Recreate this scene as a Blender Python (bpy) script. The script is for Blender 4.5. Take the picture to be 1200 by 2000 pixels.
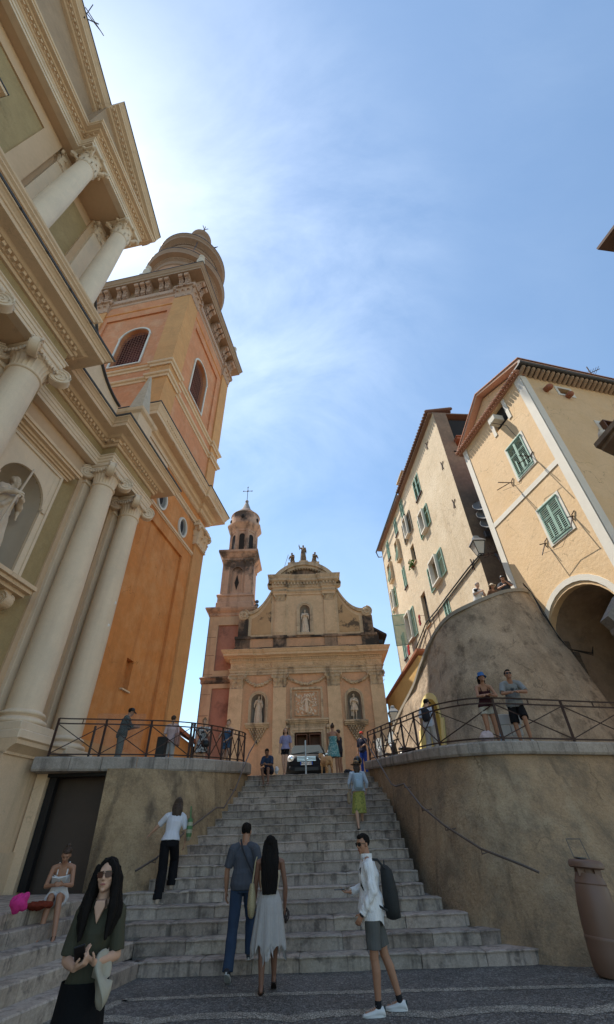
import bpy, bmesh, math, random
from mathutils import Vector, Matrix, noise
random.seed(7)
R=math.radians
for _o in list(bpy.data.objects): bpy.data.objects.remove(_o)
SC=bpy.context.scene; COL=SC.collection
# ---------------- camera
CF,CT,CR,CH=832.,R(38.0),R(1.93),1.7
cam=bpy.data.cameras.new('camera'); camo=bpy.data.objects.new('camera',cam); COL.objects.link(camo)
camo.matrix_world=Matrix.Translation((0,0,CH))@Matrix.Rotation(R(90)+CT,4,'X')@Matrix.Rotation(CR,4,'Z').inverted()
cam.sensor_fit='VERTICAL'; cam.sensor_height=36; cam.sensor_width=24; cam.lens=CF/2000*36; cam.clip_end=3000; cam.clip_start=.05
SC.camera=camo
# ---------------- sky, sun, exposure
SUN_AZ,SUN_EL=R(-60),R(64)
w=bpy.data.worlds.new("World"); SC.world=w; w.use_nodes=True
nt=w.node_tree; nt.nodes.clear()
out=nt.nodes.new('ShaderNodeOutputWorld'); bg=nt.nodes.new('ShaderNodeBackground'); sky=nt.nodes.new('ShaderNodeTexSky')
sky.sky_type='NISHITA'; sky.sun_disc=False; sky.sun_elevation=SUN_EL; sky.sun_rotation=SUN_AZ
sky.air_density=1.0; sky.dust_density=.28; sky.ozone_density=1.6; sky.altitude=20
tc=nt.nodes.new('ShaderNodeTexCoord')
mp=nt.nodes.new('ShaderNodeMapping'); mp.inputs['Rotation'].default_value=(0.2,0.3,0.9); mp.inputs['Scale'].default_value=(1.5,3.2,1.3)
nz=nt.nodes.new('ShaderNodeTexNoise'); nz.inputs['Scale'].default_value=1.7; nz.inputs['Detail'].default_value=9; nz.inputs['Roughness'].default_value=.62; nz.inputs['Distortion'].default_value=.5
nz2=nt.nodes.new('ShaderNodeTexNoise'); nz2.inputs['Scale'].default_value=.9; nz2.inputs['Detail'].default_value=2
rp=nt.nodes.new('ShaderNodeValToRGB'); rp.color_ramp.elements[0].position=.38; rp.color_ramp.elements[1].position=.82
rp2=nt.nodes.new('ShaderNodeValToRGB'); rp2.color_ramp.elements[0].position=.48; rp2.color_ramp.elements[1].position=.72
mm=nt.nodes.new('ShaderNodeMath'); mm.operation='MULTIPLY'
m2=nt.nodes.new('ShaderNodeMath'); m2.operation='MULTIPLY'; m2.inputs[1].default_value=.27
mx=nt.nodes.new('ShaderNodeMixRGB'); mx.inputs[2].default_value=(6.2,6.9,7.6,1)
L=nt.links.new
L(tc.outputs['Generated'],mp.inputs['Vector']); L(mp.outputs[0],nz.inputs['Vector']); L(tc.outputs['Generated'],nz2.inputs['Vector'])
L(nz.outputs['Fac'],rp.inputs[0]); L(nz2.outputs['Fac'],rp2.inputs[0]); L(rp.outputs[0],mm.inputs[0])
vn=nt.nodes.new('ShaderNodeVectorMath'); vn.operation='NORMALIZE'; L(tc.outputs['Generated'],vn.inputs[0])
vd=nt.nodes.new('ShaderNodeVectorMath'); vd.operation='DOT_PRODUCT'; vd.inputs[1].default_value=(-.157,.425,.891); L(vn.outputs[0],vd.inputs[0])
mr=nt.nodes.new('ShaderNodeMapRange'); mr.interpolation_type='SMOOTHSTEP'; mr.inputs['From Min'].default_value=.86; mr.inputs['From Max'].default_value=1.0; mr.inputs['To Max'].default_value=1.1; L(vd.outputs['Value'],mr.inputs['Value'])
ad=nt.nodes.new('ShaderNodeMath'); ad.operation='MULTIPLY_ADD'; ad.inputs[1].default_value=.5; L(rp2.outputs[0],ad.inputs[0]); L(mr.outputs[0],ad.inputs[2]); L(ad.outputs[0],mm.inputs[1]); L(mm.outputs[0],m2.inputs[0])
tn=nt.nodes.new('ShaderNodeMixRGB'); tn.blend_type='MULTIPLY'; tn.inputs[0].default_value=1; tn.inputs[2].default_value=(1.0,1.03,.95,1); L(sky.outputs[0],tn.inputs[1])
L(m2.outputs[0],mx.inputs[0]); L(tn.outputs[0],mx.inputs[1]); L(mx.outputs[0],bg.inputs[0]); bg.inputs[1].default_value=.118
L(bg.outputs[0],out.inputs[0])
sl=bpy.data.lights.new('sun','SUN'); sl.energy=3.6; sl.angle=R(.5); sl.color=(1,.94,.84)
so=bpy.data.objects.new('sun',sl); COL.objects.link(so); so.location=(-30,10,60)
_sd=Vector((math.cos(SUN_EL)*math.sin(SUN_AZ),math.cos(SUN_EL)*math.cos(SUN_AZ),math.sin(SUN_EL)))
so.rotation_euler=_sd.to_track_quat('Z','Y').to_euler()
SC.view_settings.view_transform='Standard'; SC.view_settings.look='None'; SC.view_settings.gamma=1; SC.view_settings.use_curve_mapping=False
SC.view_settings.exposure=1.15
SC.render.engine='CYCLES'; SC.cycles.max_bounces=6; SC.cycles.diffuse_bounces=4

# ---------------- materials
def lin(h):
    return tuple(((c/255)/12.92 if c/255<.04045 else ((c/255+.055)/1.055)**2.4) for c in h)
MATS={}
def mat(name,col,rough=.85,var=.12,vscale=1.2,bump=.0,bscale=30,streak=None,stain=None,metal=0,spec=.35,fine=None,patch=None,alpha=None,attr=False,rot=None,emit=None,stretch=(1,1,1),bdist=.02,grain=0,crack=0):
    """var: mottling; streak=(col,amount,low,high) vertical runs; stain=(col,amount,scale,low,high); patch likewise"""
    if name in MATS: return MATS[name]
    m=bpy.data.materials.new(name); m.use_nodes=True; t=m.node_tree; b=t.nodes['Principled BSDF']; N=t.nodes.new; K=t.links.new
    b.inputs['Roughness'].default_value=rough; b.inputs['Metallic'].default_value=metal; b.inputs['Specular IOR Level'].default_value=spec
    co=N('ShaderNodeTexCoord').outputs['Object']
    def nse(scale,detail=5,st=(1,1,1),ro=.6,off=0):
        mpn=N('ShaderNodeMapping'); mpn.inputs['Scale'].default_value=st; mpn.inputs['Location'].default_value=(off,off*.7,off*.3); K(co,mpn.inputs[0])
        n=N('ShaderNodeTexNoise'); n.inputs['Scale'].default_value=scale; n.inputs['Detail'].default_value=detail; n.inputs['Roughness'].default_value=ro; K(mpn.outputs[0],n.inputs['Vector']); return n.outputs['Fac']
    def ramp(s,lo,hi):
        r=N('ShaderNodeMapRange'); r.inputs['From Min'].default_value=lo; r.inputs['From Max'].default_value=hi; K(s,r.inputs['Value']); return r.outputs[0]
    def mixc(f,a,bcol,amt=1):
        x=N('ShaderNodeMixRGB'); 
        if amt!=1:
            q=N('ShaderNodeMath'); q.operation='MULTIPLY'; q.inputs[1].default_value=amt; K(f,q.inputs[0]); f=q.outputs[0]
        K(f,x.inputs[0]); K(a,x.inputs[1])
        if isinstance(bcol,tuple): x.inputs[2].default_value=(*bcol,1)
        else: K(bcol,x.inputs[2])
        return x.outputs[0]
    rgb=N('ShaderNodeRGB'); rgb.outputs[0].default_value=(*col,1); c=rgb.outputs[0]
    if attr:
        at=N('ShaderNodeAttribute'); at.attribute_name='tint'; x=N('ShaderNodeMixRGB'); x.blend_type='MULTIPLY'; x.inputs[0].default_value=1; K(c,x.inputs[1]); K(at.outputs['Color'],x.inputs[2]); c=x.outputs[0]
    if var:
        dk=tuple(k*(1-2.2*var) for k in col); lt=tuple(min(1,k*(1+1.5*var)) for k in col)
        c=mixc(ramp(nse(vscale,6),.35,.7),c,dk,.5); c=mixc(ramp(nse(vscale*4.3,6,off=7),.45,.75),c,lt,.45)
    if stain: c=mixc(ramp(nse(stain[2],8,ro=.7,off=3,st=stain[5] if len(stain)>5 else (1,1,1)),stain[3],stain[4]),c,stain[0],stain[1])
    if patch: c=mixc(ramp(nse(patch[2],8,ro=.65,off=11),patch[3],patch[4]),c,patch[0],patch[1])
    if streak: c=mixc(ramp(nse(streak[4] if len(streak)>4 else 3,6,st=(1,1,.09),off=5),streak[2],streak[3]),c,streak[0],streak[1])
    if grain:
        g=N('ShaderNodeMapRange'); g.inputs['From Min'].default_value=.3; g.inputs['From Max'].default_value=.7; g.inputs['To Min'].default_value=1-grain; g.inputs['To Max'].default_value=1+grain; K(nse(28,4,ro=.8,off=2),g.inputs['Value'])
        x=N('ShaderNodeMixRGB'); x.blend_type='MULTIPLY'; x.inputs[0].default_value=1; K(c,x.inputs[1]); K(g.outputs[0],x.inputs[2]); c=x.outputs[0]
    if crack:
        dn=N('ShaderNodeTexNoise'); dn.inputs['Scale'].default_value=1.7; dn.inputs['Detail'].default_value=5; K(co,dn.inputs['Vector'])
        va=N('ShaderNodeVectorMath'); va.operation='ADD'; K(co,va.inputs[0]); K(dn.outputs['Color'],va.inputs[1])
        vo=N('ShaderNodeTexVoronoi'); vo.feature='DISTANCE_TO_EDGE'; vo.inputs['Scale'].default_value=.42; K(va.outputs[0],vo.inputs['Vector'])
        cr=N('ShaderNodeMapRange'); cr.inputs['From Min'].default_value=.0015; cr.inputs['From Max'].default_value=.006; cr.inputs['To Min'].default_value=1; cr.inputs['To Max'].default_value=0; K(vo.outputs['Distance'],cr.inputs['Value'])
        q=N('ShaderNodeMath'); q.operation='MULTIPLY'; K(cr.outputs[0],q.inputs[0]); K(ramp(nse(.8,3,off=21),.42,.6),q.inputs[1])
        c=mixc(q.outputs[0],c,tuple(k*.3 for k in col),crack)
    K(c,b.inputs['Base Color'])
    if alpha is not None:
        b.inputs['Alpha'].default_value=alpha
    if bump:
        bn=N('ShaderNodeBump'); bn.inputs['Strength'].default_value=bump; bn.inputs['Distance'].default_value=bdist
        K(nse(bscale,7,st=stretch,ro=.65),bn.inputs['Height']); K(bn.outputs[0],b.inputs['Normal'])
    if emit: b.inputs['Emission Color'].default_value=(*emit[0],1); b.inputs['Emission Strength'].default_value=emit[1]
    MATS[name]=m; return m
def pebbles(name,cols,scale=38):
    m=bpy.data.materials.new(name); m.use_nodes=True; t=m.node_tree; b=t.nodes['Principled BSDF']; N=t.nodes.new; K=t.links.new
    co=N('ShaderNodeTexCoord').outputs['Object']
    v=N('ShaderNodeTexVoronoi'); v.inputs['Scale'].default_value=scale; K(co,v.inputs['Vector'])
    e=N('ShaderNodeTexVoronoi'); e.feature='DISTANCE_TO_EDGE'; e.inputs['Scale'].default_value=scale; K(co,e.inputs['Vector'])
    sp=N('ShaderNodeSeparateColor'); K(v.outputs['Color'],sp.inputs[0])
    r=N('ShaderNodeValToRGB'); K(sp.outputs[0],r.inputs[0]); r.color_ramp.elements[0].color=(*cols[0],1); r.color_ramp.elements[1].color=(*cols[1],1)
    g=N('ShaderNodeMapRange'); g.inputs['From Max'].default_value=.12; K(e.outputs['Distance'],g.inputs['Value'])
    x=N('ShaderNodeMixRGB'); x.inputs[1].default_value=(.045,.04,.034,1); K(g.outputs[0],x.inputs[0]); K(r.outputs[0],x.inputs[2])
    n=N('ShaderNodeTexNoise'); n.inputs['Scale'].default_value=1.3; n.inputs['Detail'].default_value=5; K(co,n.inputs['Vector'])
    mr=N('ShaderNodeMapRange'); mr.inputs['From Min'].default_value=.3; mr.inputs['From Max'].default_value=.7; mr.inputs['To Min'].default_value=.7; mr.inputs['To Max'].default_value=1.15; K(n.outputs['Fac'],mr.inputs['Value'])
    y=N('ShaderNodeMixRGB'); y.blend_type='MULTIPLY'; y.inputs[0].default_value=1; K(x.outputs[0],y.inputs[1]); K(mr.outputs[0],y.inputs[2]); K(y.outputs[0],b.inputs['Base Color'])
    bn=N('ShaderNodeBump'); bn.inputs['Strength'].default_value=1; bn.inputs['Distance'].default_value=.012; K(g.outputs[0],bn.inputs['Height']); K(bn.outputs[0],b.inputs['Normal'])
    b.inputs['Roughness'].default_value=.65
    return m
def glassm(name,tint=(.8,.9,.88),a=.25,rough=.05):
    m=bpy.data.materials.new(name); m.use_nodes=True; t=m.node_tree; b=t.nodes['Principled BSDF']
    b.inputs['Base Color'].default_value=(*tint,1); b.inputs['Roughness'].default_value=rough; b.inputs['Alpha'].default_value=a; b.inputs['Specular IOR Level'].default_value=.6
    return m
DK=(.02,.017,.013)
cream=mat('cream_stone',(.72,.525,.34),var=.07,bump=.25,bscale=25,streak=((.30,.21,.13),.35,.58,.75),grain=0.08,crack=0.3)
creamL=mat('cream_column',(.76,.60,.43),var=.06,bump=.2,bscale=20,stain=((.60,.50,.38),.5,.8,.45,.7),streak=((.50,.36,.25),.35,.5,.8),grain=0.05,crack=0)
beige=mat('beige_band',(.62,.43,.27),var=.07,bump=.2,bscale=25)
olive=mat('olive_render',(.39,.28,.135),var=.12,bump=.35,bscale=22,stain=((.46,.35,.18),.5,1.6,.5,.75),grain=0.12,crack=0.3)
orange=mat('orange_render',(.64,.25,.07),var=.15,vscale=.8,bump=.4,bscale=18,stain=((.70,.36,.15),.7,.9,.46,.7),streak=((.46,.16,.045),.6,.5,.72,2.2),grain=0.1,crack=0.55)
orangeP=mat('orange_pink_render',(.62,.255,.115),var=.15,vscale=.8,bump=.3,bscale=18,stain=((.68,.40,.23),.6,.9,.48,.7),streak=((.48,.2,.1),.5,.55,.75,2),grain=0.1,crack=0.5)
ochre=mat('ochre_render',(.62,.315,.12),var=.13,vscale=.9,bump=.3,bscale=18,stain=((.60,.26,.09),.5,1.1,.5,.7),grain=0.1,crack=0.4)
lead=mat('lead_flashing',(.07,.07,.072),rough=.6,var=.15)
chap=mat('chapel_render',(.62,.45,.28),var=.14,bump=.4,bscale=12,stain=((.30,.20,.12),.6,1.2,.52,.75),streak=((.10,.075,.05),.5,.60,.82,1.6),grain=0.15,crack=0.5)
chapP=mat('chapel_panel',(.62,.36,.21),var=.14,bump=.3,bscale=12,stain=((.45,.30,.18),.7,.9,.48,.7),streak=((.20,.11,.07),.5,.58,.8,1.6),grain=0.15,crack=0.5)
chapG=mat('chapel_moulding',(.54,.42,.28),var=.16,bump=.6,bscale=9,patch=((.09,.075,.06),.75,1.1,.55,.68),streak=((.06,.05,.042),.75,.53,.7,2),stain=((.25,.19,.13),.5,2,.5,.7),grain=0.22,crack=0)
chapD=mat('chapel_weathered',(.33,.22,.145),var=.2,bump=.6,bscale=9,patch=((.03,.027,.024),.95,.8,.43,.56),streak=((.04,.035,.03),.8,.5,.7,1.4),grain=0.25,crack=0)
towP=mat('tower_pink_stone',(.50,.33,.23),var=.15,bump=.5,bscale=9,patch=((.05,.045,.04),.9,.38,.52,.62),streak=((.10,.07,.055),.6,.52,.75,1.6),grain=0.22,crack=0)
towR=mat('tower_red_panel',(.36,.18,.13),var=.15,bump=.3,patch=((.10,.05,.04),.8,.5,.5,.65))
statm=mat('statue_stone',(.66,.54,.41),var=.12,bump=.3,bscale=30,streak=((.2,.15,.1),.4,.6,.8))
statd=mat('dark_statue_stone',(.20,.14,.09),var=.25,bump=.6,bscale=9,patch=((.04,.03,.025),.8,2,.5,.7))
ywall=mat('yellow_render',(.66,.47,.275),var=.07,bump=.55,bscale=7,bdist=.03,stain=((.60,.40,.20),.6,.7,.45,.7),grain=0.08,crack=0.6)
white=mat('white_trim',(.66,.62,.54),var=.06,bump=.2)
lwall=mat('long_house_render',(.52,.415,.28),var=.12,bump=.8,bscale=5,bdist=.04,stain=((.40,.29,.17),.6,1.5,.5,.72),patch=((.60,.50,.36),.6,.35,.5,.65),streak=((.30,.21,.12),.5,.56,.78,1.3),grain=0.2,crack=0.7)
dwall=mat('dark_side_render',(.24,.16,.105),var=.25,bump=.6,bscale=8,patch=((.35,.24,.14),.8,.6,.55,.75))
green=mat('green_shutter',(.29,.43,.35),rough=.6,var=.12,vscale=3)
greenD=mat('faded_green_shutter',(.28,.42,.33),rough=.7,var=.2,vscale=3)
dark=mat('dark_interior',(.02,.017,.015),var=0)
terr=mat('terracotta',(.36,.14,.08),var=.25,vscale=5,bump=.4)
pinkv=mat('pink_verge',(.52,.33,.235),var=.12,vscale=3,bump=.3)
rwall=mat('retaining_render',(.39,.265,.155),var=.2,vscale=1.1,bump=1,bscale=11,bdist=.05,stain=((.20,.15,.10),.85,1.3,.44,.62),streak=((.11,.08,.055),.6,.56,.7,2.6),patch=((.44,.34,.22),.7,.6,.5,.62),grain=0.22,crack=0.6)
lwallr=mat('left_stair_wall_render',(.34,.235,.13),var=.2,vscale=1.4,bump=1,bscale=10,bdist=.04,stain=((.42,.30,.17),.8,2.3,.46,.62),streak=((.10,.07,.045),.85,.5,.68,2.2),patch=((.17,.115,.065),.8,1.7,.5,.68),grain=0.22,crack=0.6)
bast=mat('bastion_render',(.44,.335,.23),var=.16,bump=1,bscale=6,bdist=.06,stain=((.25,.19,.13),.85,.9,.46,.62),patch=((.13,.095,.065),.8,1.9,.52,.66),streak=((.09,.07,.05),.6,.55,.75,1.4),stretch=(1,1,.6),grain=0.28,crack=0.7)
rubble=mat('rubble_stone',(.12,.095,.07),var=.3,vscale=4,bump=1,bscale=5,bdist=.1)
copin=mat('coping_stone',(.38,.33,.28),var=.12,vscale=3,bump=.5,bscale=20,attr=True,streak=((.06,.05,.045),.7,.52,.72,4),stain=((.16,.14,.12),.5,3,.5,.7),grain=0.2,crack=0)
stepm=mat('step_stone',(.36,.30,.25),var=.18,vscale=2.4,bump=.9,bscale=14,attr=True,stain=((.11,.09,.078),.85,3.6,.5,.66),patch=((.38,.33,.28),.6,1.3,.5,.66),streak=((.085,.068,.058),.75,.54,.68,6),bdist=.012,grain=0.2,crack=0)
iron=mat('rusty_iron',(.045,.02,.014),rough=.6,var=.3,vscale=8,spec=.4)
irong=mat('grey_iron',(.10,.10,.105),rough=.45,var=.1,metal=.5)
blackm=mat('black_paint',(.012,.012,.013),rough=.4,var=0)
greym=mat('grey_metal',(.28,.28,.29),rough=.4,var=.08,metal=.6)
plaz=mat('plaza_stone',(.26,.235,.20),var=.15,vscale=3,bump=.4)

# ---------------- mesh builder
class MB:
    def __init__(s): s.v=[];s.f=[];s.t=[]; s.M=None; s.tint=1.
    def p(s,x):
        x=Vector(x)
        if s.M is not None: x=s.M@x
        s.v.append(x); return len(s.v)-1
    def face(s,ix): s.f.append(tuple(ix)); s.t.append(s.tint)
    def poly(s,pts): s.face([s.p(q) for q in pts])
    def box(s,x0,x1,y0,y1,z0,z1,ch=0):
        if ch: return s.cbox(x0,x1,y0,y1,z0,z1,ch)
        i=[s.p((x,y,z)) for z in (z0,z1) for x,y in ((x0,y0),(x1,y0),(x1,y1),(x0,y1))]
        for q in ((0,3,2,1),(4,5,6,7),(0,1,5,4),(1,2,6,5),(2,3,7,6),(3,0,4,7)): s.face([i[k] for k in q])
    def cbox(s,x0,x1,y0,y1,z0,z1,c):
        c=min(c,abs(x1-x0)/3,abs(y1-y0)/3,abs(z1-z0)/3)
        rings=[]
        for z,o in ((z0,c),(z0+c,0),(z1-c,0),(z1,c)):
            rings.append([s.p(q) for q in ((x0+o+ (c-o if o<c else 0)*1,y0+o,z),(x1-o-(c-o),y0+o,z),(x1-o,y0+o+(c-o),z),(x1-o,y1-o-(c-o),z),(x1-o-(c-o),y1-o,z),(x0+o+(c-o),y1-o,z),(x0+o,y1-o-(c-o),z),(x0+o,y0+o+(c-o),z))])
        s.face(rings[0][::-1]); s.face(rings[-1])
        for a,b in zip(rings,rings[1:]):
            for k in range(8): s.face((a[k],a[(k+1)%8],b[(k+1)%8],b[k]))
    def hexa(s,b,t):
        """b,t: 4 bottom and 4 top points"""
        i=[s.p(q) for q in list(b)+list(t)]
        for q in ((0,3,2,1),(4,5,6,7),(0,1,5,4),(1,2,6,5),(2,3,7,6),(3,0,4,7)): s.face([i[k] for k in q])
    def prism(s,pts,z0,z1):
        a=[s.p((x,y,z0)) for x,y in pts]; b=[s.p((x,y,z1)) for x,y in pts]; n=len(pts)
        s.face(a[::-1]); s.face(b)
        for k in range(n): s.face((a[k],a[(k+1)%n],b[(k+1)%n],b[k]))
    def extr(s,pts,vec):
        a=[s.p(q) for q in pts]; b=[s.p(Vector(q)+Vector(vec)) for q in pts]; n=len(pts)
        s.face(a[::-1]); s.face(b)
        for k in range(n): s.face((a[k],a[(k+1)%n],b[(k+1)%n],b[k]))
    def rings(s,R_,cap=True,closed=True,loop=False):
        ids=[[s.p(q) for q in r] for r in R_]; n=len(ids[0])
        rr=list(zip(ids,ids[1:]))+([(ids[-1],ids[0])] if loop else [])
        for a,b in rr:
            for k in range(n if closed else n-1): s.face((a[k],a[(k+1)%n],b[(k+1)%n],b[k]))
        if cap and not loop: s.face(ids[0][::-1]); s.face(ids[-1])
    def lathe(s,prof,c=(0,0,0),n=24,flute=None,cap=True,a0=0,sx=1,sy=1):
        """prof [(r,z)]"""
        rr=[]
        for r,z in prof:
            ring=[]
            for k in range(n):
                a=a0+k/n*math.tau; q=r
                if flute: q=r*(1-flute[1]*abs(math.sin(a*flute[0]/2)))
                ring.append((c[0]+q*math.cos(a)*sx,c[1]+q*math.sin(a)*sy,c[2]+z))
            rr.append(ring)
        s.rings(rr,cap)
    def tube(s,pts,r,n=6,r1=None):
        pts=[Vector(p) for p in pts]; rr=[]
        up=Vector((0,0,1))
        for i,p in enumerate(pts):
            d=(pts[min(i+1,len(pts)-1)]-pts[max(i-1,0)]).normalized()
            u=d.cross(up) if abs(d.z)<.98 else d.cross(Vector((1,0,0))); u.normalize(); v=d.cross(u)
            q=r if r1 is None else r+(r1-r)*i/(len(pts)-1)
            rr.append([p+u*q*math.cos(k/n*math.tau)+v*q*math.sin(k/n*math.tau) for k in range(n)])
        s.rings(rr)
    def bar(s,a,b,w,h=None):
        """square bar"""
        h=h or w; a=Vector(a);b=Vector(b); d=(b-a).normalized(); up=Vector((0,0,1))
        u=d.cross(up) if abs(d.z)<.98 else d.cross(Vector((0,1,0))); u.normalize(); v=u.cross(d)
        R1=[]
        for p in (a,b): R1.append([p+u*w/2+v*h/2,p-u*w/2+v*h/2,p-u*w/2-v*h/2,p+u*w/2-v*h/2])
        s.rings(R1)
    def ell(s,c,r,rot=None,n=14,m=9):
        c=Vector(c); rr=[]
        for j in range(1,m):
            t=j/m*math.pi; ring=[]
            for k in range(n):
                a=k/n*math.tau; q=Vector((r[0]*math.sin(t)*math.cos(a),r[1]*math.sin(t)*math.sin(a),-r[2]*math.cos(t)))
                if rot: q=rot@q
                ring.append(c+q)
            rr.append(ring)
        ids=[[s.p(q) for q in r_] for r_ in rr]
        b=Vector((0,0,-r[2]));t_=Vector((0,0,r[2]))
        if rot: b=rot@b; t_=rot@t_
        ib=s.p(c+b); it=s.p(c+t_)
        for k in range(n): s.face((ib,ids[0][(k+1)%n],ids[0][k])); s.face((it,ids[-1][k],ids[-1][(k+1)%n]))
        for a,bb in zip(ids,ids[1:]):
            for k in range(n): s.face((a[k],a[(k+1)%n],bb[(k+1)%n],bb[k]))
    def cone(s,a,b,ra,rb,n=10,rnd=True,flat=None):
        """tapered capsule; flat=(axis,factor) squashes"""
        a=Vector(a);b=Vector(b); d=(b-a); L_=d.length
        if L_<1e-6: return
        d/=L_; u=d.cross(Vector((0,0,1))) if abs(d.z)<.95 else d.cross(Vector((0,1,0))); u.normalize(); v=d.cross(u)
        st=[]
        if rnd:
            for t in (60,30): st.append((a-d*ra*math.sin(R(t)),ra*math.cos(R(t))))
        st.append((a,ra)); st.append((b,rb))
        if rnd:
            for t in (30,60): st.append((b+d*rb*math.sin(R(t)),rb*math.cos(R(t))))
        s.rings([[p+u*r*math.cos(k/n*math.tau)+v*r*math.sin(k/n*math.tau) for k in range(n)] for p,r in st])
    def mesh(s,name,off=(0,0,0),smooth=None,merge=True):
        me=bpy.data.meshes.new(name); off=Vector(off)
        me.from_pydata([tuple(v-off) for v in s.v],[],s.f); me.update()
        if any(t!=1. for t in s.t):
            at=me.color_attributes.new('tint','FLOAT_COLOR','CORNER'); i=0
            for p,t in zip(me.polygons,s.t):
                c=(t,t,t,1) if not isinstance(t,tuple) else (*t,1)
                for _ in range(p.loop_total): at.data[i].color=c; i+=1
        bm=bmesh.new(); bm.from_mesh(me)
        if merge: bmesh.ops.remove_doubles(bm,verts=bm.verts,dist=1e-5)
        bmesh.ops.recalc_face_normals(bm,faces=bm.faces); bm.to_mesh(me); bm.free()
        if smooth is not None:
            me.shade_smooth()
            if smooth<180: me.set_sharp_from_angle(angle=R(smooth))
        return me
def meta(o,label=None,cat=None,group=None,kind=None):
    if label: o['label']=label
    if cat: o['category']=cat
    if group: o['group']=group
    if kind: o['kind']=kind
def rotz(a,v): return (math.cos(a)*v[0]-math.sin(a)*v[1],math.sin(a)*v[0]+math.cos(a)*v[1])
class Thing:
    """frame angle a: local x = (cos a,-sin a), local y=(sin a,cos a); off: base in that frame"""
    def __init__(s,name,label,cat,off=(0,0,0),a=0.,group=None,kind=None,extra=0.):
        s.o=bpy.data.objects.new(name,None); COL.objects.link(s.o); s.o.empty_display_size=.3
        x,y=rotz(-a,off); s.o.location=(x,y,off[2]); s.o.rotation_euler=(0,0,-a+extra); s.off=off
        meta(s.o,label,cat,group,kind)
    def part(s,name,mb,m,parent=None,smooth=None,label=None,kind=None,off=None):
        me=mb.mesh(name,s.off if off is None else off,smooth) if isinstance(mb,MB) else mb
        me.materials.clear() if False else None
        if not me.materials: me.materials.append(m)
        o=bpy.data.objects.new(name,me); COL.objects.link(o); o.parent=parent or s.o; meta(o,label,kind=kind); return o
def solo(name,mb,m,label=None,cat=None,group=None,kind=None,smooth=None,off=(0,0,0),a=0.):
    me=mb.mesh(name,off,smooth); me.materials.append(m); o=bpy.data.objects.new(name,me); COL.objects.link(o)
    x,y=rotz(-a,off); o.location=(x,y,off[2]); o.rotation_euler=(0,0,-a); meta(o,label,cat,group,kind); return o
def copy_tree(o,parent=None):
    c=o.copy(); COL.objects.link(c); c.parent=parent
    for ch in list(o.children): copy_tree(ch,c)
    return c

# ---------------- architectural helpers
def sweep(mb,path,prof,closed=False,side=1,caps=True):
    """path [(x,y)], prof [(out,z)]; outward is to the right of travel (side=1)"""
    n=len(path); P=[Vector(p) for p in path]; rings=[]
    for i in range(n):
        dirs=[]
        if i>0 or closed: dirs.append((P[i]-P[i-1]).normalized())
        if i<n-1 or closed: dirs.append((P[(i+1)%n]-P[i]).normalized())
        ns=[Vector((d.y,-d.x))*side for d in dirs]
        m=sum(ns,Vector((0,0))); m.normalize(); k=1/max(.3,m.dot(ns[0]))
        rings.append([(P[i].x+m.x*o*k,P[i].y+m.y*o*k,z) for o,z in prof])
    mb.rings(rings,cap=caps and not closed,closed=False,loop=closed)
def closedprof(prof,back=-.3):
    return [(back,prof[0][1])]+list(prof)+[(back,prof[-1][1]),(back,prof[0][1])]
def cornice_prof(z0,z1,out,steps=5):
    """classical cornice from z0 up to z1, projecting to out"""
    h=z1-z0
    return [(0,z0),(.08*out,z0),(.08*out,z0+.08*h),(.2*out,z0+.18*h),(.2*out,z0+.40*h),(.30*out,z0+.45*h),(.38*out,z0+.52*h),(.80*out,z0+.55*h),(.80*out,z0+.74*h),(.86*out,z0+.76*h),(.88*out,z0+.84*h),(.97*out,z0+.94*h),(out,z0+.95*h),(out,z1)]
def dentils(mb,path,o0,o1,z0,z1,w,gap,side=1):
    for a,b in zip(path,path[1:]):
        a=Vector(a);b=Vector(b); d=(b-a); L_=d.length
        if L_<.3: continue
        d/=L_; nn=Vector((d.y,-d.x))*side; a2=a-d*o1*0; k=int((L_)/(w+gap))
        for i in range(k):
            s0=(i+.25)*(L_/k); q=[a+d*s0+nn*o0,a+d*(s0+w)+nn*o0,a+d*(s0+w)+nn*o1,a+d*s0+nn*o1]
            mb.hexa([(v.x,v.y,z0) for v in q],[(v.x,v.y,z1) for v in q])
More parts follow.
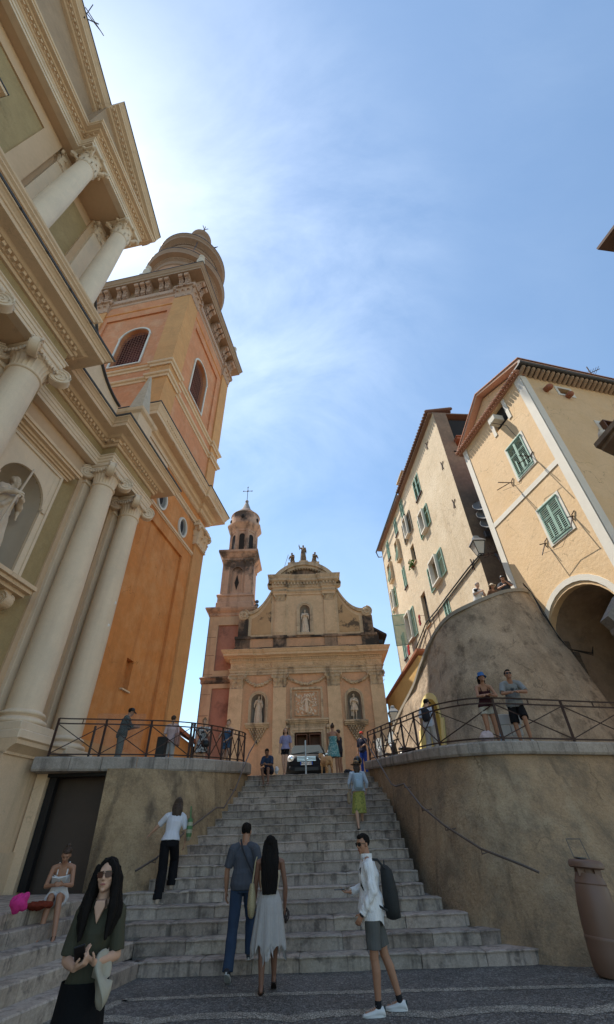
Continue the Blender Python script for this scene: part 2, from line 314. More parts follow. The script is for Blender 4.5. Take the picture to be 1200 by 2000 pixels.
def plate(mb,P,u0,u1,z0,z1,holes=(),depth=.3,back=False):
    """front face with holes; P(u,z,d)->point. hole (a,b,c,d) or (a,b,c,spring,'arch')"""
    H=[]
    for h in holes:
        if len(h)==5: H.append((h[0],h[1],h[2],h[3]+(h[1]-h[0])/2,True,h[3]))
        else: H.append((*h,False,None))
    us=sorted({u0,u1,*[h[0] for h in H],*[h[1] for h in H]}); zs=sorted({z0,z1,*[h[2] for h in H],*[h[3] for h in H]})
    us=[u for u in us if u0-1e-6<=u<=u1+1e-6]; zs=[z for z in zs if z0-1e-6<=z<=z1+1e-6]
    for a,b in zip(us,us[1:]):
        for c,d in zip(zs,zs[1:]):
            um,zm=(a+b)/2,(c+d)/2
            if any(h[0]<um<h[1] and h[2]<zm<h[3] for h in H): continue
            mb.poly([P(a,c,0),P(b,c,0),P(b,d,0),P(a,d,0)])
    for a,b,c,d,ar,sp in H:
        if not ar:
            for q in (((a,c),(b,c)),((b,c),(b,d)),((b,d),(a,d)),((a,d),(a,c))):
                mb.poly([P(*q[0],0),P(*q[1],0),P(*q[1],depth),P(*q[0],depth)])
        else:
            r=(b-a)/2; m=(a+b)/2; pts=[(m+r*math.cos(t/16*math.pi),sp+r*math.sin(t/16*math.pi)) for t in range(17)]
            for q in (((a,sp),(a,c)),((a,c),(b,c)),((b,c),(b,sp))):
                mb.poly([P(*q[0],0),P(*q[1],0),P(*q[1],depth),P(*q[0],depth)])
            for p,q in zip(pts,pts[1:]):
                mb.poly([P(*p,0),P(*q,0),P(*q,depth),P(*p,depth)])
                e=b if (p[0]+q[0])/2>m else a
                mb.poly([P(*p,0),P(p[0],d,0) if True else 0,P(q[0],d,0),P(*q,0)])
    if back: mb.poly([P(u0,z0,depth),P(u1,z0,depth),P(u1,z1,depth),P(u0,z1,depth)])
def arch_pts(m,r,sp,n=16,rz=None):
    rz=rz or r
    return [(m+r*math.cos(t/n*math.pi),sp+rz*math.sin(t/n*math.pi)) for t in range(n+1)]
def arch_trim(mb,P,a,b,c,sp,w,out,inn=0):
    """moulded surround of an arched opening: width w, projecting out"""
    m=(a+b)/2; r=(b-a)/2
    inner=[(b,c)]+arch_pts(m,r,sp)+[(a,c)]; outer=[(b+w,c)]+arch_pts(m,r+w,sp)+[(a-w,c)]
    for (p,q),(p2,q2) in zip(zip(inner,inner[1:]),zip(outer,outer[1:])):
        mb.hexa([P(*p,inn),P(*q,inn),P(*q2,inn),P(*p2,inn)],[P(*p,-out),P(*q,-out),P(*q2,-out),P(*p2,-out)])
def rect_trim(mb,P,a,b,c,d,w,out,inn=0):
    for q in (((a-w,c-w),(b+w,c)),((a-w,d),(b+w,d+w)),((a-w,c),(a,d)),((b,c),(b+w,d))):
        (x0,y0),(x1,y1)=q; f=[(x0,y0),(x1,y0),(x1,y1),(x0,y1)]
        mb.hexa([P(*p,inn) for p in f],[P(*p,-out) for p in f])
def pbox(mb,P,a,b,c,d,i,o):
    f=[(a,c),(b,c),(b,d),(a,d)]; mb.hexa([P(*p,-i) for p in f],[P(*p,-o) for p in f])
def volute(mb,c,r,ax,t,turns=2.2,n=40):
    """spiral scroll disc, axis ax (unit, horizontal), thickness t"""
    c=Vector(c);ax=Vector(ax).normalized(); u=Vector((0,0,1)).cross(ax).normalized(); z=Vector((0,0,1))
    k=18; mb.rings([[c+ax*s+u*r*.94*math.cos(i/k*math.tau)+z*r*.94*math.sin(i/k*math.tau) for i in range(k)] for s in (-t*.4,t*.4)])
    for sd in (-1,1):
        pts=[]
        for i in range(n+1):
            f=i/n; rr=r*(1-.85*f); a=f*turns*math.tau+math.pi/2
            pts.append(c+ax*sd*t*.42+u*rr*math.cos(a)+z*rr*math.sin(a))
        mb.tube(pts,r*.12,5,r*.07)
    mb.ell(c,(r*.16,)*3,n=8,m=5)
def leaf(mb,base,out,h,w,curl):
    """acanthus leaf: base point, outward unit vec"""
    base=Vector(base);out=Vector(out).normalized(); sd=Vector((-out.y,out.x,0)); rows=[]
    for i in range(6):
        f=i/5; zz=h*(f if f<.8 else .8+(f-.8)*.2-.0) - (max(0,f-.8)*h*.5); oo=curl*(f**2.5); ww=w*(.75+.35*math.sin(f*3.1))*(1-.75*max(0,f-.7)/.3)
        for_=[]
        for j in range(5):
            t=(j-2)/2; jag=1+.18*math.sin(i*2.6+abs(t)*5)
            for_.append(base+out*(oo+.10*w*(1-t*t)*1.2)+sd*t*ww/2*jag+Vector((0,0,zz)))
        rows.append(for_)
    a=[[mb.p(q) for q in r] for r in rows]
    for r1,r2 in zip(a,a[1:]):
        for j in range(4): mb.face((r1[j],r1[j+1],r2[j+1],r2[j]))
def corinthian(mb,c,r,h,sq=False,hw=None,sides=(0,1,2,3)):
    """c = centre of capital bottom; round (or pilaster if hw=(hx,hy))"""
    x,y,z=c
    if hw is None: mb.lathe([(r,0),(r*1.06,.02*h),(r*1.06,.06*h),(r*.97,.08*h),(r*1.0,.5*h),(r*1.15,.8*h),(r*1.3,.9*h)],c,20)
    else:
        hx,hy=hw; mb.rings([[(x-hx*k,y-hy*k,z+q*h),(x+hx*k,y-hy*k,z+q*h),(x+hx*k,y+hy*k,z+q*h),(x-hx*k,y+hy*k,z+q*h)] for k,q in ((1.04,0),(1.04,.06),(.98,.07),(1.0,.5),(1.08,.8),(1.16,.9))])
    e=r*1.5 if hw is None else 0
    A=(hw[0]*1.25+.05,hw[1]*1.25+.05) if hw else (e,e)
    mb.cbox(x-A[0],x+A[0],y-A[1],y+A[1],z+.89*h,z+h,.02)
    def at(a):
        if hw is None: return Vector((x+r*math.cos(a),y+r*math.sin(a),0)),Vector((math.cos(a),math.sin(a),0))
    if hw is None:
        for row,(zz,hh,nn,cu) in enumerate(((.06,.36,8,.26),(.30,.40,8,.34))):
            for k in range(nn):
                a=(k+.5*row)/nn*math.tau; p,o=at(a); leaf(mb,(p.x,p.y,z+zz*h),o,hh*h,r*.72,cu*r)
    else:
        for sx,sy,L_ in ((1,0,hw[1]),(-1,0,hw[1]),(0,1,hw[0]),(0,-1,hw[0])):
            for row,(zz,hh,cu) in enumerate(((.06,.36,.16),(.30,.40,.22))):
                k=3 if row==0 else 2
                for i in range(k):
                    t=((i+.5)/k-.5)*2*L_; p=(x+sx*hw[0]+(t if sx==0 else 0),y+sy*hw[1]+(t if sy==0 else 0),z+zz*h)
                    leaf(mb,p,(sx,sy,0),hh*h,2*L_/k*1.05,cu*h)
    for sx in (-1,1):
        for sy in (-1,1):
            d=Vector((sx,sy,0)).normalized(); vx=x+sx*A[0]*.86; vy=y+sy*A[1]*.86
            volute(mb,(vx,vy,z+.76*h),.13*h,(-d.y,d.x,0),.12*h,1.6,18)
            mb.cone((x+sx*A[0]*.5,y+sy*A[1]*.5,z+.5*h),(vx,vy,z+.74*h),.05*h,.07*h,6)
    for sx,sy in ((1,0),(-1,0),(0,1),(0,-1)): mb.ell((x+sx*A[0],y+sy*A[1],z+.92*h),(.08*h,)*3,n=8,m=5)
def ionic(mb,c,r,h):
    x,y,z=c
    mb.lathe([(r*1.0,0),(r*1.08,.02),(r*1.1,.05),(r*1.08,.09),(r*1.0,.1)],c,28)
    mb.lathe([(r*1.0,.1),(r*1.03,.3*h),(r*1.16,.52*h),(r*1.22,.56*h)],c,96,flute=(24,.05))
    mb.lathe([(r*1.2,.55*h),(r*1.32,.6*h),(r*1.34,.68*h),(r*1.2,.74*h)],c,28)
    e=r*1.32; mb.cbox(x-e,x+e,y-e,y+e,z+.86*h,z+h,.02); e*=.94; mb.box(x-e,x+e,y-e,y+e,z+.74*h,z+.87*h)
    for sx in (-1,1):
        for sy in (-1,1):
            d=Vector((sx,sy,0)).normalized(); v=Vector((x+sx*r*1.22,y+sy*r*1.22,z+.62*h))
            volute(mb,v,.31*h,(-d.y,d.x,0),.26*h,2.4,34)
    for sx,sy in ((1,0),(-1,0),(0,1),(0,-1)):
        for k in range(7):
            t=(k-3)/3*.62; zz=z+.66*h-.06*h*(1-abs(t)/.62)
            mb.ell((x+sx*r*1.34+(0 if sx else t*r*1.3),y+sy*r*1.34+(0 if sy else t*r*1.3),zz),(.045*h,.045*h,.075*h),n=6,m=5)
def colbase(mb,c,r,h):
    x,y,z=c; e=r*1.42
    mb.cbox(x-e,x+e,y-e,y+e,z,z+.34*h,.02)
    def tor(z0,z1,rr): 
        zc=(z0+z1)/2; hh=(z1-z0)/2; return [(rr-hh+hh*math.sin(t),zc-hh*math.cos(t)) for t in [i/6*math.pi for i in range(7)]]
    mb.lathe(tor(.34*h,.58*h,r*1.42)+[(r*1.2,.60*h),(r*1.12,.68*h),(r*1.2,.74*h)]+tor(.74*h,.92*h,r*1.24)+[(r*1.05,.94*h),(r,h)],c,32)
def shaft(mb,c,r,h):
    mb.lathe([(r*(1-.15*max(0,(k/10-.25))**1.6/.62),h*k/10) for k in range(11)],c,36)
def column(T,c,s,z0,z1,r,kind,m,base=.55,cap=.9,label=None):
    a=MB(); shaft(a,(c,s,z0+base),r,z1-z0-base-cap); o=T.part('column',a,m,smooth=40,label=label)
    b=MB(); colbase(b,(c,s,z0),r,base); T.part('base',b,m,o,smooth=40)
    k=MB(); rt=r*.86
    if kind=='ionic': ionic(k,(c,s,z1-cap),rt,cap)
    else: corinthian(k,(c,s,z1-cap),rt,cap)
    T.part('capital',k,m,o,smooth=50); return o
def finish(o): pass
# ================= BASILICA (frame 9.5 deg: x=c outward, y=s along)
A1=R(9.5)
BA=Thing('basilica','cream and olive two-storey baroque church front with round columns and a big cornice','church',off=(-12,5,0),a=A1)
def PW(c0): return lambda u,z,d:(c0-d,u,z)
def niche(mb,P,a,b,z0,sp,dep=None):
    m=(a+b)/2; r=(b-a)/2; dep=dep or r*.85; n=12
    cols=[]
    for i in range(n+1):
        t=i/n*math.pi; u=m+r*math.cos(t); d=dep*math.sin(t)
        cols.append((t,u,d))
    for (t,u,d),(t2,u2,d2) in zip(cols,cols[1:]):
        mb.poly([P(u,z0,d),P(u2,z0,d2),P(u2,sp,d2),P(u,sp,d)])
    k=6
    for j in range(k):
        p0,p1=j/k*math.pi/2,(j+1)/k*math.pi/2
        for i in range(n):
            t,t2=i/n*math.pi,(i+1)/n*math.pi
            q=[P(m+r*math.cos(x)*math.cos(p),sp+r*math.sin(p),dep*math.sin(x)*math.cos(p)) for x,p in ((t,p0),(t2,p0),(t2,p1),(t,p1))]
            mb.poly(q)
    mb.poly([P(u,z0,d) for t,u,d in cols])
# podium and walls
def podium(c,s0,s1,cb=-12.5,z1=4.12):
    b=MB(); b.box(cb,c,s0,s1,0,z1-.3); b.box(cb,c+.12,s0-.0,s1+.12,0,1.75); BA.part('podium',b,cream)
    b=MB(); path=[(c,s0),(c,s1),(cb,s1)]
    sweep(b,path,closedprof([(0,z1-.36),(.05,z1-.36),(.05,z1-.3),(.16,z1-.2),(.28,z1-.14),(.28,z1-.04),(.33,z1)])); BA.part('podium_cornice',b,cream,smooth=30)
podium(-9.9,10.75,12.35); podium(-9.05,-14,7.0)
b=MB(); b.box(-18,-10.6,7.0,10.75,0,4.0); BA.part('podium',b,cream)
b=MB(); b.cbox(-11.2,-9.72,10.85,12.25,4.12,4.36,.03); BA.part('plinth',b,creamL)
b=MB(); b.box(-18,-11.2,11.0,14.6,3.2,16.1); BA.part('wall',b,olive)
b=MB(); b.box(-18,-10.6,-14,7.3,3.9,16.1); BA.part('wall',b,olive)
nb=(7.86,9.84,8.6,11.2)
b=MB(); plate(b,PW(-11.2),7.3,11.0,3.9,14.6,[(*nb,'arch')],.06); b.box(-18,-12.4,7.3,11.0,3.9,16.1); BA.part('wall',b,olive)
N1=MB(); niche(N1,PW(-11.21),*nb,1.0); no=BA.part('niche',N1,mat('niche_grey',(.50,.41,.31),var=.06),smooth=60)
b=MB(); P=PW(-11.2)
pbox(b,P,7.6,7.86,8.3,13.0,-.0,.10); pbox(b,P,9.84,10.08,8.3,13.0,0,.10)
r=.99; ap=arch_pts(8.85,r,11.2)
for p,q in zip(ap,ap[1:]): b.hexa([P(*p,0),P(*q,0),P(q[0],13.0,0),P(p[0],13.0,0)],[P(*p,-.09),P(*q,-.09),P(q[0],13.0,-.09),P(p[0],13.0,-.09)])
rect_trim(b,P,7.66,10.04,8.4,12.85,.10,.15,-.05)
for sgn,u in ((1,9.84),(-1,7.86)): pbox(b,P,min(u,u+sgn*.14),max(u,u+sgn*.14),11.1,11.25,0,.16)
BA.part('niche_frame',b,creamL,no)
b=MB(); 
for k,(z,o) in enumerate(((12.98,.14),(13.06,.22),(13.14,.30),(13.24,.44),(13.34,.5))): pbox(b,P,7.42-o*.6,10.28+o*.6,z,z+.13,0,o)
BA.part('niche_hood',b,cream,no)
b=MB()
for z,o in ((8.28,.62),(8.16,.52),(8.04,.36)): pbox(b,P,7.5-o*.5,10.2+o*.45,z,z+.13,-.05,o)
for u in (7.75,9.85):
    volute(b,(-10.98,u,7.72),.24,(0,1,0),.34); b.box(-11.2,-10.95,u-.15,u+.15,7.5,8.05)
BA.part('niche_sill',b,cream,no)
# pilasters
def pil(c,s,z0,z1,w1,w2,kind=None):
    b=MB(); b.box(c-.1,c+.07,s-w1,s+w1,z0,z1); BA.part('pilaster',b,beige)
    b=MB(); b.cbox(c,c+.20,s-w2,s+w2,z0,z1-.0,.015)
    if kind: b.cbox(c-.02,c+.32,s-w2-.06,s+w2+.06,z0,z0+.45,.03); b.cbox(c-.02,c+.27,s-w2-.05,s+w2+.05,z1-.9,z1-.8,.02)
    BA.part('pilaster',b,creamL)
pil(-11.2,11.62,4.0,14.5,.70,.50,1); pil(-11.2,13.78,4.0,14.5,.66,.50,1)
pil(-10.6,6.2,4.0,14.5,.9,.6,1); pil(-10.6,3.6,4.0,14.5,.9,.6,1)
b=MB(); b.box(-11.25,-11.12,7.3,11.0,13.6,14.5); BA.part('band',b,beige)
# columns
column(BA,-10.5,11.6,4.36,14.5,.5,'ionic',creamL,.6,1.05,'column on the moulded pedestal, nearest but one to the orange wall')
col2=column(BA,-10.5,13.7,4.05,14.5,.48,'ionic',creamL,.6,1.05,'column beside the orange wall with small white scars')
for s_,z_ in ((13.765,9.4),(13.70,8.45)):
    b=MB(); rc=.462; an_=math.asin((s_-13.7)/rc); b.ell((-10.5+rc*math.cos(an_),s_,z_),(.02,.07,.05),Matrix.Rotation(an_,3,'Z'),10,7); b.ell((-10.5+rc*math.cos(an_),s_-.03,z_-.05),(.02,.03,.04),Matrix.Rotation(an_,3,'Z'),8,6); BA.part('plaster_scar',b,mat('bare_plaster',(.8,.78,.75),var=.05),col2,smooth=60)
column(BA,-9.9,6.2,4.1,14.5,.56,'ionic',creamL,.6,1.1)
column(BA,-9.9,3.6,4.1,14.5,.56,'ionic',creamL,.6,1.1)
# lower entablature
path=[(-9.45,-14),(-9.45,6.78),(-10.75,6.78),(-10.75,11.1),(-10.1,11.1),(-10.1,14.35),(-17,14.35)]
def inset(path,o): 
    mb=MB(); 
    return [(x,y) for x,y in path]
b=MB(); b.prism([(-9.5,-14),(-9.5,6.73),(-10.8,6.73),(-10.8,11.15),(-10.15,11.15),(-10.15,14.3),(-17,14.3),(-17,-14)],14.51,16.1); BA.part('entablature_core',b,cream)
b=MB(); sweep(b,path,closedprof([(0,14.5),(0,14.64),(.03,14.65),(.03,14.79),(.06,14.80),(.06,14.92),(.11,14.95),(.11,14.99)])); BA.part('architrave',b,creamL)
b=MB(); sweep(b,path,closedprof([(-.02,14.99),(-.02,15.5)])); BA.part('frieze',b,olive)
b=MB(); sweep(b,path,closedprof([(.0,15.5),(.06,15.5),(.1,15.56),(.1,15.6),(.16,15.6),(.16,15.76),(.3,15.78),(.36,15.84),(.40,15.86),(.76,15.88),(.76,16.04),(.8,16.06),(.82,16.12),(.9,16.2),(.95,16.22),(.95,16.27)]))
dentils(b,path[1:-1] and path,.14,.28,15.62,15.76,.11,.10); BA.part('cornice',b,cream)
b=MB(); sweep(b,path,closedprof([(.98,16.272),(1.0,16.34)],-2)); 
for a_,b_ in zip(path,path[1:]):
    a_,b_=Vector(a_),Vector(b_); d=(b_-a_).normalized(); n_=Vector((d.y,-d.x)); k=int((b_-a_).length/1.1)
    for i in range(k): q=a_+d*(i+.5)*(b_-a_).length/k+n_*.97; b.ell((q.x,q.y,16.28),(.06,.06,.03),n=8,m=5)
BA.part('roof_edge',b,lead)
# attic pedestal, scroll wing, obelisk
b=MB(); b.box(-17,-9.4,-14,6.9,16.3,18.25); BA.part('attic',b,cream)
b=MB(); sweep(b,[(-9.4,-14),(-9.4,6.9),(-17,6.9)],closedprof([(0,18.0),(.05,18.0),(.08,18.08),(.16,18.14),(.16,18.2),(.22,18.26),(.24,18.34)])); BA.part('attic_cornice',b,cream)
b=MB(); b.box(-9.45,-9.385,4.15,5.95,16.5,17.75)
BA.part('attic_panel',b,mat('attic_pink',(.50,.34,.235),var=.05,bump=.2))
b=MB(); pts=[(-10.3,7.0,16.3),(-10.3,7.0,21.0)]
for i in range(13):
    t=i/12; pts.append((-10.3,7.0+3.6*t,17.6+3.4*(1-t)**2.2))
pts.append((-10.3,10.6,16.3)); b.extr(pts,(-.7,0,0)); BA.part('scroll_wing',b,cream)
b=MB(); 
for i in range(12):
    t,t2=i/12,(i+1)/12; y0,y1=7.0+3.6*t,7.0+3.6*t2; z0,z1=17.6+3.4*(1-t)**2.2,17.6+3.4*(1-t2)**2.2
    b.hexa([(-10.18,y0,z0),(-10.18,y1,z1),(-11.1,y1,z1),(-11.1,y0,z0)],[(-10.18,y0,z0+.06),(-10.18,y1,z1+.06),(-11.1,y1,z1+.06),(-11.1,y0,z0+.06)])
BA.part('roof_edge',b,lead)
b=MB(); b.cbox(-10.6,-9.45,11.05,12.2,16.3,17.7,.03); sweep(b,[(-10.6,11.05),(-9.45,11.05),(-9.45,12.2),(-10.6,12.2)],[(0,17.6),(.12,17.7),(.16,17.85),(0,17.9)],closed=True); b.box(-10.55,-9.5,11.1,12.15,17.6,17.9)
b.cbox(-10.5,-9.55,12.2,14.3,16.3,17.3,.03); b.box(-10.55,-9.5,12.2,14.35,17.3,17.42)
BA.part('pedestal',b,cream)
OB=Thing('obelisk','small weathered stone obelisk on the cornice in front of the orange tower','obelisk',off=(-10.02,11.62,17.9),a=A1)
b=MB(); 
for sx in (-1,1):
    for sy in (-1,1): b.ell((-10.02+sx*.27,11.62+sy*.27,18.02),(.12,)*3,n=10,m=6)
b.rings([[(-10.02-h,11.62-h,z),(-10.02+h,11.62-h,z),(-10.02+h,11.62+h,z),(-10.02-h,11.62+h,z)] for h,z in ((.42,18.12),(.38,18.3),(.36,18.32),(.05,21.2),(.01,21.3))]); OB.part('obelisk_shaft',b,mat('obelisk_stone',(.52,.43,.32),var=.2,vscale=4,bump=.5))
# upper storey
b=MB(); b.box(-17,-11.35,2.9,7.2,18.3,26.4); BA.part('wall',b,beige)
b=MB(); b.box(-11.4,-11.31,4.35,5.95,18.3,25.6); b.box(-17,-11.0,-14,2.9,18.3,26.4); BA.part('wall',b,olive)
b=MB(); b.box(-11.05,-10.93,-14,2.95,25.6,26.4); b.box(-11.05,-10.93,2.15,2.95,18.3,25.6); BA.part('band',b,beige)
for s in (6.5,3.7):
    b=MB(); b.box(-11.4,-11.2,s-.75,s+.72,18.3,26.4); BA.part('pilaster',b,beige)
    b=MB(); b.box(-11.3,-11.02,s-.5,s+.5,18.3,25.5); corinthian(b,(-11.2,s,25.4),.4,1.0,hw=(.2,.5)); BA.part('pilaster',b,creamL,smooth=50)
column(BA,-10,6.5,18.36,26.4,.43,'c',creamL,.5,1.15); column(BA,-10,3.7,18.36,26.4,.43,'c',creamL,.5,1.15)
b=MB(); P=PW(-11.0)
pbox(b,P,-2.2,.5,19.2,22.6,-.0,.1); pbox(b,P,-2.4,2.3,20.45,20.6,0,.12)
for z,o in ((22.9,.14),(23.05,.28),(23.2,.4)): pbox(b,P,-2.4-o,.5+o,z,z+.16,0,o)
wf=BA.part('window_frame',b,cream); b=MB(); pbox(b,P,-1.8,.1,19.5,22.2,-.1,.11); BA.part('pane',b,dark,wf)
b=MB(); pbox(b,P,-2.8,.92,23.36,23.42,0,.43); BA.part('roof_edge',b,lead)
path=[(-10.25,-14),(-10.25,3.05),(-9.57,3.05),(-9.57,7.1),(-17,7.1)]
b=MB(); b.prism([(-10.3,-14),(-10.3,3.1),(-9.62,3.1),(-9.62,7.05),(-17,7.05),(-17,-14)],26.42,27.7); BA.part('entablature_core',b,beige)
b=MB(); sweep(b,path,closedprof([(0,26.4),(0,26.55),(.04,26.56),(.04,26.7),(.1,26.75),(.1,26.8)])); BA.part('architrave',b,creamL)
b=MB(); sweep(b,path,closedprof([(0,26.8),(0,27.05),(.05,27.07),(.08,27.1),(.08,27.14),(.12,27.15),(.12,27.27),(.24,27.29),(.28,27.34),(.44,27.36),(.44,27.48),(.48,27.5),(.5,27.56),(.5,27.6)]))
dentils(b,path,.1,.2,27.15,27.27,.1,.1); BA.part('cornice',b,cream)
SL=.54
def zr(s): return 27.62+(7.55-s)*SL
def rake(c,s0,s1):
    """pediment raking cornice from s0 (low) to s1 (high), face plane c"""
    pr=[(-.3,0),(0,0),(.06,.06),(.12,.06),(.12,.2),(.26,.22),(.3,.27),(.46,.29),(.46,.42),(.5,.46),(.56,.56),(.62,.62),(.62,.66),(-.3,.66)]
    b=MB(); b.rings([[(c+o,s,zr(s)+u) for o,u in pr] for s in (s0,s1)],closed=True)
    k=int((s0-s1)/.21)
    for i in range(k):
        s=s0-(i+.5)*(s0-s1)/k; z=zr(s); b.hexa([(c+.1,s-.05,z+.05+.05*SL),(c+.22,s-.05,z+.05+.05*SL),(c+.22,s+.05,z+.05-.05*SL),(c+.1,s+.05,z+.05-.05*SL)],[(c+.1,s-.05,z+.18+.05*SL),(c+.22,s-.05,z+.18+.05*SL),(c+.22,s+.05,z+.18-.05*SL),(c+.1,s+.05,z+.18-.05*SL)])
    BA.part('raking_cornice',b,cream)
    b=MB(); b.hexa([(c+.65,s0,zr(s0)+.665),(c+.65,s1,zr(s1)+.665),(c-3,s1,zr(s1)+.665),(c-3,s0,zr(s0)+.665)],[(c+.65,s0,zr(s0)+.74),(c+.65,s1,zr(s1)+.74),(c-3,s1,zr(s1)+.74),(c-3,s0,zr(s0)+.74)]); BA.part('roof_edge',b,lead)
rake(-9.57,7.65,2.5); rake(-10.25,2.5,-4.5)
b=MB()
b.extr([(-9.7,7.4,27.6),(-9.7,2.5,27.6),(-9.7,2.5,zr(2.5)+.3),(-9.7,7.5,27.9)],(-1.2,0,0)); b.extr([(-10.4,2.5,27.6),(-10.4,-4.5,27.6),(-10.4,-4.5,zr(-4.5)+.3),(-10.4,2.5,zr(2.5)+.3)],(-1.2,0,0))
BA.part('tympanum',b,mat('tympanum_brown',(.42,.285,.175),var=.15,bump=.3))
b=MB(); b.box(-17,-11.5,-14,7.1,27.6,27.9); BA.part('roof',b,lead)
# antenna on the pediment
AN=Thing('rooftop_cross','thin iron cross and rods rising above the pediment at the photo top left','cross',off=(-9.7,-.35,33.0),a=A1)
b=MB(); x,y,z=-9.7,-.35,32.6; b.tube([(x,y,z-.2),(x+.1,y+.3,z+1.3)],.025); b.tube([(x-.1,y-.3,z+.9),(x+.3,y+.7,z+.75)],.02); b.tube([(x-.1,y-.15,z+.7),(x+.3,y+.5,z+.5)],.02); b.tube([(x,y,z-.2),(x+.3,y-.3,z+.9)],.02); AN.part('cross_bars',b,iron)
# ================= BELL TOWER
TX,TY=-15.1,18.2
BT=Thing('bell_tower','tall orange square bell tower with ochre corners and a round lantern stage','tower',off=(TX,TY,3.2),a=A1)
c0,c1,s0,s1=-19.2,-11.0,14.0,22.4
def PN(u,z,d): return (c1-d,u,z)        # face towards the stairs
def PS(u,z,d): return (u,s0+d,z)        # face towards the camera
b=MB(); plate(b,PN,s0,s1,3.2,21,[(15.2,19.95,4.9,15.45)],.13); b.box(c0,c1-.4,s0+.01,s1-.01,3.2,21); b.box(c0,c1-.001,s0,s0+.02,3.2,21); b.box(c0,c1,s1-.02,s1,3.2,21)
plate(b,lambda u,z,d:PN(u,z,d+.13),15.2,19.95,4.9,15.45,[(17.05,17.62,7.15,8.45)],.27,False)
BT.part('wall',b,orange)
b=MB(); b.box(c1-.38,c1-.02,17.0,17.68,7.09,7.15); BT.part('sill',b,cream)
b=MB(); b.box(c1-.42,c1-.395,17.05,17.62,7.15,8.45); BT.part('pane',b,orange)
b=MB(); b.box(c1-.2,c1+.13,21.1,s1+.13,3.2,17.1); BT.part('corner_pilaster',b,ochre)
b=MB(); b.box(c1-.01,c1+.06,14.6,21.1,3.2,4.9); BT.part('plinth',b,ochre)
b=MB(); corinthian(b,(c1-.35,21.75,17.05),.5,1.5,hw=(.6,.72)); BT.part('capital',b,cream,smooth=50)
b=MB(); pbox(b,PN,14,21.1,16.25,16.4,0,.1); pbox(b,PN,14,21.1,16.18,16.25,0,.05); BT.part('string_course',b,cream)
for u in (16.6,19.35):
    z=17.15; ru,rz=.42,.55; b=MB(); n=28
    o=[[PN(u+(ru+k)*math.cos(t/n*math.tau),z+(rz+k)*math.sin(t/n*math.tau),-dd) for t in range(n)] for k,dd in ((0,-.01),(0,.1),(.12,.1),(.14,-.01))]; b.rings(o,cap=False)
    fr=BT.part('oval_window',b,white,smooth=40)
    b=MB(); b.rings([[PN(u+ru*q*math.cos(t/n*math.tau),z+rz*q*math.sin(t/n*math.tau),-.012) for t in range(n)] for q in (1,.01)],cap=False); BT.part('pane',b,mat('grey_reveal',(.2,.19,.17)),fr)
    b=MB(); b.rings([[PN(u-.12+ru*.6*q*math.cos(t/n*math.tau),z-.02+rz*.75*q*math.sin(t/n*math.tau),-.02) for t in range(n)] for q in (1,.01)],cap=False); BT.part('opening',b,dark,fr)
b=MB(); path=[(c1-1.5,13.9),(c1,13.9),(c1,21.0),(c1+.16,21.0),(c1+.16,s1+.16),(c0,s1+.16)]
sweep(b,path,closedprof([(0,18.4),(0,18.55),(.05,18.56),(.05,18.7),(.14,18.78),(.14,18.84)])); BT.part('architrave',b,cream)
def egg(mb,path,o,z,r,gap):
    for a_,b_ in zip(path,path[1:]):
        a_,b_=Vector(a_),Vector(b_); L_=(b_-a_).length
        if L_<.4: continue
        d=(b_-a_)/L_; n_=Vector((d.y,-d.x)); k=int(L_/gap)
        for i in range(k): q=a_+d*(i+.5)*L_/k+n_*o; mb.ell((q.x,q.y,z),(r,r,r*1.4),n=6,m=5)
b=MB(); sweep(b,path,closedprof([(0,19.5),(.08,19.52),(.12,19.62),(.16,19.72),(.16,19.8),(.3,19.85),(.34,20.0),(.42,20.1),(.86,20.14),(.86,20.36),(.9,20.4),(.98,20.6),(1.06,20.72),(1.06,20.8)]))
egg(b,path,.12,19.62,.05,.14); egg(b,path,.96,20.56,.06,.17); dentils(b,path,.5,.84,20.08,20.12,.9,.12); BT.part('cornice',b,cream)
b=MB(); sweep(b,path,closedprof([(1.1,20.805),(1.1,20.86)],-2)); BT.part('roof_edge',b,lead)
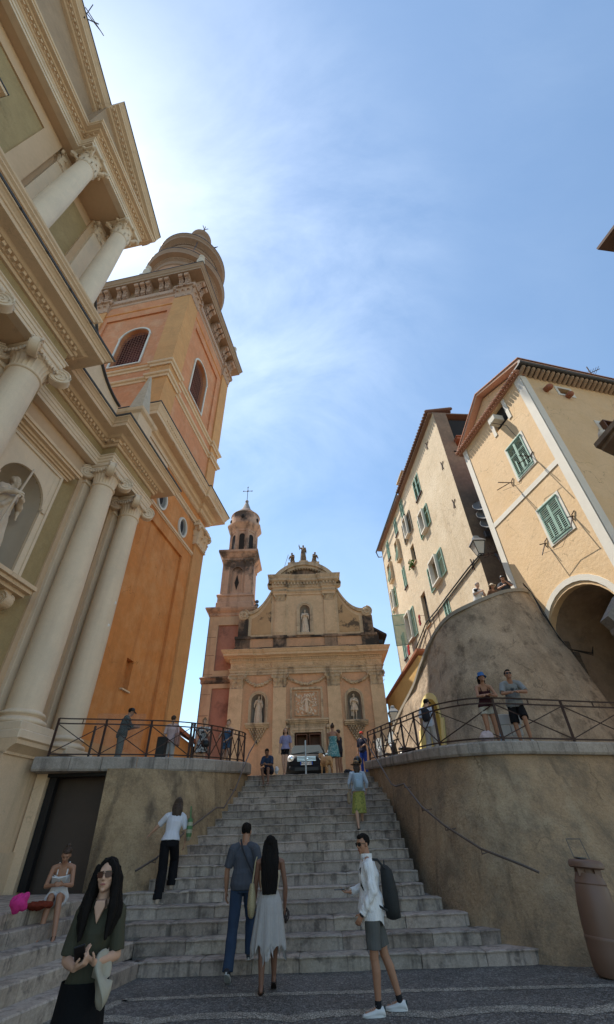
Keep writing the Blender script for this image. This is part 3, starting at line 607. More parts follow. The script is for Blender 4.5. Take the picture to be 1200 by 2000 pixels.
# upper stage
b=MB(); hN=(16.9,19.1,27.55,31.1,'arch'); hS=(-15.7,-13.5,27.55,31.1,'arch')
pn=(15.75,20.5,26.95,34.1); ps=(-17.6,-12.6,26.95,34.1)
plate(b,PN,s0,s1,20.8,37,[pn],.12); plate(b,PS,c0,c1,20.8,37,[ps],.12)
plate(b,lambda u,z,d:PN(u,z,d+.12),pn[0],pn[1],pn[2],pn[3],[hN],.45); plate(b,lambda u,z,d:PS(u,z,d+.12),ps[0],ps[1],ps[2],ps[3],[hS],.45)
b.box(c0,c0+.4,s0,s1,20.8,37); b.box(c0,c1,s1-.4,s1,20.8,37); BT.part('wall',b,orangeP)
b=MB(); b.box(c0+.4,c1-1.2,s0+1.2,s1-.4,20.8,37); BT.part('core',b,mat('belfry_maroon',(.11,.03,.028),var=.2))
for PF,h in ((PN,hN),(PS,hS)):
    b=MB(); Pq=(lambda PF:lambda u,z,d:PF(u,z,d+.12))(PF); arch_trim(b,Pq,h[0],h[1],h[2],h[3],.13,.07,.0); pbox(b,Pq,h[0]-.1,h[1]+.1,h[2]-.12,h[2],0,.08)
    for u in (h[0]-.16,h[1]): pbox(b,Pq,u,u+.16,h[3]-.06,h[3]+.12,0,.09)
    fr=BT.part('belfry_window',b,white)
    b=MB(); m=(h[0]+h[1])/2; r=(h[1]-h[0])/2
    z=h[2]+.12
    while z<h[3]+r-.1:
        hw=r if z<h[3] else math.sqrt(max(0,r*r-(z-h[3])**2)); pts=[Pq(m+t/8*hw,z+.02*math.sin(t*2),.25) for t in range(-8,9)]; b.tube(pts,.015,5); z+=.24
    u=-r+.12
    while u<r:
        top=h[3]+math.sqrt(max(0,r*r-u*u)); b.tube([Pq(m+u,h[2],.28),Pq(m+u,top,.28)],.015,5); u+=.22
    BT.part('lattice',b,mat('maroon_lattice',(.38,.19,.155),var=.1),fr)
b=MB()
for u0,u1 in ((s0-.12,15.25),(21.2,s1+.12)): 
    b.box(c1-.3,c1+.121,u0,u1,20.85,35.6)
b.box(-12.25,c1+.119,s0-.119,s0+.3,20.85,35.6); b.box(c0-.12,-17.95,s0-.12,s0+.3,20.85,35.6); BT.part('corner_pilaster',b,ochre)
def tsq(o): return [(c0-o,s0-o),(c1+o,s0-o),(c1+o,s1+o),(c0-o,s1+o)]
P4=[(c0,s0),(c1,s0),(c1,s1),(c0,s1)]
P5=[(c0,s0),(-12.2,s0),(-12.2,s0-.17),(c1+.17,s0-.17),(c1+.17,15.2),(c1,15.2),(c1,21.15),(c1+.17,21.15),(c1+.17,s1+.17),(c0,s1+.17)]
for z in (26.2,24.9):
    b=MB(); sweep(b,P5,closedprof([(0,z),(.04,z),(.07,z+.1),(.07,z+.16),(.16,z+.2),(.2,z+.28),(.2,z+.34)])); BT.part('string_course',b,cream)
b=MB(); sweep(b,[(c0,s0),(c1,s0),(c1,s1)],closedprof([(0,26.75),(.1,26.8),(.1,26.9)])); BT.part('sill_band',b,orange)
b=MB(); sweep(b,[(c0,s0),(-12.3,s0)],closedprof([(0,34.9),(.06,34.95),(.06,35.05)])); sweep(b,[(c1,15.3),(c1,21.2)],closedprof([(0,34.9),(.06,34.95),(.06,35.05)])); BT.part('string_course',b,orange)
tpk=mat('tower_pink_carving',(.50,.33,.235),var=.12,bump=.5,bscale=12)
for cx,cy,hw in ((c1-.55,s0+.55,(.68,.68)),(c1-.55,s1-.55,(.68,.68)),(c0+.55,s0+.55,(.68,.68))):
    b=MB(); corinthian(b,(cx,cy,35.6),.6,1.6,hw=hw); BT.part('capital',b,tpk,smooth=50)
b=MB(); sweep(b,P4,[(0,36.2),(.05,36.25),(.05,36.5),(.14,36.55),(.18,36.7),(.18,37.1),(0,37.1)],closed=True); egg(b,P4+[P4[0]],.16,36.62,.06,.16); BT.part('architrave',b,tpk)
b=MB(); b.box(c0+.01,c1-.01,s0+.01,s1-.01,36.9,39.1)
sweep(b,P4,[(.02,37.1),(.02,38.2),(.1,38.25),(.84,38.3),(.84,38.55),(.9,38.6),(.96,38.8),(1.02,38.9),(1.02,39.0),(0,39.05)],closed=True); BT.part('cornice',b,mat('tower_cornice',(.37,.24,.15),var=.15,bump=.4))
b=MB(); sweep(b,P4,[(1.05,39.0),(1.05,39.06),(0,39.3)],closed=True); BT.part('roof_edge',b,lead)
def corbel(PF,u):
    b=MB(); w=.19
    for t0,t1,o in ((37.15,37.35,.26),(37.35,37.6,.3),(37.6,37.9,.42),(37.9,38.12,.6),(38.12,38.3,.74)):
        f=[(u-w,t0),(u+w,t0),(u+w,t1),(u-w,t1)]; b.hexa([PF(*p,0) for p in f],[PF(f[0][0],f[0][1],-o*.9),PF(f[1][0],f[1][1],-o*.9),PF(f[2][0],f[2][1],-o),PF(f[3][0],f[3][1],-o)])
    ax=Vector(PF(1,0,0))-Vector(PF(0,0,0)); volute(b,PF(u,38.1,-.62),.17,ax,.42,1.5,14); volute(b,PF(u,37.45,-.27),.12,ax,.42,1.5,14)
    for k in (-.1,0,.1): b.tube([PF(u+k,37.15,-.3),PF(u+k,37.5,-.36),PF(u+k,37.9,-.52)],.03,5)
    return b
for PF,us in ((PN,(14.3,14.8,16.2,16.7,17.9,18.4,18.9,20.2,20.7,21.7,22.1)),(PS,(-11.4,-11.9,-13.1,-13.6,-14.7,-15.2,-15.7,-16.8,-17.3,-18.4,-18.9))):
    for u in us: BT.part('corbel',corbel(PF,u),tpk,smooth=40)
drm=mat('drum_render',(.46,.245,.14),var=.14,bump=.4,bscale=9); drc=mat('drum_cornice',(.36,.225,.145),var=.15,bump=.4)
b=MB(); C_=(TX,TY,0); b.lathe([(3.2,39),(3.2,47)],C_,48); BT.part('drum',b,drm,smooth=40)
b=MB(); b.lathe([(3.2,45.6),(3.3,45.7),(3.3,46.3),(3.42,46.4),(3.5,46.6),(3.9,46.75),(3.9,47.0),(4.0,47.2),(4.02,47.4),(2.8,47.7)],C_,48)
for k in range(90): a=k/90*math.tau; b.ell((TX+3.45*math.cos(a),TY+3.45*math.sin(a),46.5),(.06,.06,.09),n=6,m=5)
BT.part('drum_cornice',b,drc,smooth=30)
for zz,rr in ((47.4,4.05),(52.2,3.66)):
    b=MB(); b.lathe([(rr,zz),(rr,zz+.07),(rr-1.2,zz+.3)],C_,48); BT.part('roof_edge',b,lead)
b=MB(); b.lathe([(2.85,47.6),(2.85,51)],C_,48); BT.part('drum',b,drm,smooth=40)
b=MB(); b.lathe([(2.85,50.6),(2.95,50.7),(2.95,51.1),(3.1,51.25),(3.5,51.5),(3.5,51.8),(3.62,52.0),(3.62,52.2),(2.2,52.4)],C_,48)
for k in range(80): a=k/80*math.tau; b.ell((TX+3.05*math.cos(a),TY+3.05*math.sin(a),51.1),(.06,.06,.09),n=6,m=5)
BT.part('drum_cornice',b,drc,smooth=30)
b=MB(); b.lathe([(3.3,52.3),(3.1,53.2),(2.5,54.6),(1.7,55.8),(1.1,56.4),(.95,57),(.95,59.8),(1.1,60),(1.25,60.4),(1.2,60.6),(.9,61.2),(.3,62),(.05,62.6)],C_,32); BT.part('dome',b,drc,smooth=35)
for zt,rr,z0_,z1_ in ((0,3.2,41,44.2),(0,2.85,48.2,49.6)):
    for k in range(8):
        a=k/8*math.tau+.2; ax=Vector((math.cos(a),math.sin(a),0)); t_=Vector((-ax.y,ax.x,0)); cc=Vector((TX,TY,0))
        PK=lambda u,z,d:tuple(cc+ax*(rr*.985-d)+t_*u+Vector((0,0,z)))
        b=MB(); arch_trim(b,PK,-.5,.5,z0_,z1_,.16,.16,.1); fr=BT.part('drum_window',b,tpk)
        b=MB(); b.poly([PK(*q,-.06) for q in [(-.5,z0_),(.5,z0_)]+arch_pts(0,.5,z1_)]); BT.part('opening',b,dark,fr)
for r_,z_ in ((3.6,47.6),(3.3,52.5)):
    pass
b=MB(); 
b.tube([(TX,TY,62.4),(TX,TY,65)],.05); b.tube([(TX-.5,TY,64),(TX+.5,TY,64)],.04); b.tube([(TX,TY-.5,64),(TX,TY+.5,64)],.04); BT.part('cross',b,iron)
b=MB(); b.tube([(TX+.6*3.2,TY-2.7,52),(TX+2.2,TY-3.2,47.7),(TX+2.3,TY-2.4,46),(TX+2,TY-2.6,39)],.03); BT.part('lightning_cable',b,blackm)
def finial(x,y):
    b=MB(); b.lathe([(.42,0),(.42,.25),(.3,.3),(.34,.45),(.5,.6),(.5,.8),(.25,.95),(.2,1.1),(.3,1.6),(.34,2.0),(.22,2.5),(.18,2.6),(.26,2.75),(.25,2.95),(.1,3.05)],(x,y,39.2),14); b.cbox(x-.5,x+.5,y-.5,y+.5,39.05,39.3,.03); return b
for x,y,lb in ((c1+.2,s0-.2,'near corner'),(c1+.2,s1+.2,'far corner'),(c0+3.5,s0-.3,'side towards the church front')):
    t=Thing('stone_finial','pale baluster-shaped finial on the tower cornice, '+lb,'finial',off=(x,y,39.2),a=A1,group='finials round the bell tower roof'); t.part('finial_body',finial(x,y),statm,smooth=40)
# ================= CHAPEL
CX=-.42; CY=30.
CHP=Thing('chapel','ochre baroque chapel facade with curved gable, volutes and carved frieze','chapel',off=(CX,CY+6,4.2))
def PC(u,z,d): return (u,CY+d,z)
def PCm(y): return lambda u,z,d:(u,y+d,z)
HL,HR=-5.68,4.84
b=MB(); nl=(-4.12,-3.2,7.95,9.31,'arch'); nr=(2.24,3.16,7.95,9.31,'arch'); dr=(-1.27,.43,3.9,7.33)
plate(b,PC,HL+.1,HR-.1,3.6,12.4,[nl,nr,dr],.1); b.box(HL+.1,HR-.1,CY+.62,CY+16,3.6,12.4); b.box(HL+.1,HL+.3,CY+.01,CY+.7,3.6,12.4); b.box(HR-.3,HR-.1,CY+.01,CY+.7,3.6,12.4)
b.box(-1.3,.45,CY+.45,CY+.6,3.6,7.4)
CHP.part('wall',b,chapP)
for h in (nl,nr):
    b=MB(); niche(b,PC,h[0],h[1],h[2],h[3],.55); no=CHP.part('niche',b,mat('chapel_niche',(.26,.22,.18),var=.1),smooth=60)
    b=MB(); arch_trim(b,PC,h[0],h[1],h[2],h[3],.09,.06,0); arch_trim(b,PC,h[0]-.09,h[1]+.09,h[2],h[3],.08,.11,0); CHP.part('niche_frame',b,chapG,no)
    b=MB(); m=(h[0]+h[1])/2
    for z,o in ((7.84,.36),(7.75,.28),(7.66,.18)): pbox(b,PC,m-.72-o*.15,m+.72+o*.15,z,z+.1,-.02,o)
    for k in range(7):
        w_=.62*(1-k/7); z=7.6-k*.14; 
        for i in range(max(1,7-k)):
            u=m+(i-(6-k)/2)*.17; b.ell((u,CY-.08,z),(.085,.10,.085),n=7,m=5)
    CHP.part('niche_sill',b,chapG,no,smooth=40)
# pilasters with capitals
def festoonbits(): pass
capm=chapG
for u0,u1 in ((-5.68,-4.66),(-2.74,-1.74),(.90,1.9),(3.82,4.84)):
    b=MB(); pbox(b,PC,u0+.06,u1-.06,3.6,10.15,0,.16); pbox(b,PC,u0,u1,3.6,5.0,0,.26); CHP.part('pilaster',b,chap)
    b=MB(); m=(u0+u1)/2; corinthian(b,(m,CY-.02,10.1),.4,.95,hw=(.42,.15)); CHP.part('capital',b,capm,smooth=50)
fb=MB()
for a_,b_ in ((-4.6,-2.8),(-1.7,.85),(1.95,3.78)):
    n=int((b_-a_)/.11)
    for i in range(n+1):
        t=i/n; z=10.72-.42*math.sin(t*math.pi); r_=.05+.045*math.sin(t*math.pi)
        for j in range(3): fb.ell((a_+(b_-a_)*t+random.uniform(-.04,.04),CY-.07-random.random()*.05,z+random.uniform(-.05,.05)),(r_,r_,r_),n=6,m=5)
CHP.part('festoon',fb,chapG,smooth=60)
b=MB()
pbox(b,PC,-4.5,-2.9,10.35,10.42,0,.03)
# relief panel
b=MB(); rect_trim(b,PC,-1.42,.5,8.15,9.95,.14,.13,0); rect_trim(b,PC,-1.2,.28,8.35,9.78,.05,.09,0); rl=CHP.part('relief_panel',b,chapG)
b=MB(); random.seed(3)
for k in range(150): u=random.uniform(-1.15,.23); z=random.uniform(8.42,9.72); r_=random.uniform(.03,.07); b.ell((u,CY-.01,z),(r_,.05,r_*random.uniform(.6,1.6)),n=7,m=5)
for p,q,r_ in (((-.46,CY-.05,8.6),(-.46,CY-.08,9.1),.15),((-.46,CY-.08,9.1),(-.46,CY-.08,9.35),.12)): b.cone(p,q,r_,r_*.7)
b.ell((-.46,CY-.12,9.5),(.08,.08,.1)); b.cone((-.55,CY-.1,9.3),(-.8,CY-.1,9.05),.05,.04); b.cone((-.37,CY-.1,9.3),(-.12,CY-.1,9.1),.05,.04)
CHP.part('relief_figure',b,statm,rl,smooth=60)
# door
b=MB(); rect_trim(b,PC,-1.27,.43,3.9,7.33,.22,.12,0); rect_trim(b,PC,-1.4,.56,3.9,7.46,.14,.17,0)
pbox(b,PC,-1.62,.78,7.62,7.85,0,.1)
for z,o in ((7.82,.18),(7.9,.28),(8.0,.36)): pbox(b,PC,-1.66-o*.4,.82+o*.4,z,z+.1,0,o)
for k in range(17): pbox(b,PC,-1.5+k*.135,-1.44+k*.135,7.7,7.82,.05,.15)
for u in (-1.72,.88): pbox(b,PC,u-.1,u+.1,3.6,7.8,0,.09); volute(b,(u,CY-.15,7.62),.12,(1,0,0),.18,1.5,16)
df=CHP.part('door_surround',b,chapG)
wood=mat('door_wood',(.12,.05,.025),rough=.6,var=.2,vscale=5)
b=MB(); pbox(b,PC,-1.27,.43,3.9,7.33,-.4,-.3)
for i in range(2):
    for j in range(4): u=-1.2+i*.84; z=4.1+j*.8; rect_trim(b,PC,u+.08,u+.7,z+.08,z+.66,.05,-.25,-.31); pbox(b,PC,u+.16,u+.62,z+.16,z+.58,-.31,-.27)
CHP.part('door',b,wood)
# main entablature
ent=[(HL+.02,CY+8),(HL+.02,CY-.17),(-4.62,CY-.17),(-4.62,CY-.09),(-2.78,CY-.09),(-2.78,CY-.17),(1.94,CY-.17),(1.94,CY-.09),(3.78,CY-.09),(3.78,CY-.17),(HR-.02,CY-.17),(HR-.02,CY+8)]
ent=ent[::-1]; # travel so that outward is to the right
def outw(path,prof,m,name,extra=None):
    b=MB(); sweep(b,path,closedprof(prof),side=-1)
    if extra: extra(b)
    return CHP.part(name,b,m)
b=MB(); b.box(HL+.3,HR-.3,CY,CY+8,11.0,12.5); CHP.part('core',b,chapG)
outw(ent,[(0,11.0),(0,11.15),(.04,11.16),(.04,11.3),(.12,11.36),(.12,11.4)],chapG,'architrave')
def fr_(b):
    random.seed(5)
    for k in range(300):
        u=HL+.15+(HR-HL-.3)*random.random(); z=random.uniform(11.46,11.74); yy=CY-.17 if not(-4.62<u<-2.78 or 1.94<u<3.78) else CY-.09; r_=random.uniform(.03,.06)
        b.ell((u,yy-.0,z),(r_*1.3,.045,r_),n=6,m=4)
outw(ent,[(0,11.4),(0,11.8)],chap,'frieze',fr_)
outw(ent,[(0,11.8),(.06,11.84),(.08,11.9),(.08,12.06),(.2,12.08),(.24,12.14),(.5,12.2),(.5,12.34),(.55,12.38),(.62,12.5),(.66,12.54),(.66,12.58)],chap,'cornice',lambda b:dentils(b,ent[1:-1],.08,.18,11.92,12.05,.09,.07,side=-1))
# attic
b=MB(); pbox(b,PC,-5.45,4.7,12.58,13.7,.0 if False else -8,0.02); CHP.part('attic',b,chapP)
b=MB(); pbox(b,PC,-5.55,4.8,12.56,12.92,0,.10)
for u0,u1 in ((-5.5,-4.45),(-2.75,-1.8),(.95,1.9),(3.65,4.72)): pbox(b,PC,u0,u1,12.58,13.6,0,.13); pbox(b,PC,u0-.05,u1+.05,13.55,13.74,0,.2); pbox(b,PC,u0-.05,u1+.05,12.58,12.86,0,.17)
pbox(b,PC,-5.5,4.75,13.58,13.72,0,.1)
CHP.part('attic_band',b,chapD)
# upper tier wall with side scrolls (outline in u,z extruded back)
def zs(t): return 15.55+ (t**2.3)*2.2     # t 0 at volute,1 at centre block
pts=[(-5.15,13.7),(4.4,13.7),(4.4,15.2)]
for i in range(11): t=i/10; pts.append((4.0-(4.0-1.95)*t,zs(t)))
pts+=[(1.95,17.7),(-2.8,17.7)]
for i in range(10,-1,-1): t=i/10; pts.append((-4.8+(4.8-2.8)*t,zs(t)))
pts.append((-5.15,15.2))
ccw=pts
b=MB(); ntop=(-.80,-.04,13.92,15.75,'arch')
b.extr([(x,CY+.35,z) for x,z in pts],(0,.9,0))
mid=[(x,CY+.05,z) for x,z in pts]; 
# front skin pieces left and right of the centre niche
L_=[p for p in pts if p[0]<=-2.8]; L_=[(-5.15,13.7),(-2.8,13.7),(-2.8,17.7)]+[(-4.8+2.0*i/10,zs(i/10)) for i in range(9,-1,-1)]+[(-5.15,15.2)]
b.extr([(x,CY+.05,z) for x,z in L_],(0,.35,0))
Rr=[(4.4,13.7),(4.4,15.2)]+[(4.0-2.05*i/10,zs(i/10)) for i in range(0,10)]+[(1.95,17.7),(1.95,13.7)]
b.extr([(x,CY+.05,z) for x,z in Rr],(0,.35,0))
plate(b,PCm(CY+.0),-2.8,1.95,13.7,17.7,[ntop],.1)
CHP.part('gable_wall',b,chap)
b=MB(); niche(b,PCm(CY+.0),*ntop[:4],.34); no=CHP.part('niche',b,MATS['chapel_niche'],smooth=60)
b=MB(); arch_trim(b,PCm(CY),*ntop[:4],.10,.06); arch_trim(b,PCm(CY),ntop[0]-.1,ntop[1]+.1,ntop[2],ntop[3],.15,.11); pbox(b,PCm(CY),-1.1,.26,13.72,13.92,0,.2); CHP.part('niche_frame',b,chapG,no)
for sg,x0,x1 in ((-1,-4.8,-2.8),(1,4.0,1.95)):
    b=MB(); q=[]
    for i in range(15): t=i/14; q.append((x0+(x1-x0)*t,zs(t)))
    for (a0,z0_),(a1,z1_) in zip(q,q[1:]): b.hexa([(a0,CY-.10,z0_-.12),(a1,CY-.10,z1_-.12),(a1,CY+1.25,z1_-.12),(a0,CY+1.25,z0_-.12)],[(a0,CY-.14,z0_+.12),(a1,CY-.14,z1_+.12),(a1,CY+1.25,z1_+.12),(a0,CY+1.25,z0_+.12)])
    CHP.part('scroll_coping',b,chapG)
for u in (-4.99,4.22):
    b=MB(); volute(b,(u,CY+.1,15.42),.42,(0,1,0),.6,2,34)
    for k in range(7): a=k/7*math.tau; b.ell((u+.17*math.cos(a),CY-.17,15.42+.17*math.sin(a)),(.09,.05,.09),n=7,m=5)
    CHP.part('volute',b,chapG,smooth=40)
    b=MB(); pbox(b,PC,u-.36,u+.36,13.7,15.1,-.9,.1); pbox(b,PC,u-.2,u+.2,13.9,14.9,0,.13); CHP.part('volute_pier',b,chapD)
for a0,a1,sg in ((-4.4,-2.95,1),(2.1,3.6,-1)):
    b=MB(); 
    top=lambda u:(zs((u+4.8)/2.0) if sg==1 else zs((4.0-u)/2.05))-.45
    n=8; q=[(a0,13.95),(a1,13.95)]+[(a1+(a0-a1)*i/n,top(a1+(a0-a1)*i/n)) for i in range(n+1)]
    b.extr([(x,CY+.02,z) for x,z in q],(0,.1,0)); CHP.part('gable_panel',b,mat('gable_panel_ochre',(.47,.31,.165),var=.12,patch=((.05,.042,.035),.85,.9,.53,.6)) )
for u0,u1 in ((-2.68,-1.9),(1.05,1.83)):
    b=MB(); pbox(b,PC,u0,u1,13.7,16.5,0,.12); pbox(b,PC,u0+.14,u1-.14,13.95,16.3,0,.16); CHP.part('pilaster',b,chap)
    b=MB(); corinthian(b,((u0+u1)/2,CY,16.45),.3,.55,hw=(.36,.13)); CHP.part('capital',b,capm,smooth=50)
e2=[(-2.85,CY+1),(-2.85,CY-.2),(-1.8,CY-.2),(-1.8,CY-.06),(.95,CY-.06),(.95,CY-.2),(2.0,CY-.2),(2.0,CY+1)][::-1]
outw(e2,[(0,17.0),(0,17.15),(.06,17.2),(.06,17.24),(0,17.25),(0,17.55),(.05,17.58)],chap,'upper_frieze')
outw(e2,[(.04,17.58),(.08,17.65),(.08,17.95),(.18,18.0),(.3,18.1),(.3,18.25),(.38,18.4),(.42,18.5),(.42,18.55)],chapG,'upper_cornice',lambda b:(dentils(b,e2[1:-1],.06,.24,17.78,17.98,.11,.13,side=-1),dentils(b,e2[1:-1],.0,.05,17.3,17.42,.05,.06,side=-1)))
for u in (-3.05,2.2):
    b=MB(); volute(b,(u,CY+.2,17.95),.3,(0,1,0),.5,1.6,20); pbox(b,PC,u-.2,u+.2,17.9,18.5,-.5,.0); CHP.part('bracket',b,chapG,smooth=40)
# segmental pediment
cc_=(-.42,16.9); 
def seg(r,t): return (cc_[0]+r*math.sin(t),cc_[1]+r*1.0*math.cos(t))
TT=.95
def arcband(r0,r1,f,bk,m,name):
    b=MB(); n=24
    for i in range(n):
        t0,t1=-TT+2*TT*i/n,-TT+2*TT*(i+1)/n; q=[seg(r0,t0),seg(r0,t1),seg(r1,t1),seg(r1,t0)]
        b.hexa([(x,bk,z) for x,z in q],[(x,f,z) for x,z in q])
    return b
b=arcband(2.55,2.85,CY-.45,CY+.9,chapG,''); b2=arcband(2.35,2.56,CY-.3,CY+.8,chapG,''); 
for k in range(20):
    t=-TT*.95+1.9*TT*k/19; x,z=seg(2.3,t); b2.ell((x,CY-.2,z),(.07,.12,.07),n=6,m=5)
CHP.part('pediment_arch',b,chapG); CHP.part('pediment_arch',b2,chapG)
b=MB(); pp_=[seg(2.6,-TT+2*TT*i/20) for i in range(21)]; b.extr([(x,CY-.05,z) for x,z in [(pp_[-1][0],18.5),(pp_[0][0],18.5)]+pp_],(0,.8,0)); CHP.part('pediment_wall',b,chapD)
b=MB(); pbox(b,PC,-1.7,.86,19.55,19.9,-.6,.12); pbox(b,PC,-.78,-.06,19.85,20.05,-.5,.1); CHP.part('statue_plinth',b,chapG)
b=MB(); b.rings([[(4.55,CY+.6,14.35),(5.6,CY+.6,13.75),(5.6,CY+.6,13.9),(4.55,CY+.6,14.55)],[(4.55,CY+9,14.35),(5.6,CY+9,13.75),(5.6,CY+9,13.9),(4.55,CY+9,14.55)]]); b.box(4.5,5.0,CY+.7,CY+9,12.5,14.3); CHP.part('side_roof',b,mat('dark_roof',(.05,.045,.045),var=.2))
b=MB(); b.cone((4.95,CY-.1,12.6),(4.95,CY-.15,12.95),.13,.1); b.box(4.8,5.1,CY-.35,CY-.05,12.85,13.1); solo('floodlight',b,blackm,'small black floodlight on the right end of the chapel cornice','floodlight',off=(4.95,CY-.1,12.58))
# chapel bell tower
CT_=Thing('chapel_bell_tower','slender pink weathered bell tower with octagonal top left of the chapel','tower',off=(-6.0,CY+2.5,4.0))
TF=CY+.6; D_=3.2
def PT(u,z,d): return (u,TF+d,z)
b=MB(); plate(b,PT,-7.75,-4.4,3.6,15.9,[(-7.0,-5.35,4.5,10.4),(-7.0,-5.35,11.6,15.0)],.12); b.box(-7.74,-4.41,TF+.3,TF+D_,3.6,15.9); b.box(-7.75,-7.7,TF,TF+D_,3.6,15.9); CT_.part('wall',b,mat('chapel_tower_render',(.48,.35,.23),var=.14,bump=.3,streak=((.12,.08,.055),.5,.56,.78,1.6)))
b=MB(); pbox(b,PT,-7.0,-5.35,4.5,10.4,-.16,-.12); pbox(b,PT,-7.0,-5.35,11.6,15.0,-.16,-.12); CT_.part('wall_panel',b,towR)
def tsw(cx,hx,y0,y1,prof,m,name,sm=None):
    b=MB(); sweep(b,[(cx-hx,y0),(cx+hx,y0),(cx+hx,y1),(cx-hx,y1)],prof,closed=True); b.box(cx-hx+.01,cx+hx-.01,y0+.01,y1-.01,prof[0][1],prof[-1][1]); CT_.part(name,b,m)
tsw(-6.08,1.68,TF,TF+D_,[(0,10.7),(.08,10.75),(.08,10.95),(.16,11.05),(.16,11.12),(0,11.2)],chapD,'string_course')
tsw(-6.08,1.68,TF,TF+D_,[(0,15.7),(.06,15.75),(.06,15.95),(.24,16.1),(.32,16.25),(.32,16.35),(0,16.45)],towP,'cornice')
for z in range(8):
    b=MB(); pbox(b,PT,-7.76,-7.08,4.6+z*1.35,4.62+z*1.35,0,.012); CT_.part('joint',b,chapD)
tsw(-5.98,1.36,TF+.3,TF+D_-.1,[(0,16.4),(.1,16.45),(.1,16.9),(.04,16.95),(.04,17.35),(.12,17.4),(.12,17.5),(0,17.6)],towP,'pedestal')
b=MB(); TF2=TF+.42; 
def PT2(u,z,d): return (u,TF2+d,z)
plate(b,PT2,-7.2,-4.75,17.6,20.6,[(-6.42,-5.55,17.8,19.35,'arch')],.1); b.box(-7.19,-4.76,TF2+.11,TF2+2.6,17.6,20.6); b.box(-7.2,-7.15,TF2,TF2+.2,17.6,20.6);b.box(-4.8,-4.75,TF2,TF2+.2,17.6,20.6)
CT_.part('wall',b,towP)
for u0,u1 in ((-7.22,-6.62),(-5.32,-4.73)): b=MB(); pbox(b,PT2,u0,u1,17.6,19.9,0,.13); CT_.part('pilaster',b,towP)
b=MB(); pbox(b,lambda u,z,d:(-4.75+(-d if True else 0),u,z),TF2,TF2+.6,17.6,19.9,0,.12); CT_.part('pilaster',b,towP)
for m in (-6.92,-5.03):
    b=MB(); corinthian(b,(m,TF2-.02,19.85),.25,.5,hw=(.28,.12)); CT_.part('capital',b,towP,smooth=50)
b=MB(); q=[(-5.985,17.95),(-5.80,18.55),(-5.985,19.2),(-6.17,18.55)]; b.extr([(x,TF2+.085,z) for x,z in q],(0,.06,0)); CT_.part('diamond_opening',b,dark)
b=MB(); arch_trim(b,PT2,-6.42,-5.55,17.8,19.35,.06,.05); CT_.part('window_frame',b,towP)
tsw(-5.98,1.24,TF2,TF2+2.6,[(0,20.3),(.06,20.35),(.06,20.55),(.12,20.6),(.3,20.85),(.42,20.95),(.42,21.12),(0,21.25)],towP,'cornice')
OC=(-5.88,TF2+1.35)
def octa(r,z): return [(OC[0]+r*math.cos(k/8*math.tau+math.pi/8),OC[1]+r*math.sin(k/8*math.tau+math.pi/8),z) for k in range(8)]
b=MB(); b.rings([octa(1.22,21.1),octa(1.22,21.4),octa(1.15,21.42),octa(1.15,23.6)])
for k in range(8):
    a=k/8*math.tau+math.pi/8; b.bar((OC[0]+1.17*math.cos(a),OC[1]+1.17*math.sin(a),21.4),(OC[0]+1.17*math.cos(a),OC[1]+1.17*math.sin(a),23.4),.2)
CT_.part('octagon',b,towP)
for k in (5,6,7,4):
    a=k/8*math.tau; ax=Vector((math.cos(a),math.sin(a),0)); t_=Vector((-ax.y,ax.x,0)); cc=Vector((OC[0],OC[1],0))
    PK=lambda u,z,d:tuple(cc+ax*(1.15*math.cos(math.pi/8)-d)+t_*u+Vector((0,0,z)))
    b=MB(); arch_trim(b,PK,-.24,.24,21.45,22.75,.09,.05); fr=CT_.part('belfry_opening',b,towP)
    b=MB(); b.extr([PK(*q,-.02) for q in [(-.24,21.45),(.24,21.45)]+arch_pts(0,.24,22.75,10)],tuple(ax*.01)); CT_.part('opening',b,dark,fr)
b=MB(); b.rings([octa(1.15,23.2),octa(1.22,23.25),octa(1.22,23.4),octa(1.3,23.5),octa(1.55,23.8),octa(1.62,23.9),octa(1.62,24.05),octa(1.3,24.15)]); CT_.part('cornice',b,towP)
b=MB(); b.lathe([(1.3,24.1),(1.3,25.05),(1.36,25.1),(1.3,25.2),(1.0,25.25)],(*OC,0),32); CT_.part('drum',b,towP,smooth=40)
b=MB(); 
for a in (-1.6,-.4,-2.8): b.ell((OC[0]+1.27*math.cos(a),OC[1]+1.27*math.sin(a),24.55),(.16,.16,.2),n=12,m=8)
CT_.part('round_opening',b,dark,smooth=60)
b=MB(); b.lathe([(1.05,25.15),(1.08,25.25),(.95,25.5),(.6,25.85),(.45,25.95)],(*OC,0),26); CT_.part('dome_tiles',b,mat('dark_dome_tiles',(.07,.035,.03),var=.4,vscale=7,bump=.8,bscale=9),smooth=40)
b=MB(); b.lathe([(.5,25.9),(.38,26.2),(.22,26.6),(.12,26.85)],(*OC,0),16); b.ell((OC[0],OC[1],26.95),(.17,.17,.17)); CT_.part('spire',b,mat('spire_tiles',(.28,.26,.24),var=.35,vscale=9,bump=.6),smooth=40)
b=MB(); x,y=OC; b.tube([(x,y,27.1),(x,y,28.6)],.03); b.tube([(x-.42,y,28.15),(x+.42,y,28.15)],.028)
for u in (-.42,.42): b.ell((x+u,y,28.15),(.07,.03,.07),n=8,m=5)
b.ell((x,y,28.6),(.07,.03,.07),n=8,m=5); b.ell((x,y,28.15),(.1,.03,.1),n=8,m=5); CT_.part('cross',b,irong)
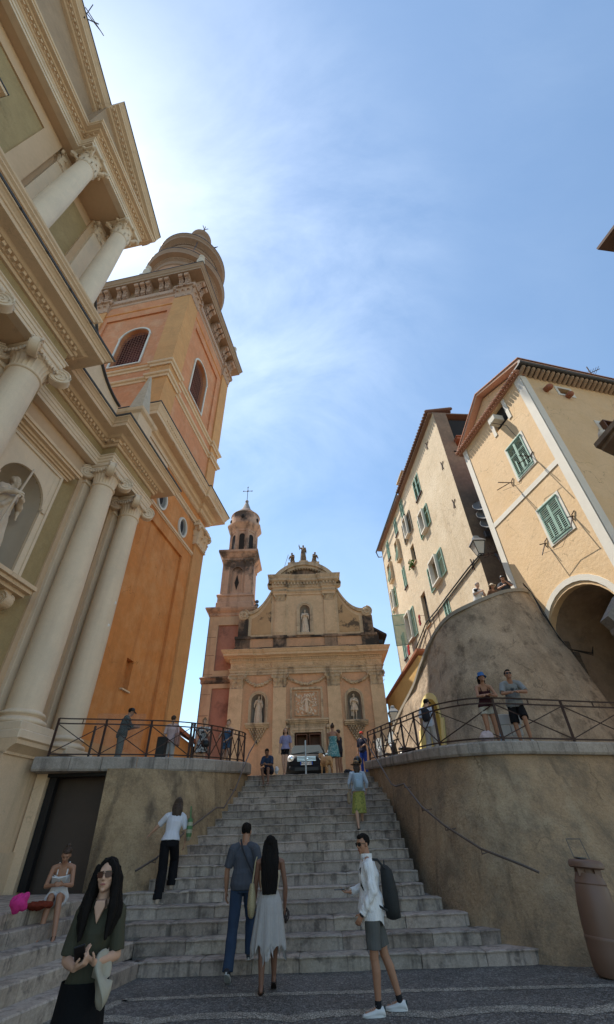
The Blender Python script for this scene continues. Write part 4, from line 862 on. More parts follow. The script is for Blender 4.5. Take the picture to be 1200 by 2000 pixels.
for k in range(3):
    b=MB(); b.ell((-4.2,TF+.3,16.35+k*.32),(.15,.1,.15)); b.bar((-4.45,TF+.3,16.35+k*.32),(-4.2,TF+.3,16.35+k*.32),.04)
    solo('siren_horn',b,irong,'%s of three grey loudspeaker horns stacked beside the chapel tower'%('lowest','middle','topmost')[k][0:] if False else '%s of three grey loudspeaker horns stacked beside the chapel tower'%(('lowest','middle','topmost')[k]),'loudspeaker',group='loudspeaker horns on the chapel tower',off=(-4.3,TF+.3,16.3+k*.32))

def lift(z): return z if z<16.45 else 16.45+(z-16.45)*1.15
for ch in CT_.o.children_recursive:
    for v in ch.data.vertices: v.co.z=lift(v.co.z+4.0)-4.0
# ================= GROUND
random.seed(11)
RS,Y0,TR=.198,10.45,.436
b=MB(); b.box(-60,60,-40,12,-.3,0); peb=pebbles('dark_pebbles',((.09,.083,.075),(.27,.25,.225)),27); solo('ground',b,peb,kind='structure')
pebL=pebbles('light_pebbles',((.30,.27,.22),(.56,.51,.42)),30)
b=MB()
def strip(pts,w):
    for (x0,y0),(x1,y1) in zip(pts,pts[1:]):
        m=max(1,int(abs(x1-x0)/.05)); f=lambda t:(x0+(x1-x0)*t,y0+(y1-y0)*t)
        for q in range(m):
            (xa,ya),(xb,yb)=f(q/m),f((q+1)/m); j=lambda s:noise.noise(Vector((xa*9,s,0)))*.05
            b.poly([(xa,ya-w/2+j(1),.004),(xb,yb-w/2+j(1),.004),(xb,yb+w/2+j(7),.004),(xa,ya+w/2+j(7),.004)])
strip([(-2.9,9.15),(-1.5,9.22),(1,9.15),(6,9.0)],.17)
wv=[(-4+.12*i,8.15+.22*abs(math.sin(i*.21))**.7+(-.004)*i) for i in range(90)]
strip(wv,.27)
strip([(-3.1,9.3),(-3.5,8.2),(-4.0,6)],.0); 
for (x0,y0),(x1,y1) in (((-2.9,9.15),(-3.35,7.6)),((-3.35,7.6),(-4.2,5.6))):
    b.poly([(x0-.09,y0,.004),(x0+.09,y0,.004),(x1+.09,y1,.004),(x1-.09,y1,.004)])
strip([(-3.2,6.9),(0,6.9),(6,6.9)],.16)
ob=solo('light_pebble_pattern',b,pebL,kind='structure')
# upper ground
def zg(x,y):
    if y>18.3: return 3.762+.045*(y-18.3)+.0*x
    return 3.42+(y-11.0)*(3.762-3.42)/7.3
b=MB()
def sheet(b,xs,ys):
    for x0,x1 in zip(xs,xs[1:]):
        for y0,y1 in zip(ys,ys[1:]): b.poly([(x0,y0,zg(x0,y0)),(x1,y0,zg(x1,y0)),(x1,y1,zg(x1,y1)),(x0,y1,zg(x0,y1))])
sheet(b,[-60,-20,-10,-6,-3,0,3,6,10,20,60],[18.3,20,24,30,45,80,200])
solo('upper_square',b,plaz,kind='structure')
# steps
LX=lambda y: -2.62 if y>15.2 else (-2.62-(15.2-y)/3.4*1.15 if y>11.8 else -3.77)
RX=lambda y: 2.3 if y>12.2 else 2.3+(12.2-y)**1.3*.74
b=MB(); b.box(-3.9,3.2,Y0+.1,18.5,-.2,.1)
for k in range(1,20):
    y=Y0+(k-1)*TR; z=k*RS; xl,xr=LX(y)-.35,RX(y)-.0
    if k<=5: xl=[0,-3.15,-3.42,-3.78,-4.1,-4.28][k]
    xr+=.0; x=xl
    bow=lambda x: 0
    while x<xr-.01:
        w_=random.uniform(.75,1.45); x2=x+w_
        if xr-x2<.45: x2=xr
        b.tint=(lambda q:(q*random.uniform(.98,1.05),q,q*random.uniform(.94,1.02)))(random.uniform(.66,1.25)); dz=random.uniform(-.004,.004); dy=random.uniform(-.012,.012)
        last=(x2==xr)
        # block with worn nosing: profile in (y,z)
        pr=[(y+dy+.012,z-RS-.0),(y+dy+.012,z-.035),(y+dy-.012,z-.03),(y+dy-.018,z-.012),(y+dy-.005,z+dz),(y+TR+.05,z+dz),(y+TR+.05,z-RS)]
        xe=x2-.006
        rings=[]
        nn_=max(4,int((xe-x)/.13))
        for ii in range(nn_+1):
            xx=x+.004+(xe-x-.004)*ii/nn_; e=.012 if ii in (0,nn_) else 0
            jit=noise.noise(Vector((xx*3.1,k*7.3,0)))*.014; ch=max(0,noise.noise(Vector((xx*6.3,k*3.7,5)))-.35)*.10
            rings.append([(xx,p+(e+jit if p<y+TR else 0)+(ch if z-.05<q<=z+.01 and p<y+.1 else 0),q-(e if q>z-.1 else 0)-(ch*.6 if q>z-.02 and p<y+.1 else 0)) for p,q in pr])
        if last and k<11:
            rings[-1]=[(xx-.05 if True else xx,p+(.09 if p<y+TR else 0),q) for (xx,p,q) in rings[-1]]
            rings[-2]=[(xx-.12,p,q) for (xx,p,q) in rings[-2]]
        b.rings(rings); x=x2
b.tint=1.
# left flight: rises towards the church, nosing lines run along azimuth ~12 deg
dL=Vector((math.sin(R(11)),math.cos(R(11))))
corner={1:(-3.15,10.45),2:(-3.42,10.886),3:(-3.78,11.32),4:(-4.1,11.76),5:(-4.28,12.19)}
for k in range(1,6):
    cx,cy=corner[k]; z=k*RS; L_=0; nrm=Vector((-dL.y,dL.x))
    while L_<9:
        w_=random.uniform(.8,1.7); b.tint=(lambda q:(q*random.uniform(1.,1.07),q,q*random.uniform(.93,.99)))(random.uniform(.8,1.3))
        a_=Vector((cx,cy))-dL*L_; c_=Vector((cx,cy))-dL*(L_+w_-.01)
        dp=(.45 if k<5 else 6)
        j=random.uniform(-.008,.01); a_=a_-nrm*j; c_=c_-nrm*j
        A_=a_+nrm*dp; C_2=c_+nrm*dp
        t=1 if k<5 else 1
        pr=lambda p,q:[(p.x,p.y,z-RS-.01),(p.x,p.y,z-.02),((p+nrm*.02).x,(p+nrm*.02).y,z),(q.x,q.y,z),(q.x,q.y,z-RS-.01)]
        b.rings([pr(c_,C_2),pr(a_,A_)]); L_+=w_
b.tint=.45
for k in range(1,20):
    y=Y0+(k-1)*TR; b.box(-3.0 if k>3 else -3.3,RX(y)-.12,y+.06,18.4,(k-1)*RS-.25,k*RS-.03)
for k in range(1,5):
    cx,cy=corner[k]; p=Vector((cx,cy))+Vector((-dL.y,dL.x))*.05; q=p-dL*9; r=q+Vector((-dL.y,dL.x))*5; t=p+Vector((-dL.y,dL.x))*5; b.prism([(p.x,p.y+.3),(t.x,t.y+.3),(r.x,r.y),(q.x,q.y)],(k-1)*RS-.2,k*RS-.03)
for k in range(1,6):
    cx,cy=corner[k]; b.box(cx+.01,-2.85,cy+.03,14.5,(k-1)*RS-.3,k*RS-.012)
b.tint=1.
solo('steps',b,stepm,kind='structure')
b=MB(); b.box(-2.4,2.2,18.35,60,.5,3.7); b.box(-60,-2.4,18.4,60,.5,3.6); b.box(2.2,60,18.4,60,.5,3.6); solo('earth_bank',b,plaz,kind='structure')
# ================= retaining walls and terraces
def wallsheet(b,bot,top,n=6):
    """bot/top lists of xyz with same length"""
    for i in range(len(bot)-1):
        for j in range(n):
            f=lambda P,Q,t:tuple(p+(q-p)*t for p,q in zip(P,Q))
            b.poly([f(bot[i],top[i],j/n),f(bot[i+1],top[i+1],j/n),f(bot[i+1],top[i+1],(j+1)/n),f(bot[i],top[i],(j+1)/n)])
def spline(pts,m=5):
    out=[]; P=[Vector(p) for p in pts]
    for i in range(len(P)-1):
        p0=P[max(0,i-1)];p1=P[i];p2=P[i+1];p3=P[min(len(P)-1,i+2)]
        for j in range(m):
            t=j/m; out.append(.5*((2*p1)+(-p0+p2)*t+(2*p0-5*p1+4*p2-p3)*t*t+(-p0+3*p1-3*p2+p3)*t**3))
    out.append(P[-1]); return out
# right side
Rtop=spline([(1.95,18.45,4.12),(2.25,16.6,3.95),(2.67,14.5,3.78),(3.1,12.5,3.61),(3.85,11.35,3.5),(4.75,11.38,3.5),(6.0,11.7,3.5),(7.5,12.1,3.5),(10.6,12.9,3.5)])
Rbot=spline([(2.42,18.6,3.3),(2.36,16.6,2.6),(2.34,14.5,1.6),(2.46,12.2,.6),(3.3,10.85,0),(4.05,10.25,0),(5.0,10.2,0),(6.8,10.8,0),(10.6,11.9,0)])
b=MB(); wallsheet(b,[(p.x,p.y,-.1) for p in Rbot],[(p.x,p.y,p.z-.26) for p in Rtop],8)
solo('retaining_wall',b,rwall,'brown stained rendered retaining wall curving right of the stairs','wall',smooth=60)
def coping(name,line,w,th,label,inner):
    b=MB(); line=[Vector(p) for p in line]; acc=0; nxt=0; seg_=[line[0]]
    # resample into blocks
    segs=[];cur=[line[0]];L_=0;tgt=random.uniform(.55,.95)
    for p,q in zip(line,line[1:]):
        L_+=(q-p).length; cur.append(q)
        if L_>tgt: segs.append(cur); cur=[q]; L_=0; tgt=random.uniform(.45,.95)
    if len(cur)>1: segs.append(cur)
    def nrm(i,arr):
        d=(arr[min(i+1,len(arr)-1)]-arr[max(i-1,0)]); d.z=0; d.normalize(); return Vector((d.y,-d.x,0))*inner
    idx={}
    for i,p in enumerate(line): idx[tuple(round(v,4) for v in p)]=nrm(i,line)
    for sgm in segs:
        b.tint=random.uniform(.75,1.15); rr=[]
        for i,p in enumerate(sgm):
            n_=idx[tuple(round(v,4) for v in p)]
            q=p
            if i==0: q=p+(sgm[1]-p).normalized()*.006
            if i==len(sgm)-1: q=p-(p-sgm[i-1]).normalized()*.006
            o=.09; rr.append([tuple(q+n_*a_+Vector((0,0,z_))) for a_,z_ in ((-o,-th),(-o-.03,-th+.05),(-o-.03,-.04),(-o+.0,0),(w,0),(w,-th))])
        b.rings(rr)
    b.tint=1.
    return solo(name,b,copin,label,'coping')
coping('coping',Rtop,.45,.27,'grey stone coping slabs on top of the right retaining wall',-1)
b=MB(); 
Rin=[(p.x,p.y) for p in Rtop]
# terrace floors as fans of strips from the coping line to the far side
for p,q in zip(Rtop,Rtop[1:]):
    b.poly([(p.x+.2,p.y+.05,zg(p.x,p.y)),(q.x+.2,q.y+.05,zg(q.x,q.y)),(q.x+.5+6*(q.x-1.9)/8+1.5,18.4,zg(0,18.4)),(p.x+.5+6*(p.x-1.9)/8+1.5,18.4,zg(0,18.4))])
b.poly([(2.1,18.4,3.757),(3.45,18.4,3.757),(3.45,18.2,3.75),(2.1,18.2,3.75)]); b.poly([(10.4,12.9,3.42),(30,12.9,3.42),(30,18.4,3.757),(12,18.4,3.757)])
solo('right_terrace',b,plaz,kind='structure')
Ltop=spline([(-7.05,13.2,3.78),(-5.9,13.45,3.78),(-4.5,13.95,3.80),(-3.6,14.7,3.85),(-3.0,15.8,3.93),(-2.55,17.6,4.1),(-2.5,18.2,4.12)])
b=MB()
for p,q in zip(Ltop,Ltop[1:]): b.poly([(p.x-.1,p.y+.1,zg(p.x,p.y)),(q.x-.1,q.y+.1,zg(q.x,q.y)),(q.x-.2-(q.x+2.5)*-.2-(18.3-q.y)*.25,18.4,3.76),(p.x-.2-(18.3-p.y)*1.2,18.4,3.76)])
b.poly([(-7.2,13.3,3.52),(-7.2,18.4,3.76),(-13,18.4,3.76),(-13,13.3,3.52)]); b.poly([(-2.7,17.6,3.73),(-2.4,18.4,3.765),(-8,18.4,3.765),(-6.9,13.3,3.53)])
solo('left_terrace',b,plaz,kind='structure')
coping('coping',[Vector((-7.6,13.1,3.78))]+Ltop,.55,.34,'smooth grey stone coping slabs on top of the left stair wall',-1)
Lbot=spline([(-5.35,12.75,.9),(-4.6,12.4,.8),(-3.95,12.45,.8),(-3.35,13.4,1.1),(-2.85,15.0,1.9),(-2.62,16.6,2.6),(-2.6,18.2,3.4)])
Lt2=spline([(-5.65,13.3,3.48),(-4.9,13.6,3.5),(-4.3,13.95,3.5),(-3.5,14.7,3.55),(-2.95,15.8,3.6),(-2.6,17.3,3.8),(-2.5,18.2,3.8)])
b=MB(); wallsheet(b,[(p.x,p.y,0.5) for p in Lbot],[tuple(p) for p in Lt2],8); b.poly([(-5.35,12.75,.5),(-5.65,13.3,3.48),(-5.9,14.2,3.48),(-5.7,14.2,.5)])
solo('stair_wall',b,lwallr,'mottled brown stained wall left of the stairs','wall',smooth=60)
# doorway in the stair wall
DW=Thing('doorway','dark recessed doorway with black frame under the left terrace','door',off=(-6.4,13.4,.99))
b=MB(); b.hexa([(-7.38,13.72,.98),(-7.18,13.72,.98),(-7.18,13.9,.98),(-7.38,13.9,.98)],[(-7.38,13.72,3.46),(-7.18,13.72,3.46),(-7.18,13.9,3.46),(-7.38,13.9,3.46)]); b.box(-7.4,-5.6,13.6,13.8,3.36,3.5); DW.part('door_frame',b,blackm)
b=MB(); b.box(-7.4,-5.4,14.15,14.2,.9,3.5); DW.part('door_panel',b,mat('door_brown',(.085,.06,.045),var=.1,rough=.6))
b=MB(); b.box(-7.7,-7.4,13.6,14.2,.9,3.45); DW.part('jamb',b,cream)
# ================= railings
def railing(name,line,label,posts,h=1.0,glass=None):
    T=Thing(name,label,'railing',off=tuple(line[0]))
    V=[Vector(p) for p in line]; cum=[0]
    for p,q in zip(V,V[1:]): cum.append(cum[-1]+(q-p).length)
    def at(s):
        for i in range(len(V)-1):
            if s<=cum[i+1]+1e-6: return V[i].lerp(V[i+1],(s-cum[i])/(cum[i+1]-cum[i]))
        return V[-1]
    n=60; pts=[at(cum[-1]*i/n) for i in range(n+1)]
    for nm,z,w_,hh in (('top_rail',h,.05,.025),('rail',h-.13,.03,.03),('bottom_rail',.09,.04,.03)):
        b=MB()
        for p,q in zip(pts,pts[1:]): b.bar(p+Vector((0,0,z)),q+Vector((0,0,z)),w_,hh)
        T.part(nm,b,iron)
    ss=[cum[-1]*f for f in posts]
    for s in ss:
        p=at(s); b=MB(); b.bar(p,p+Vector((0,0,h)),.06,.03); b.box(p.x-.06,p.x+.06,p.y-.05,p.y+.05,p.z,p.z+.02); T.part('post',b,iron)
    for a_,c_ in zip(ss,ss[1:]):
        m=at((a_+c_)/2); b=MB(); b.bar(m+Vector((0,0,h-.13)),m+Vector((0,0,h)),.02); T.part('stub',b,iron)
        p,q=at(a_),at(c_); b=MB(); b.bar(p+Vector((0,0,.1)),q+Vector((0,0,h-.14)),.022); b.bar(p+Vector((0,0,h-.14)),q+Vector((0,0,.1)),.022); T.part('cross_brace',b,iron)
    return T
def shift(line,o,dz=0):
    V=[Vector(p) for p in line]; out=[]
    for i,p in enumerate(V):
        d=V[min(i+1,len(V)-1)]-V[max(0,i-1)]; d.z=0; d.normalize(); out.append(p+Vector((d.y,-d.x,0))*o+Vector((0,0,dz)))
    return out
RL=shift(Rtop,-.12)
railing('railing',RL,'long rusty iron railing with X braces on the right terrace coping',[0,.065,.13,.195,.265,.34,.43,.56,.70,.84,1.0])
LLn=shift([Vector((-7.3,13.1,3.78))]+Ltop,-.15)
railing('railing',LLn,'rusty iron railing with X braces on the left terrace coping',[0,.17,.335,.50,.515,.61,.70,.79,.88,.97])
GP=Thing('glass_screen','clear glass screen standing behind the left terrace railing','glass panel',off=(-5.9,14.3,3.6))
b=MB(); b.hexa([(-6.6,13.95,3.6),(-5.3,14.45,3.6),(-5.3,14.47,3.6),(-6.6,13.97,3.6)],[(-6.6,13.95,5.05),(-5.3,14.45,5.1),(-5.3,14.47,5.1),(-6.6,13.97,5.05)]); GP.part('pane',b,glassm('clear_glass',(.3,.33,.33),.05,.02))
b=MB(); b.bar((-6.6,14.0,3.5),(-6.6,14.0,4.7),.05); GP.part('post',b,iron)
b=MB(); b.cbox(-5.0,-4.72,15.0,15.25,3.6,4.55,.02); solo('black_cabinet',b,blackm,'narrow black cabinet behind the left terrace railing posts','cabinet',off=(-4.86,15.12,3.6))
# handrails
def handrail(label,pts,brk,r=.022,m=iron):
    T=Thing('handrail',label,'handrail',off=pts[0]); b=MB(); b.tube([tuple(p) for p in pts],r,7); T.part('rail',b,m,smooth=60)
    for p,q in brk: b=MB(); b.tube([p,(p[0],p[1],p[2]-.08),q],.012,5); T.part('bracket',b,m)
hm=mat('worn_handrail',(.13,.10,.085),rough=.4,var=.2,metal=.4)
HR_=[(1.85,19.0,5.0),(1.82,18.9,5.12),(1.85,18.5,5.0),(2.1,16.2,3.75),(2.22,14.9,3.05),(2.26,14.4,2.95),(2.36,13.6,2.93)]
T=handrail('iron handrail fixed along the right retaining wall beside the stairs',HR_+[(2.5,12.4,2.35),(2.75,11.5,1.95),(3.2,10.75,1.55),(3.75,10.25,1.3),(3.95,10.1,1.2)],[((2.36,13.6,2.93),(2.55,13.65,2.85)),((2.5,12.4,2.35),(2.75,12.5,2.3)),((2.75,11.5,1.95),(3.0,11.6,1.9)),((3.2,10.75,1.55),(3.4,10.95,1.5))],m=hm)
handrail('iron handrail fixed along the mottled left stair wall',[(-2.3,18.9,4.9),(-2.28,18.7,5.0),(-2.4,17.6,4.4),(-2.55,16.0,3.2),(-2.7,15.0,2.62),(-2.85,14.6,2.6),(-3.3,13.5,2.1),(-3.75,12.6,1.55),(-4.05,12.2,1.35)],[((-2.55,16.0,3.2),(-2.75,16.05,3.15)),((-3.3,13.5,2.1),(-3.5,13.6,2.05)),((-3.75,12.6,1.55),(-3.95,12.75,1.5))],m=hm)
# ================= BASTION with curved ramp
bt=[(9.15,16.35,9.75),(8.6,15.9,9.62),(7.6,15.35,9.28),(6.25,15.15,8.74),(5.35,15.75,8.46),(4.87,16.8,8.03),(4.5,18.0,7.35),(4.28,18.8,6.81),(3.9,21,6.2),(3.63,23,5.65),(3.5,26,5.2)]
bb=[(10.1,14.9,3.4),(8.9,14.5,3.4),(7.4,14.2,3.4),(5.7,14.5,3.4),(4.6,15.2,3.4),(4.15,16.4,3.4),(3.95,17.6,3.4),(3.85,18.8,3.4),(3.65,21,3.4),(3.5,23,3.4),(3.45,26,3.4)]
btp,bbp=spline(bt,5),spline(bb,5)
BS=Thing('ramp_wall','tall rough curved plaster wall carrying the ramp, with a small arched doorway','wall',off=(6,17,3.4))
def lerp3(p,q,t): return tuple(a_+(c_-a_)*t for a_,c_ in zip(p,q))
# doorway cut between spline params
b=MB(); NN=24
ia,ib=24,32; zt=5.0; 
def wp(i,z):
    p,q=bbp[i],btp[i]; t=(z-p.z)/(q.z-p.z); v=p.lerp(q,t); return (v.x,v.y,v.z)
import itertools
def doorz(i):
    m=(ia+ib)/2; h=(ib-ia)/2; f=abs(i-m)/h
    return None if f>1 else zt+.95*math.sqrt(max(0,1-f*f))
for i in range(len(btp)-1):
    zb0,zb1=doorz(i),doorz(i+1)
    for j in range(NN):
        def P_(k,zb):
            lo=bbp[k].z if zb is None else zb; return lambda t: wp(k,lo+(btp[k].z-lo)*t)
        p0=P_(i,zb0 if (zb0 is not None and zb1 is not None) else None); p1=P_(i+1,zb1 if (zb0 is not None and zb1 is not None) else None)
        b.poly([p0(j/NN),p1(j/NN),p1((j+1)/NN),p0((j+1)/NN)])
# displace roughness
for k,v in enumerate(b.v):
    n_=noise.fractal(v*.55,1.0,2.0,4)*.10+noise.fractal(v*2.2,1.0,2.0,3)*.03; b.v[k]=v+Vector((-.6,-.8,0))*n_
BS.part('wall_face',b,bast,smooth=70)
b=MB(); fr=MB(); 
for i in range(ia,ib):
    z0_,z1_=doorz(i),doorz(i+1)
    p,q,p2,q2=Vector(wp(i,z0_)),Vector(wp(i+1,z1_)),Vector(wp(i,z0_+.22)),Vector(wp(i+1,z1_+.22)); inn=Vector((.9,.35,0))
    b.poly([p,q,q+inn,p+inn])
    o=Vector((-.06,-.05,0)); fr.hexa([p,q,q2,p2],[p+o,q+o,q2+o,p2+o])
yel=mat('yellow_door_reveal',(.78,.62,.26),var=.06)
for i,sg in ((ia,-1),(ib,1)):
    p0,p1=Vector(wp(i,3.4)),Vector(wp(i,doorz(i)+.05)); b.poly([p0,p1,p1+inn,p0+inn])
    tn=(Vector(wp(i+1,4))-Vector(wp(i-1,4))).normalized()*sg*.2; o=Vector((-.07,-.06,0)); fr.hexa([p0,p1,p1+tn,p0+tn],[p0+o,p1+o,p1+tn+o,p0+tn+o])
db=BS.part('door_reveal',b,yel); BS.part('door_frame',fr,yel,db)
b=MB(); p0,p1=Vector(wp(ia,3.4))+inn,Vector(wp(ib,3.4))+inn; b.poly([p0,p1,p1+Vector((0,0,2.8)),p0+Vector((0,0,2.8))]); BS.part('door_panel',b,yel,db)
b=MB(); rr=[]
for i,p in enumerate(btp):
    d=(btp[min(i+1,len(btp)-1)]-btp[max(i-1,0)]); d.z=0; d.normalize(); n_=Vector((-d.y,d.x,0)); n_=-n_ if n_.y>0 and False else n_
    o=Vector((d.y,-d.x,0)); o=o if o.dot(Vector((p.x-8,p.y-22,0)))>0 else -o
    rr.append([p+o*.06,p+o*.06+Vector((0,0,.14)),p-o*.32+Vector((0,0,.14)),p-o*.32])
b.rings(rr); BS.part('parapet_coping',b,mat('parapet_coping',(.32,.28,.22),var=.15,bump=.4,bscale=15))
b=MB(); k0=[p for p in btp]
for p,q in zip(k0,k0[1:]): b.poly([(p.x+.2,p.y+.2,p.z-1.0),(q.x+.2,q.y+.2,q.z-1.0),(max(q.x+3,10.5),q.y+2.5+(q.z-5)*.3,q.z-1.0),(max(p.x+3,10.5),p.y+2.5+(p.z-5)*.3,p.z-1.0)])
b.poly([(8.5,16,8.7),(13,17,8.7),(13,22,8.7),(6,19,8.6)])
solo('ramp',b,plaz,kind='structure')
# ================= YELLOW HOUSE (frame -14.4 deg; face at c=13 looking to -c)
A2=R(-14.4); HC=13.0
YH=Thing('yellow_house','sunlit yellow rendered house with white corner trim, green shutters and big arch','house',off=(HC,9.2,3.4),a=A2)
def PY(u,z,d): return (HC+d,u,z)
sA,sB=9.24,14.45
AC,AZ,AR=11.7,7.2,1.78
b=MB(); w1=(10.39,11.4,10.95,12.45); w2=(10.62,11.6,14.62,16.3); w3=(10.75,11.75,17.75,18.95)
plate(b,PY,sA,sB,3.4,19.1,[(AC-AR,AC+AR,3.0,AZ,'arch'),w1,w2,w3],.28)
YH.part('wall',b,ywall)
b=MB(); b.box(HC+.45,HC+9,sA+.2,sB,9.4,19.0); YH.part('core',b,dark)
# lower left chunk hides behind the ramp wall
b=MB(); arch_trim(b,PY,AC-AR,AC+AR,7.35,7.351,.22,.04); YH.part('arch_trim',b,white)
b=MB(); pbox(b,PY,9.24,9.62,3.4,19.0,.01,.035); YH.part('corner_trim',b,white)
b=MB(); pbox(b,PY,14.12,14.45,9.0,19.0,.01,.035); YH.part('corner_trim',b,white)
b=MB(); pbox(b,PY,9.62,14.12,13.55,13.8,.01,.03); YH.part('band_course',b,white)
def PR(u,z,d): return (HC+u,sA+d,z)       # shaded face, looking to -s
b=MB(); r1=(3.05,4.6,15.0,16.3); r0=(1.9,2.6,18.15,18.6); plate(b,PR,0,12,3.4,19.1,[r1,r0],.3); b.box(HC+.5,HC+12,sA+.5,sA+1,3.4,19.1); YH.part('wall',b,ywall)
b=MB(); pbox(b,PR,0.0,.34,3.4,19.0,.01,.035); YH.part('corner_trim',b,white)
for h in (r1,r0):
    b=MB(); rect_trim(b,PR,*h,.17 if h is r1 else .13,.03); f=YH.part('window',b,white); b=MB(); pbox(b,PR,*h,-.3,-.25); YH.part('pane',b,dark,f)
    if h is r1:
        b=MB(); rect_trim(b,PR,h[0]+.06,h[1]-.06,h[2]+.06,h[3]-.06,.06,-.15,-.25); b.bar(PR(3.8,15,.2),PR(3.8,16.3,.2),.06); YH.part('sash',b,wood,f)
for u in (1.1,): 
    b=MB(); b.cone(PR(1.1,18.2,0),PR(1.1,18.12,-.25),.14,.16,10); YH.part('vent_pipe',b,terr)
    b=MB(); b.cone(PR(2.25,18.05,.1),PR(2.2,17.95,-.2),.13,.15,10); YH.part('vent_pipe',b,terr)
def slats(b,P,u0,u1,z0,z1,d,pitch=.075,ang=.02):
    z=z0
    while z<z1-pitch*.5:
        q=[(u0,z),(u1,z),(u1,z+pitch*.62),(u0,z+pitch*.62)]
        b.hexa([P(q[0][0],q[0][1],d-ang),P(q[1][0],q[1][1],d-ang),P(q[2][0],q[2][1],d+ang),P(q[3][0],q[3][1],d+ang)],[P(q[0][0],q[0][1],d-ang-.012),P(q[1][0],q[1][1],d-ang-.012),P(q[2][0],q[2][1],d+ang-.012),P(q[3][0],q[3][1],d+ang-.012)])
        z+=pitch
def shutter(b,P,u0,u1,z0,z1,d,pitch=.075,fw=.055):
    rect_trim(b,P,u0+fw,u1-fw,z0+fw,z1-fw,fw,-d+.02 if False else .0-d+.02,-d-.02)
    zm=z0+(z1-z0)*.62; pbox(b,P,u0+fw,u1-fw,zm,zm+fw,-d-.02,-d+.02)
    slats(b,P,u0+fw,u1-fw,z0+fw,z1-fw,d,pitch)
for h in (w1,w2):
    b=MB(); rect_trim(b,PY,*h,.17,.03); f=YH.part('window',b,white)
    m=(h[0]+h[1])/2; b=MB(); pbox(b,PY,*h,-.26,-.2); YH.part('pane',b,dark,f)
    for u0,u1 in ((h[0]-.03,m-.005),(m+.005,h[1]+.03)):
        b=MB(); shutter(b,PY,u0,u1,h[2]+.0,h[3]+.03,-.05,.085); 
        um=(u0+u1)/2; pbox(b,PY,um-.03,um+.03,h[2]+.05,h[2]+.75,.06,.09); YH.part('shutter',b,green,f)
    b=MB(); pbox(b,PY,h[0]-.06,h[1]+.06,h[3]+.02,h[3]+.07,.02,.10); pbox(b,PY,h[0]-.03,h[1]+.03,h[2]-.1,h[2]-.02,.0,.05); YH.part('shutter_rail',b,green,f)
b=MB(); 
for q in ((w3[0]-.2,w3[0],17.6,18.95),(w3[1],w3[1]+.2,17.6,18.95)): pbox(b,PY,*q,0,.035)
f=YH.part('window',b,white); b=MB(); pbox(b,PY,*w3,-.26,-.2); YH.part('pane',b,dark,f)
ACU=Thing('air_conditioner','white air conditioning unit jutting from the top window of the yellow house','air conditioner',off=(HC-.3,11.3,17.9),a=A2)
b=MB(); b.cbox(HC-.5,HC+.05,11.05,11.55,17.92,18.28,.03); ACU.part('case',b,mat('cream_plastic',(.55,.52,.45),var=.05)); b=MB(); b.tube([(HC-.6,11.3,17.85),(HC-.2,10.9,17.3),(HC-.03,10.8,16.4)],.015); ACU.part('cable',b,blackm)
# eaves: tile course, gable, verge
b=MB(); random.seed(4)
u=sA-.1
while u<sB+.3:
    b.cone((HC-.28,u,19.12),(HC+.3,u,19.3),.085,.085,8); u+=.19
b.box(HC-.16,HC+.4,sA-.1,sB+.25,19.03,19.1); YH.part('tile_course',b,mat('pale_terracotta',(.46,.24,.16),var=.25,vscale=5,bump=.4))
ap=(11.9,20.9)
b=MB(); b.extr([(HC+.25,sA,19.15),(HC+.25,sB,19.15),(HC+.25,sB,19.3),(HC+.25,ap[0],ap[1]-.15),(HC+.25,sA,19.6)],(.5,0,0)); YH.part('gable',b,ywall)
b=MB()
for (y0_,z0_),(y1_,z1_) in (((sB+.35,19.12),(ap[0],ap[1])),((ap[0],ap[1]),(sA-.45,19.55))):
    b.hexa([(HC-.12,y0_,z0_-.02),(HC+9,y0_,z0_-.02),(HC+9,y1_,z1_-.02),(HC-.12,y1_,z1_-.02)],[(HC-.12,y0_,z0_+.12),(HC+9,y0_,z0_+.12),(HC+9,y1_,z1_+.12),(HC-.12,y1_,z1_+.12)])
YH.part('roof',b,pinkv)
b=MB()
for (y0_,z0_),(y1_,z1_) in (((sB+.4,19.14),(ap[0],ap[1]+.0)),((ap[0],ap[1]+.0),(sA-.5,19.57))):
    b.hexa([(HC-.17,y0_,z0_+.12),(HC+9,y0_,z0_+.12),(HC+9,y1_,z1_+.12),(HC-.17,y1_,z1_+.12)],[(HC-.17,y0_,z0_+.17),(HC+9,y0_,z0_+.17),(HC+9,y1_,z1_+.17),(HC-.17,y1_,z1_+.17)])
YH.part('roof_tiles',b,MATS['pale_terracotta'])
b=MB(); b.box(HC-.2,HC+12,sA-.42,sA+.3,19.28,19.36); b.tube([(HC-.25,sA-.5,19.32),(HC+12,sA-.5,19.32)],.09,8); YH.part('gutter',b,lead)
b=MB(); u=.05
while u<9: b.cone((HC+u,sA-.36,19.2),(HC+u,sA+.05,19.05),.10,.10,8); u+=.27
YH.part('eave_tiles',b,mat('pale_tiles',(.42,.30,.21),var=.3,vscale=3,bump=.3))
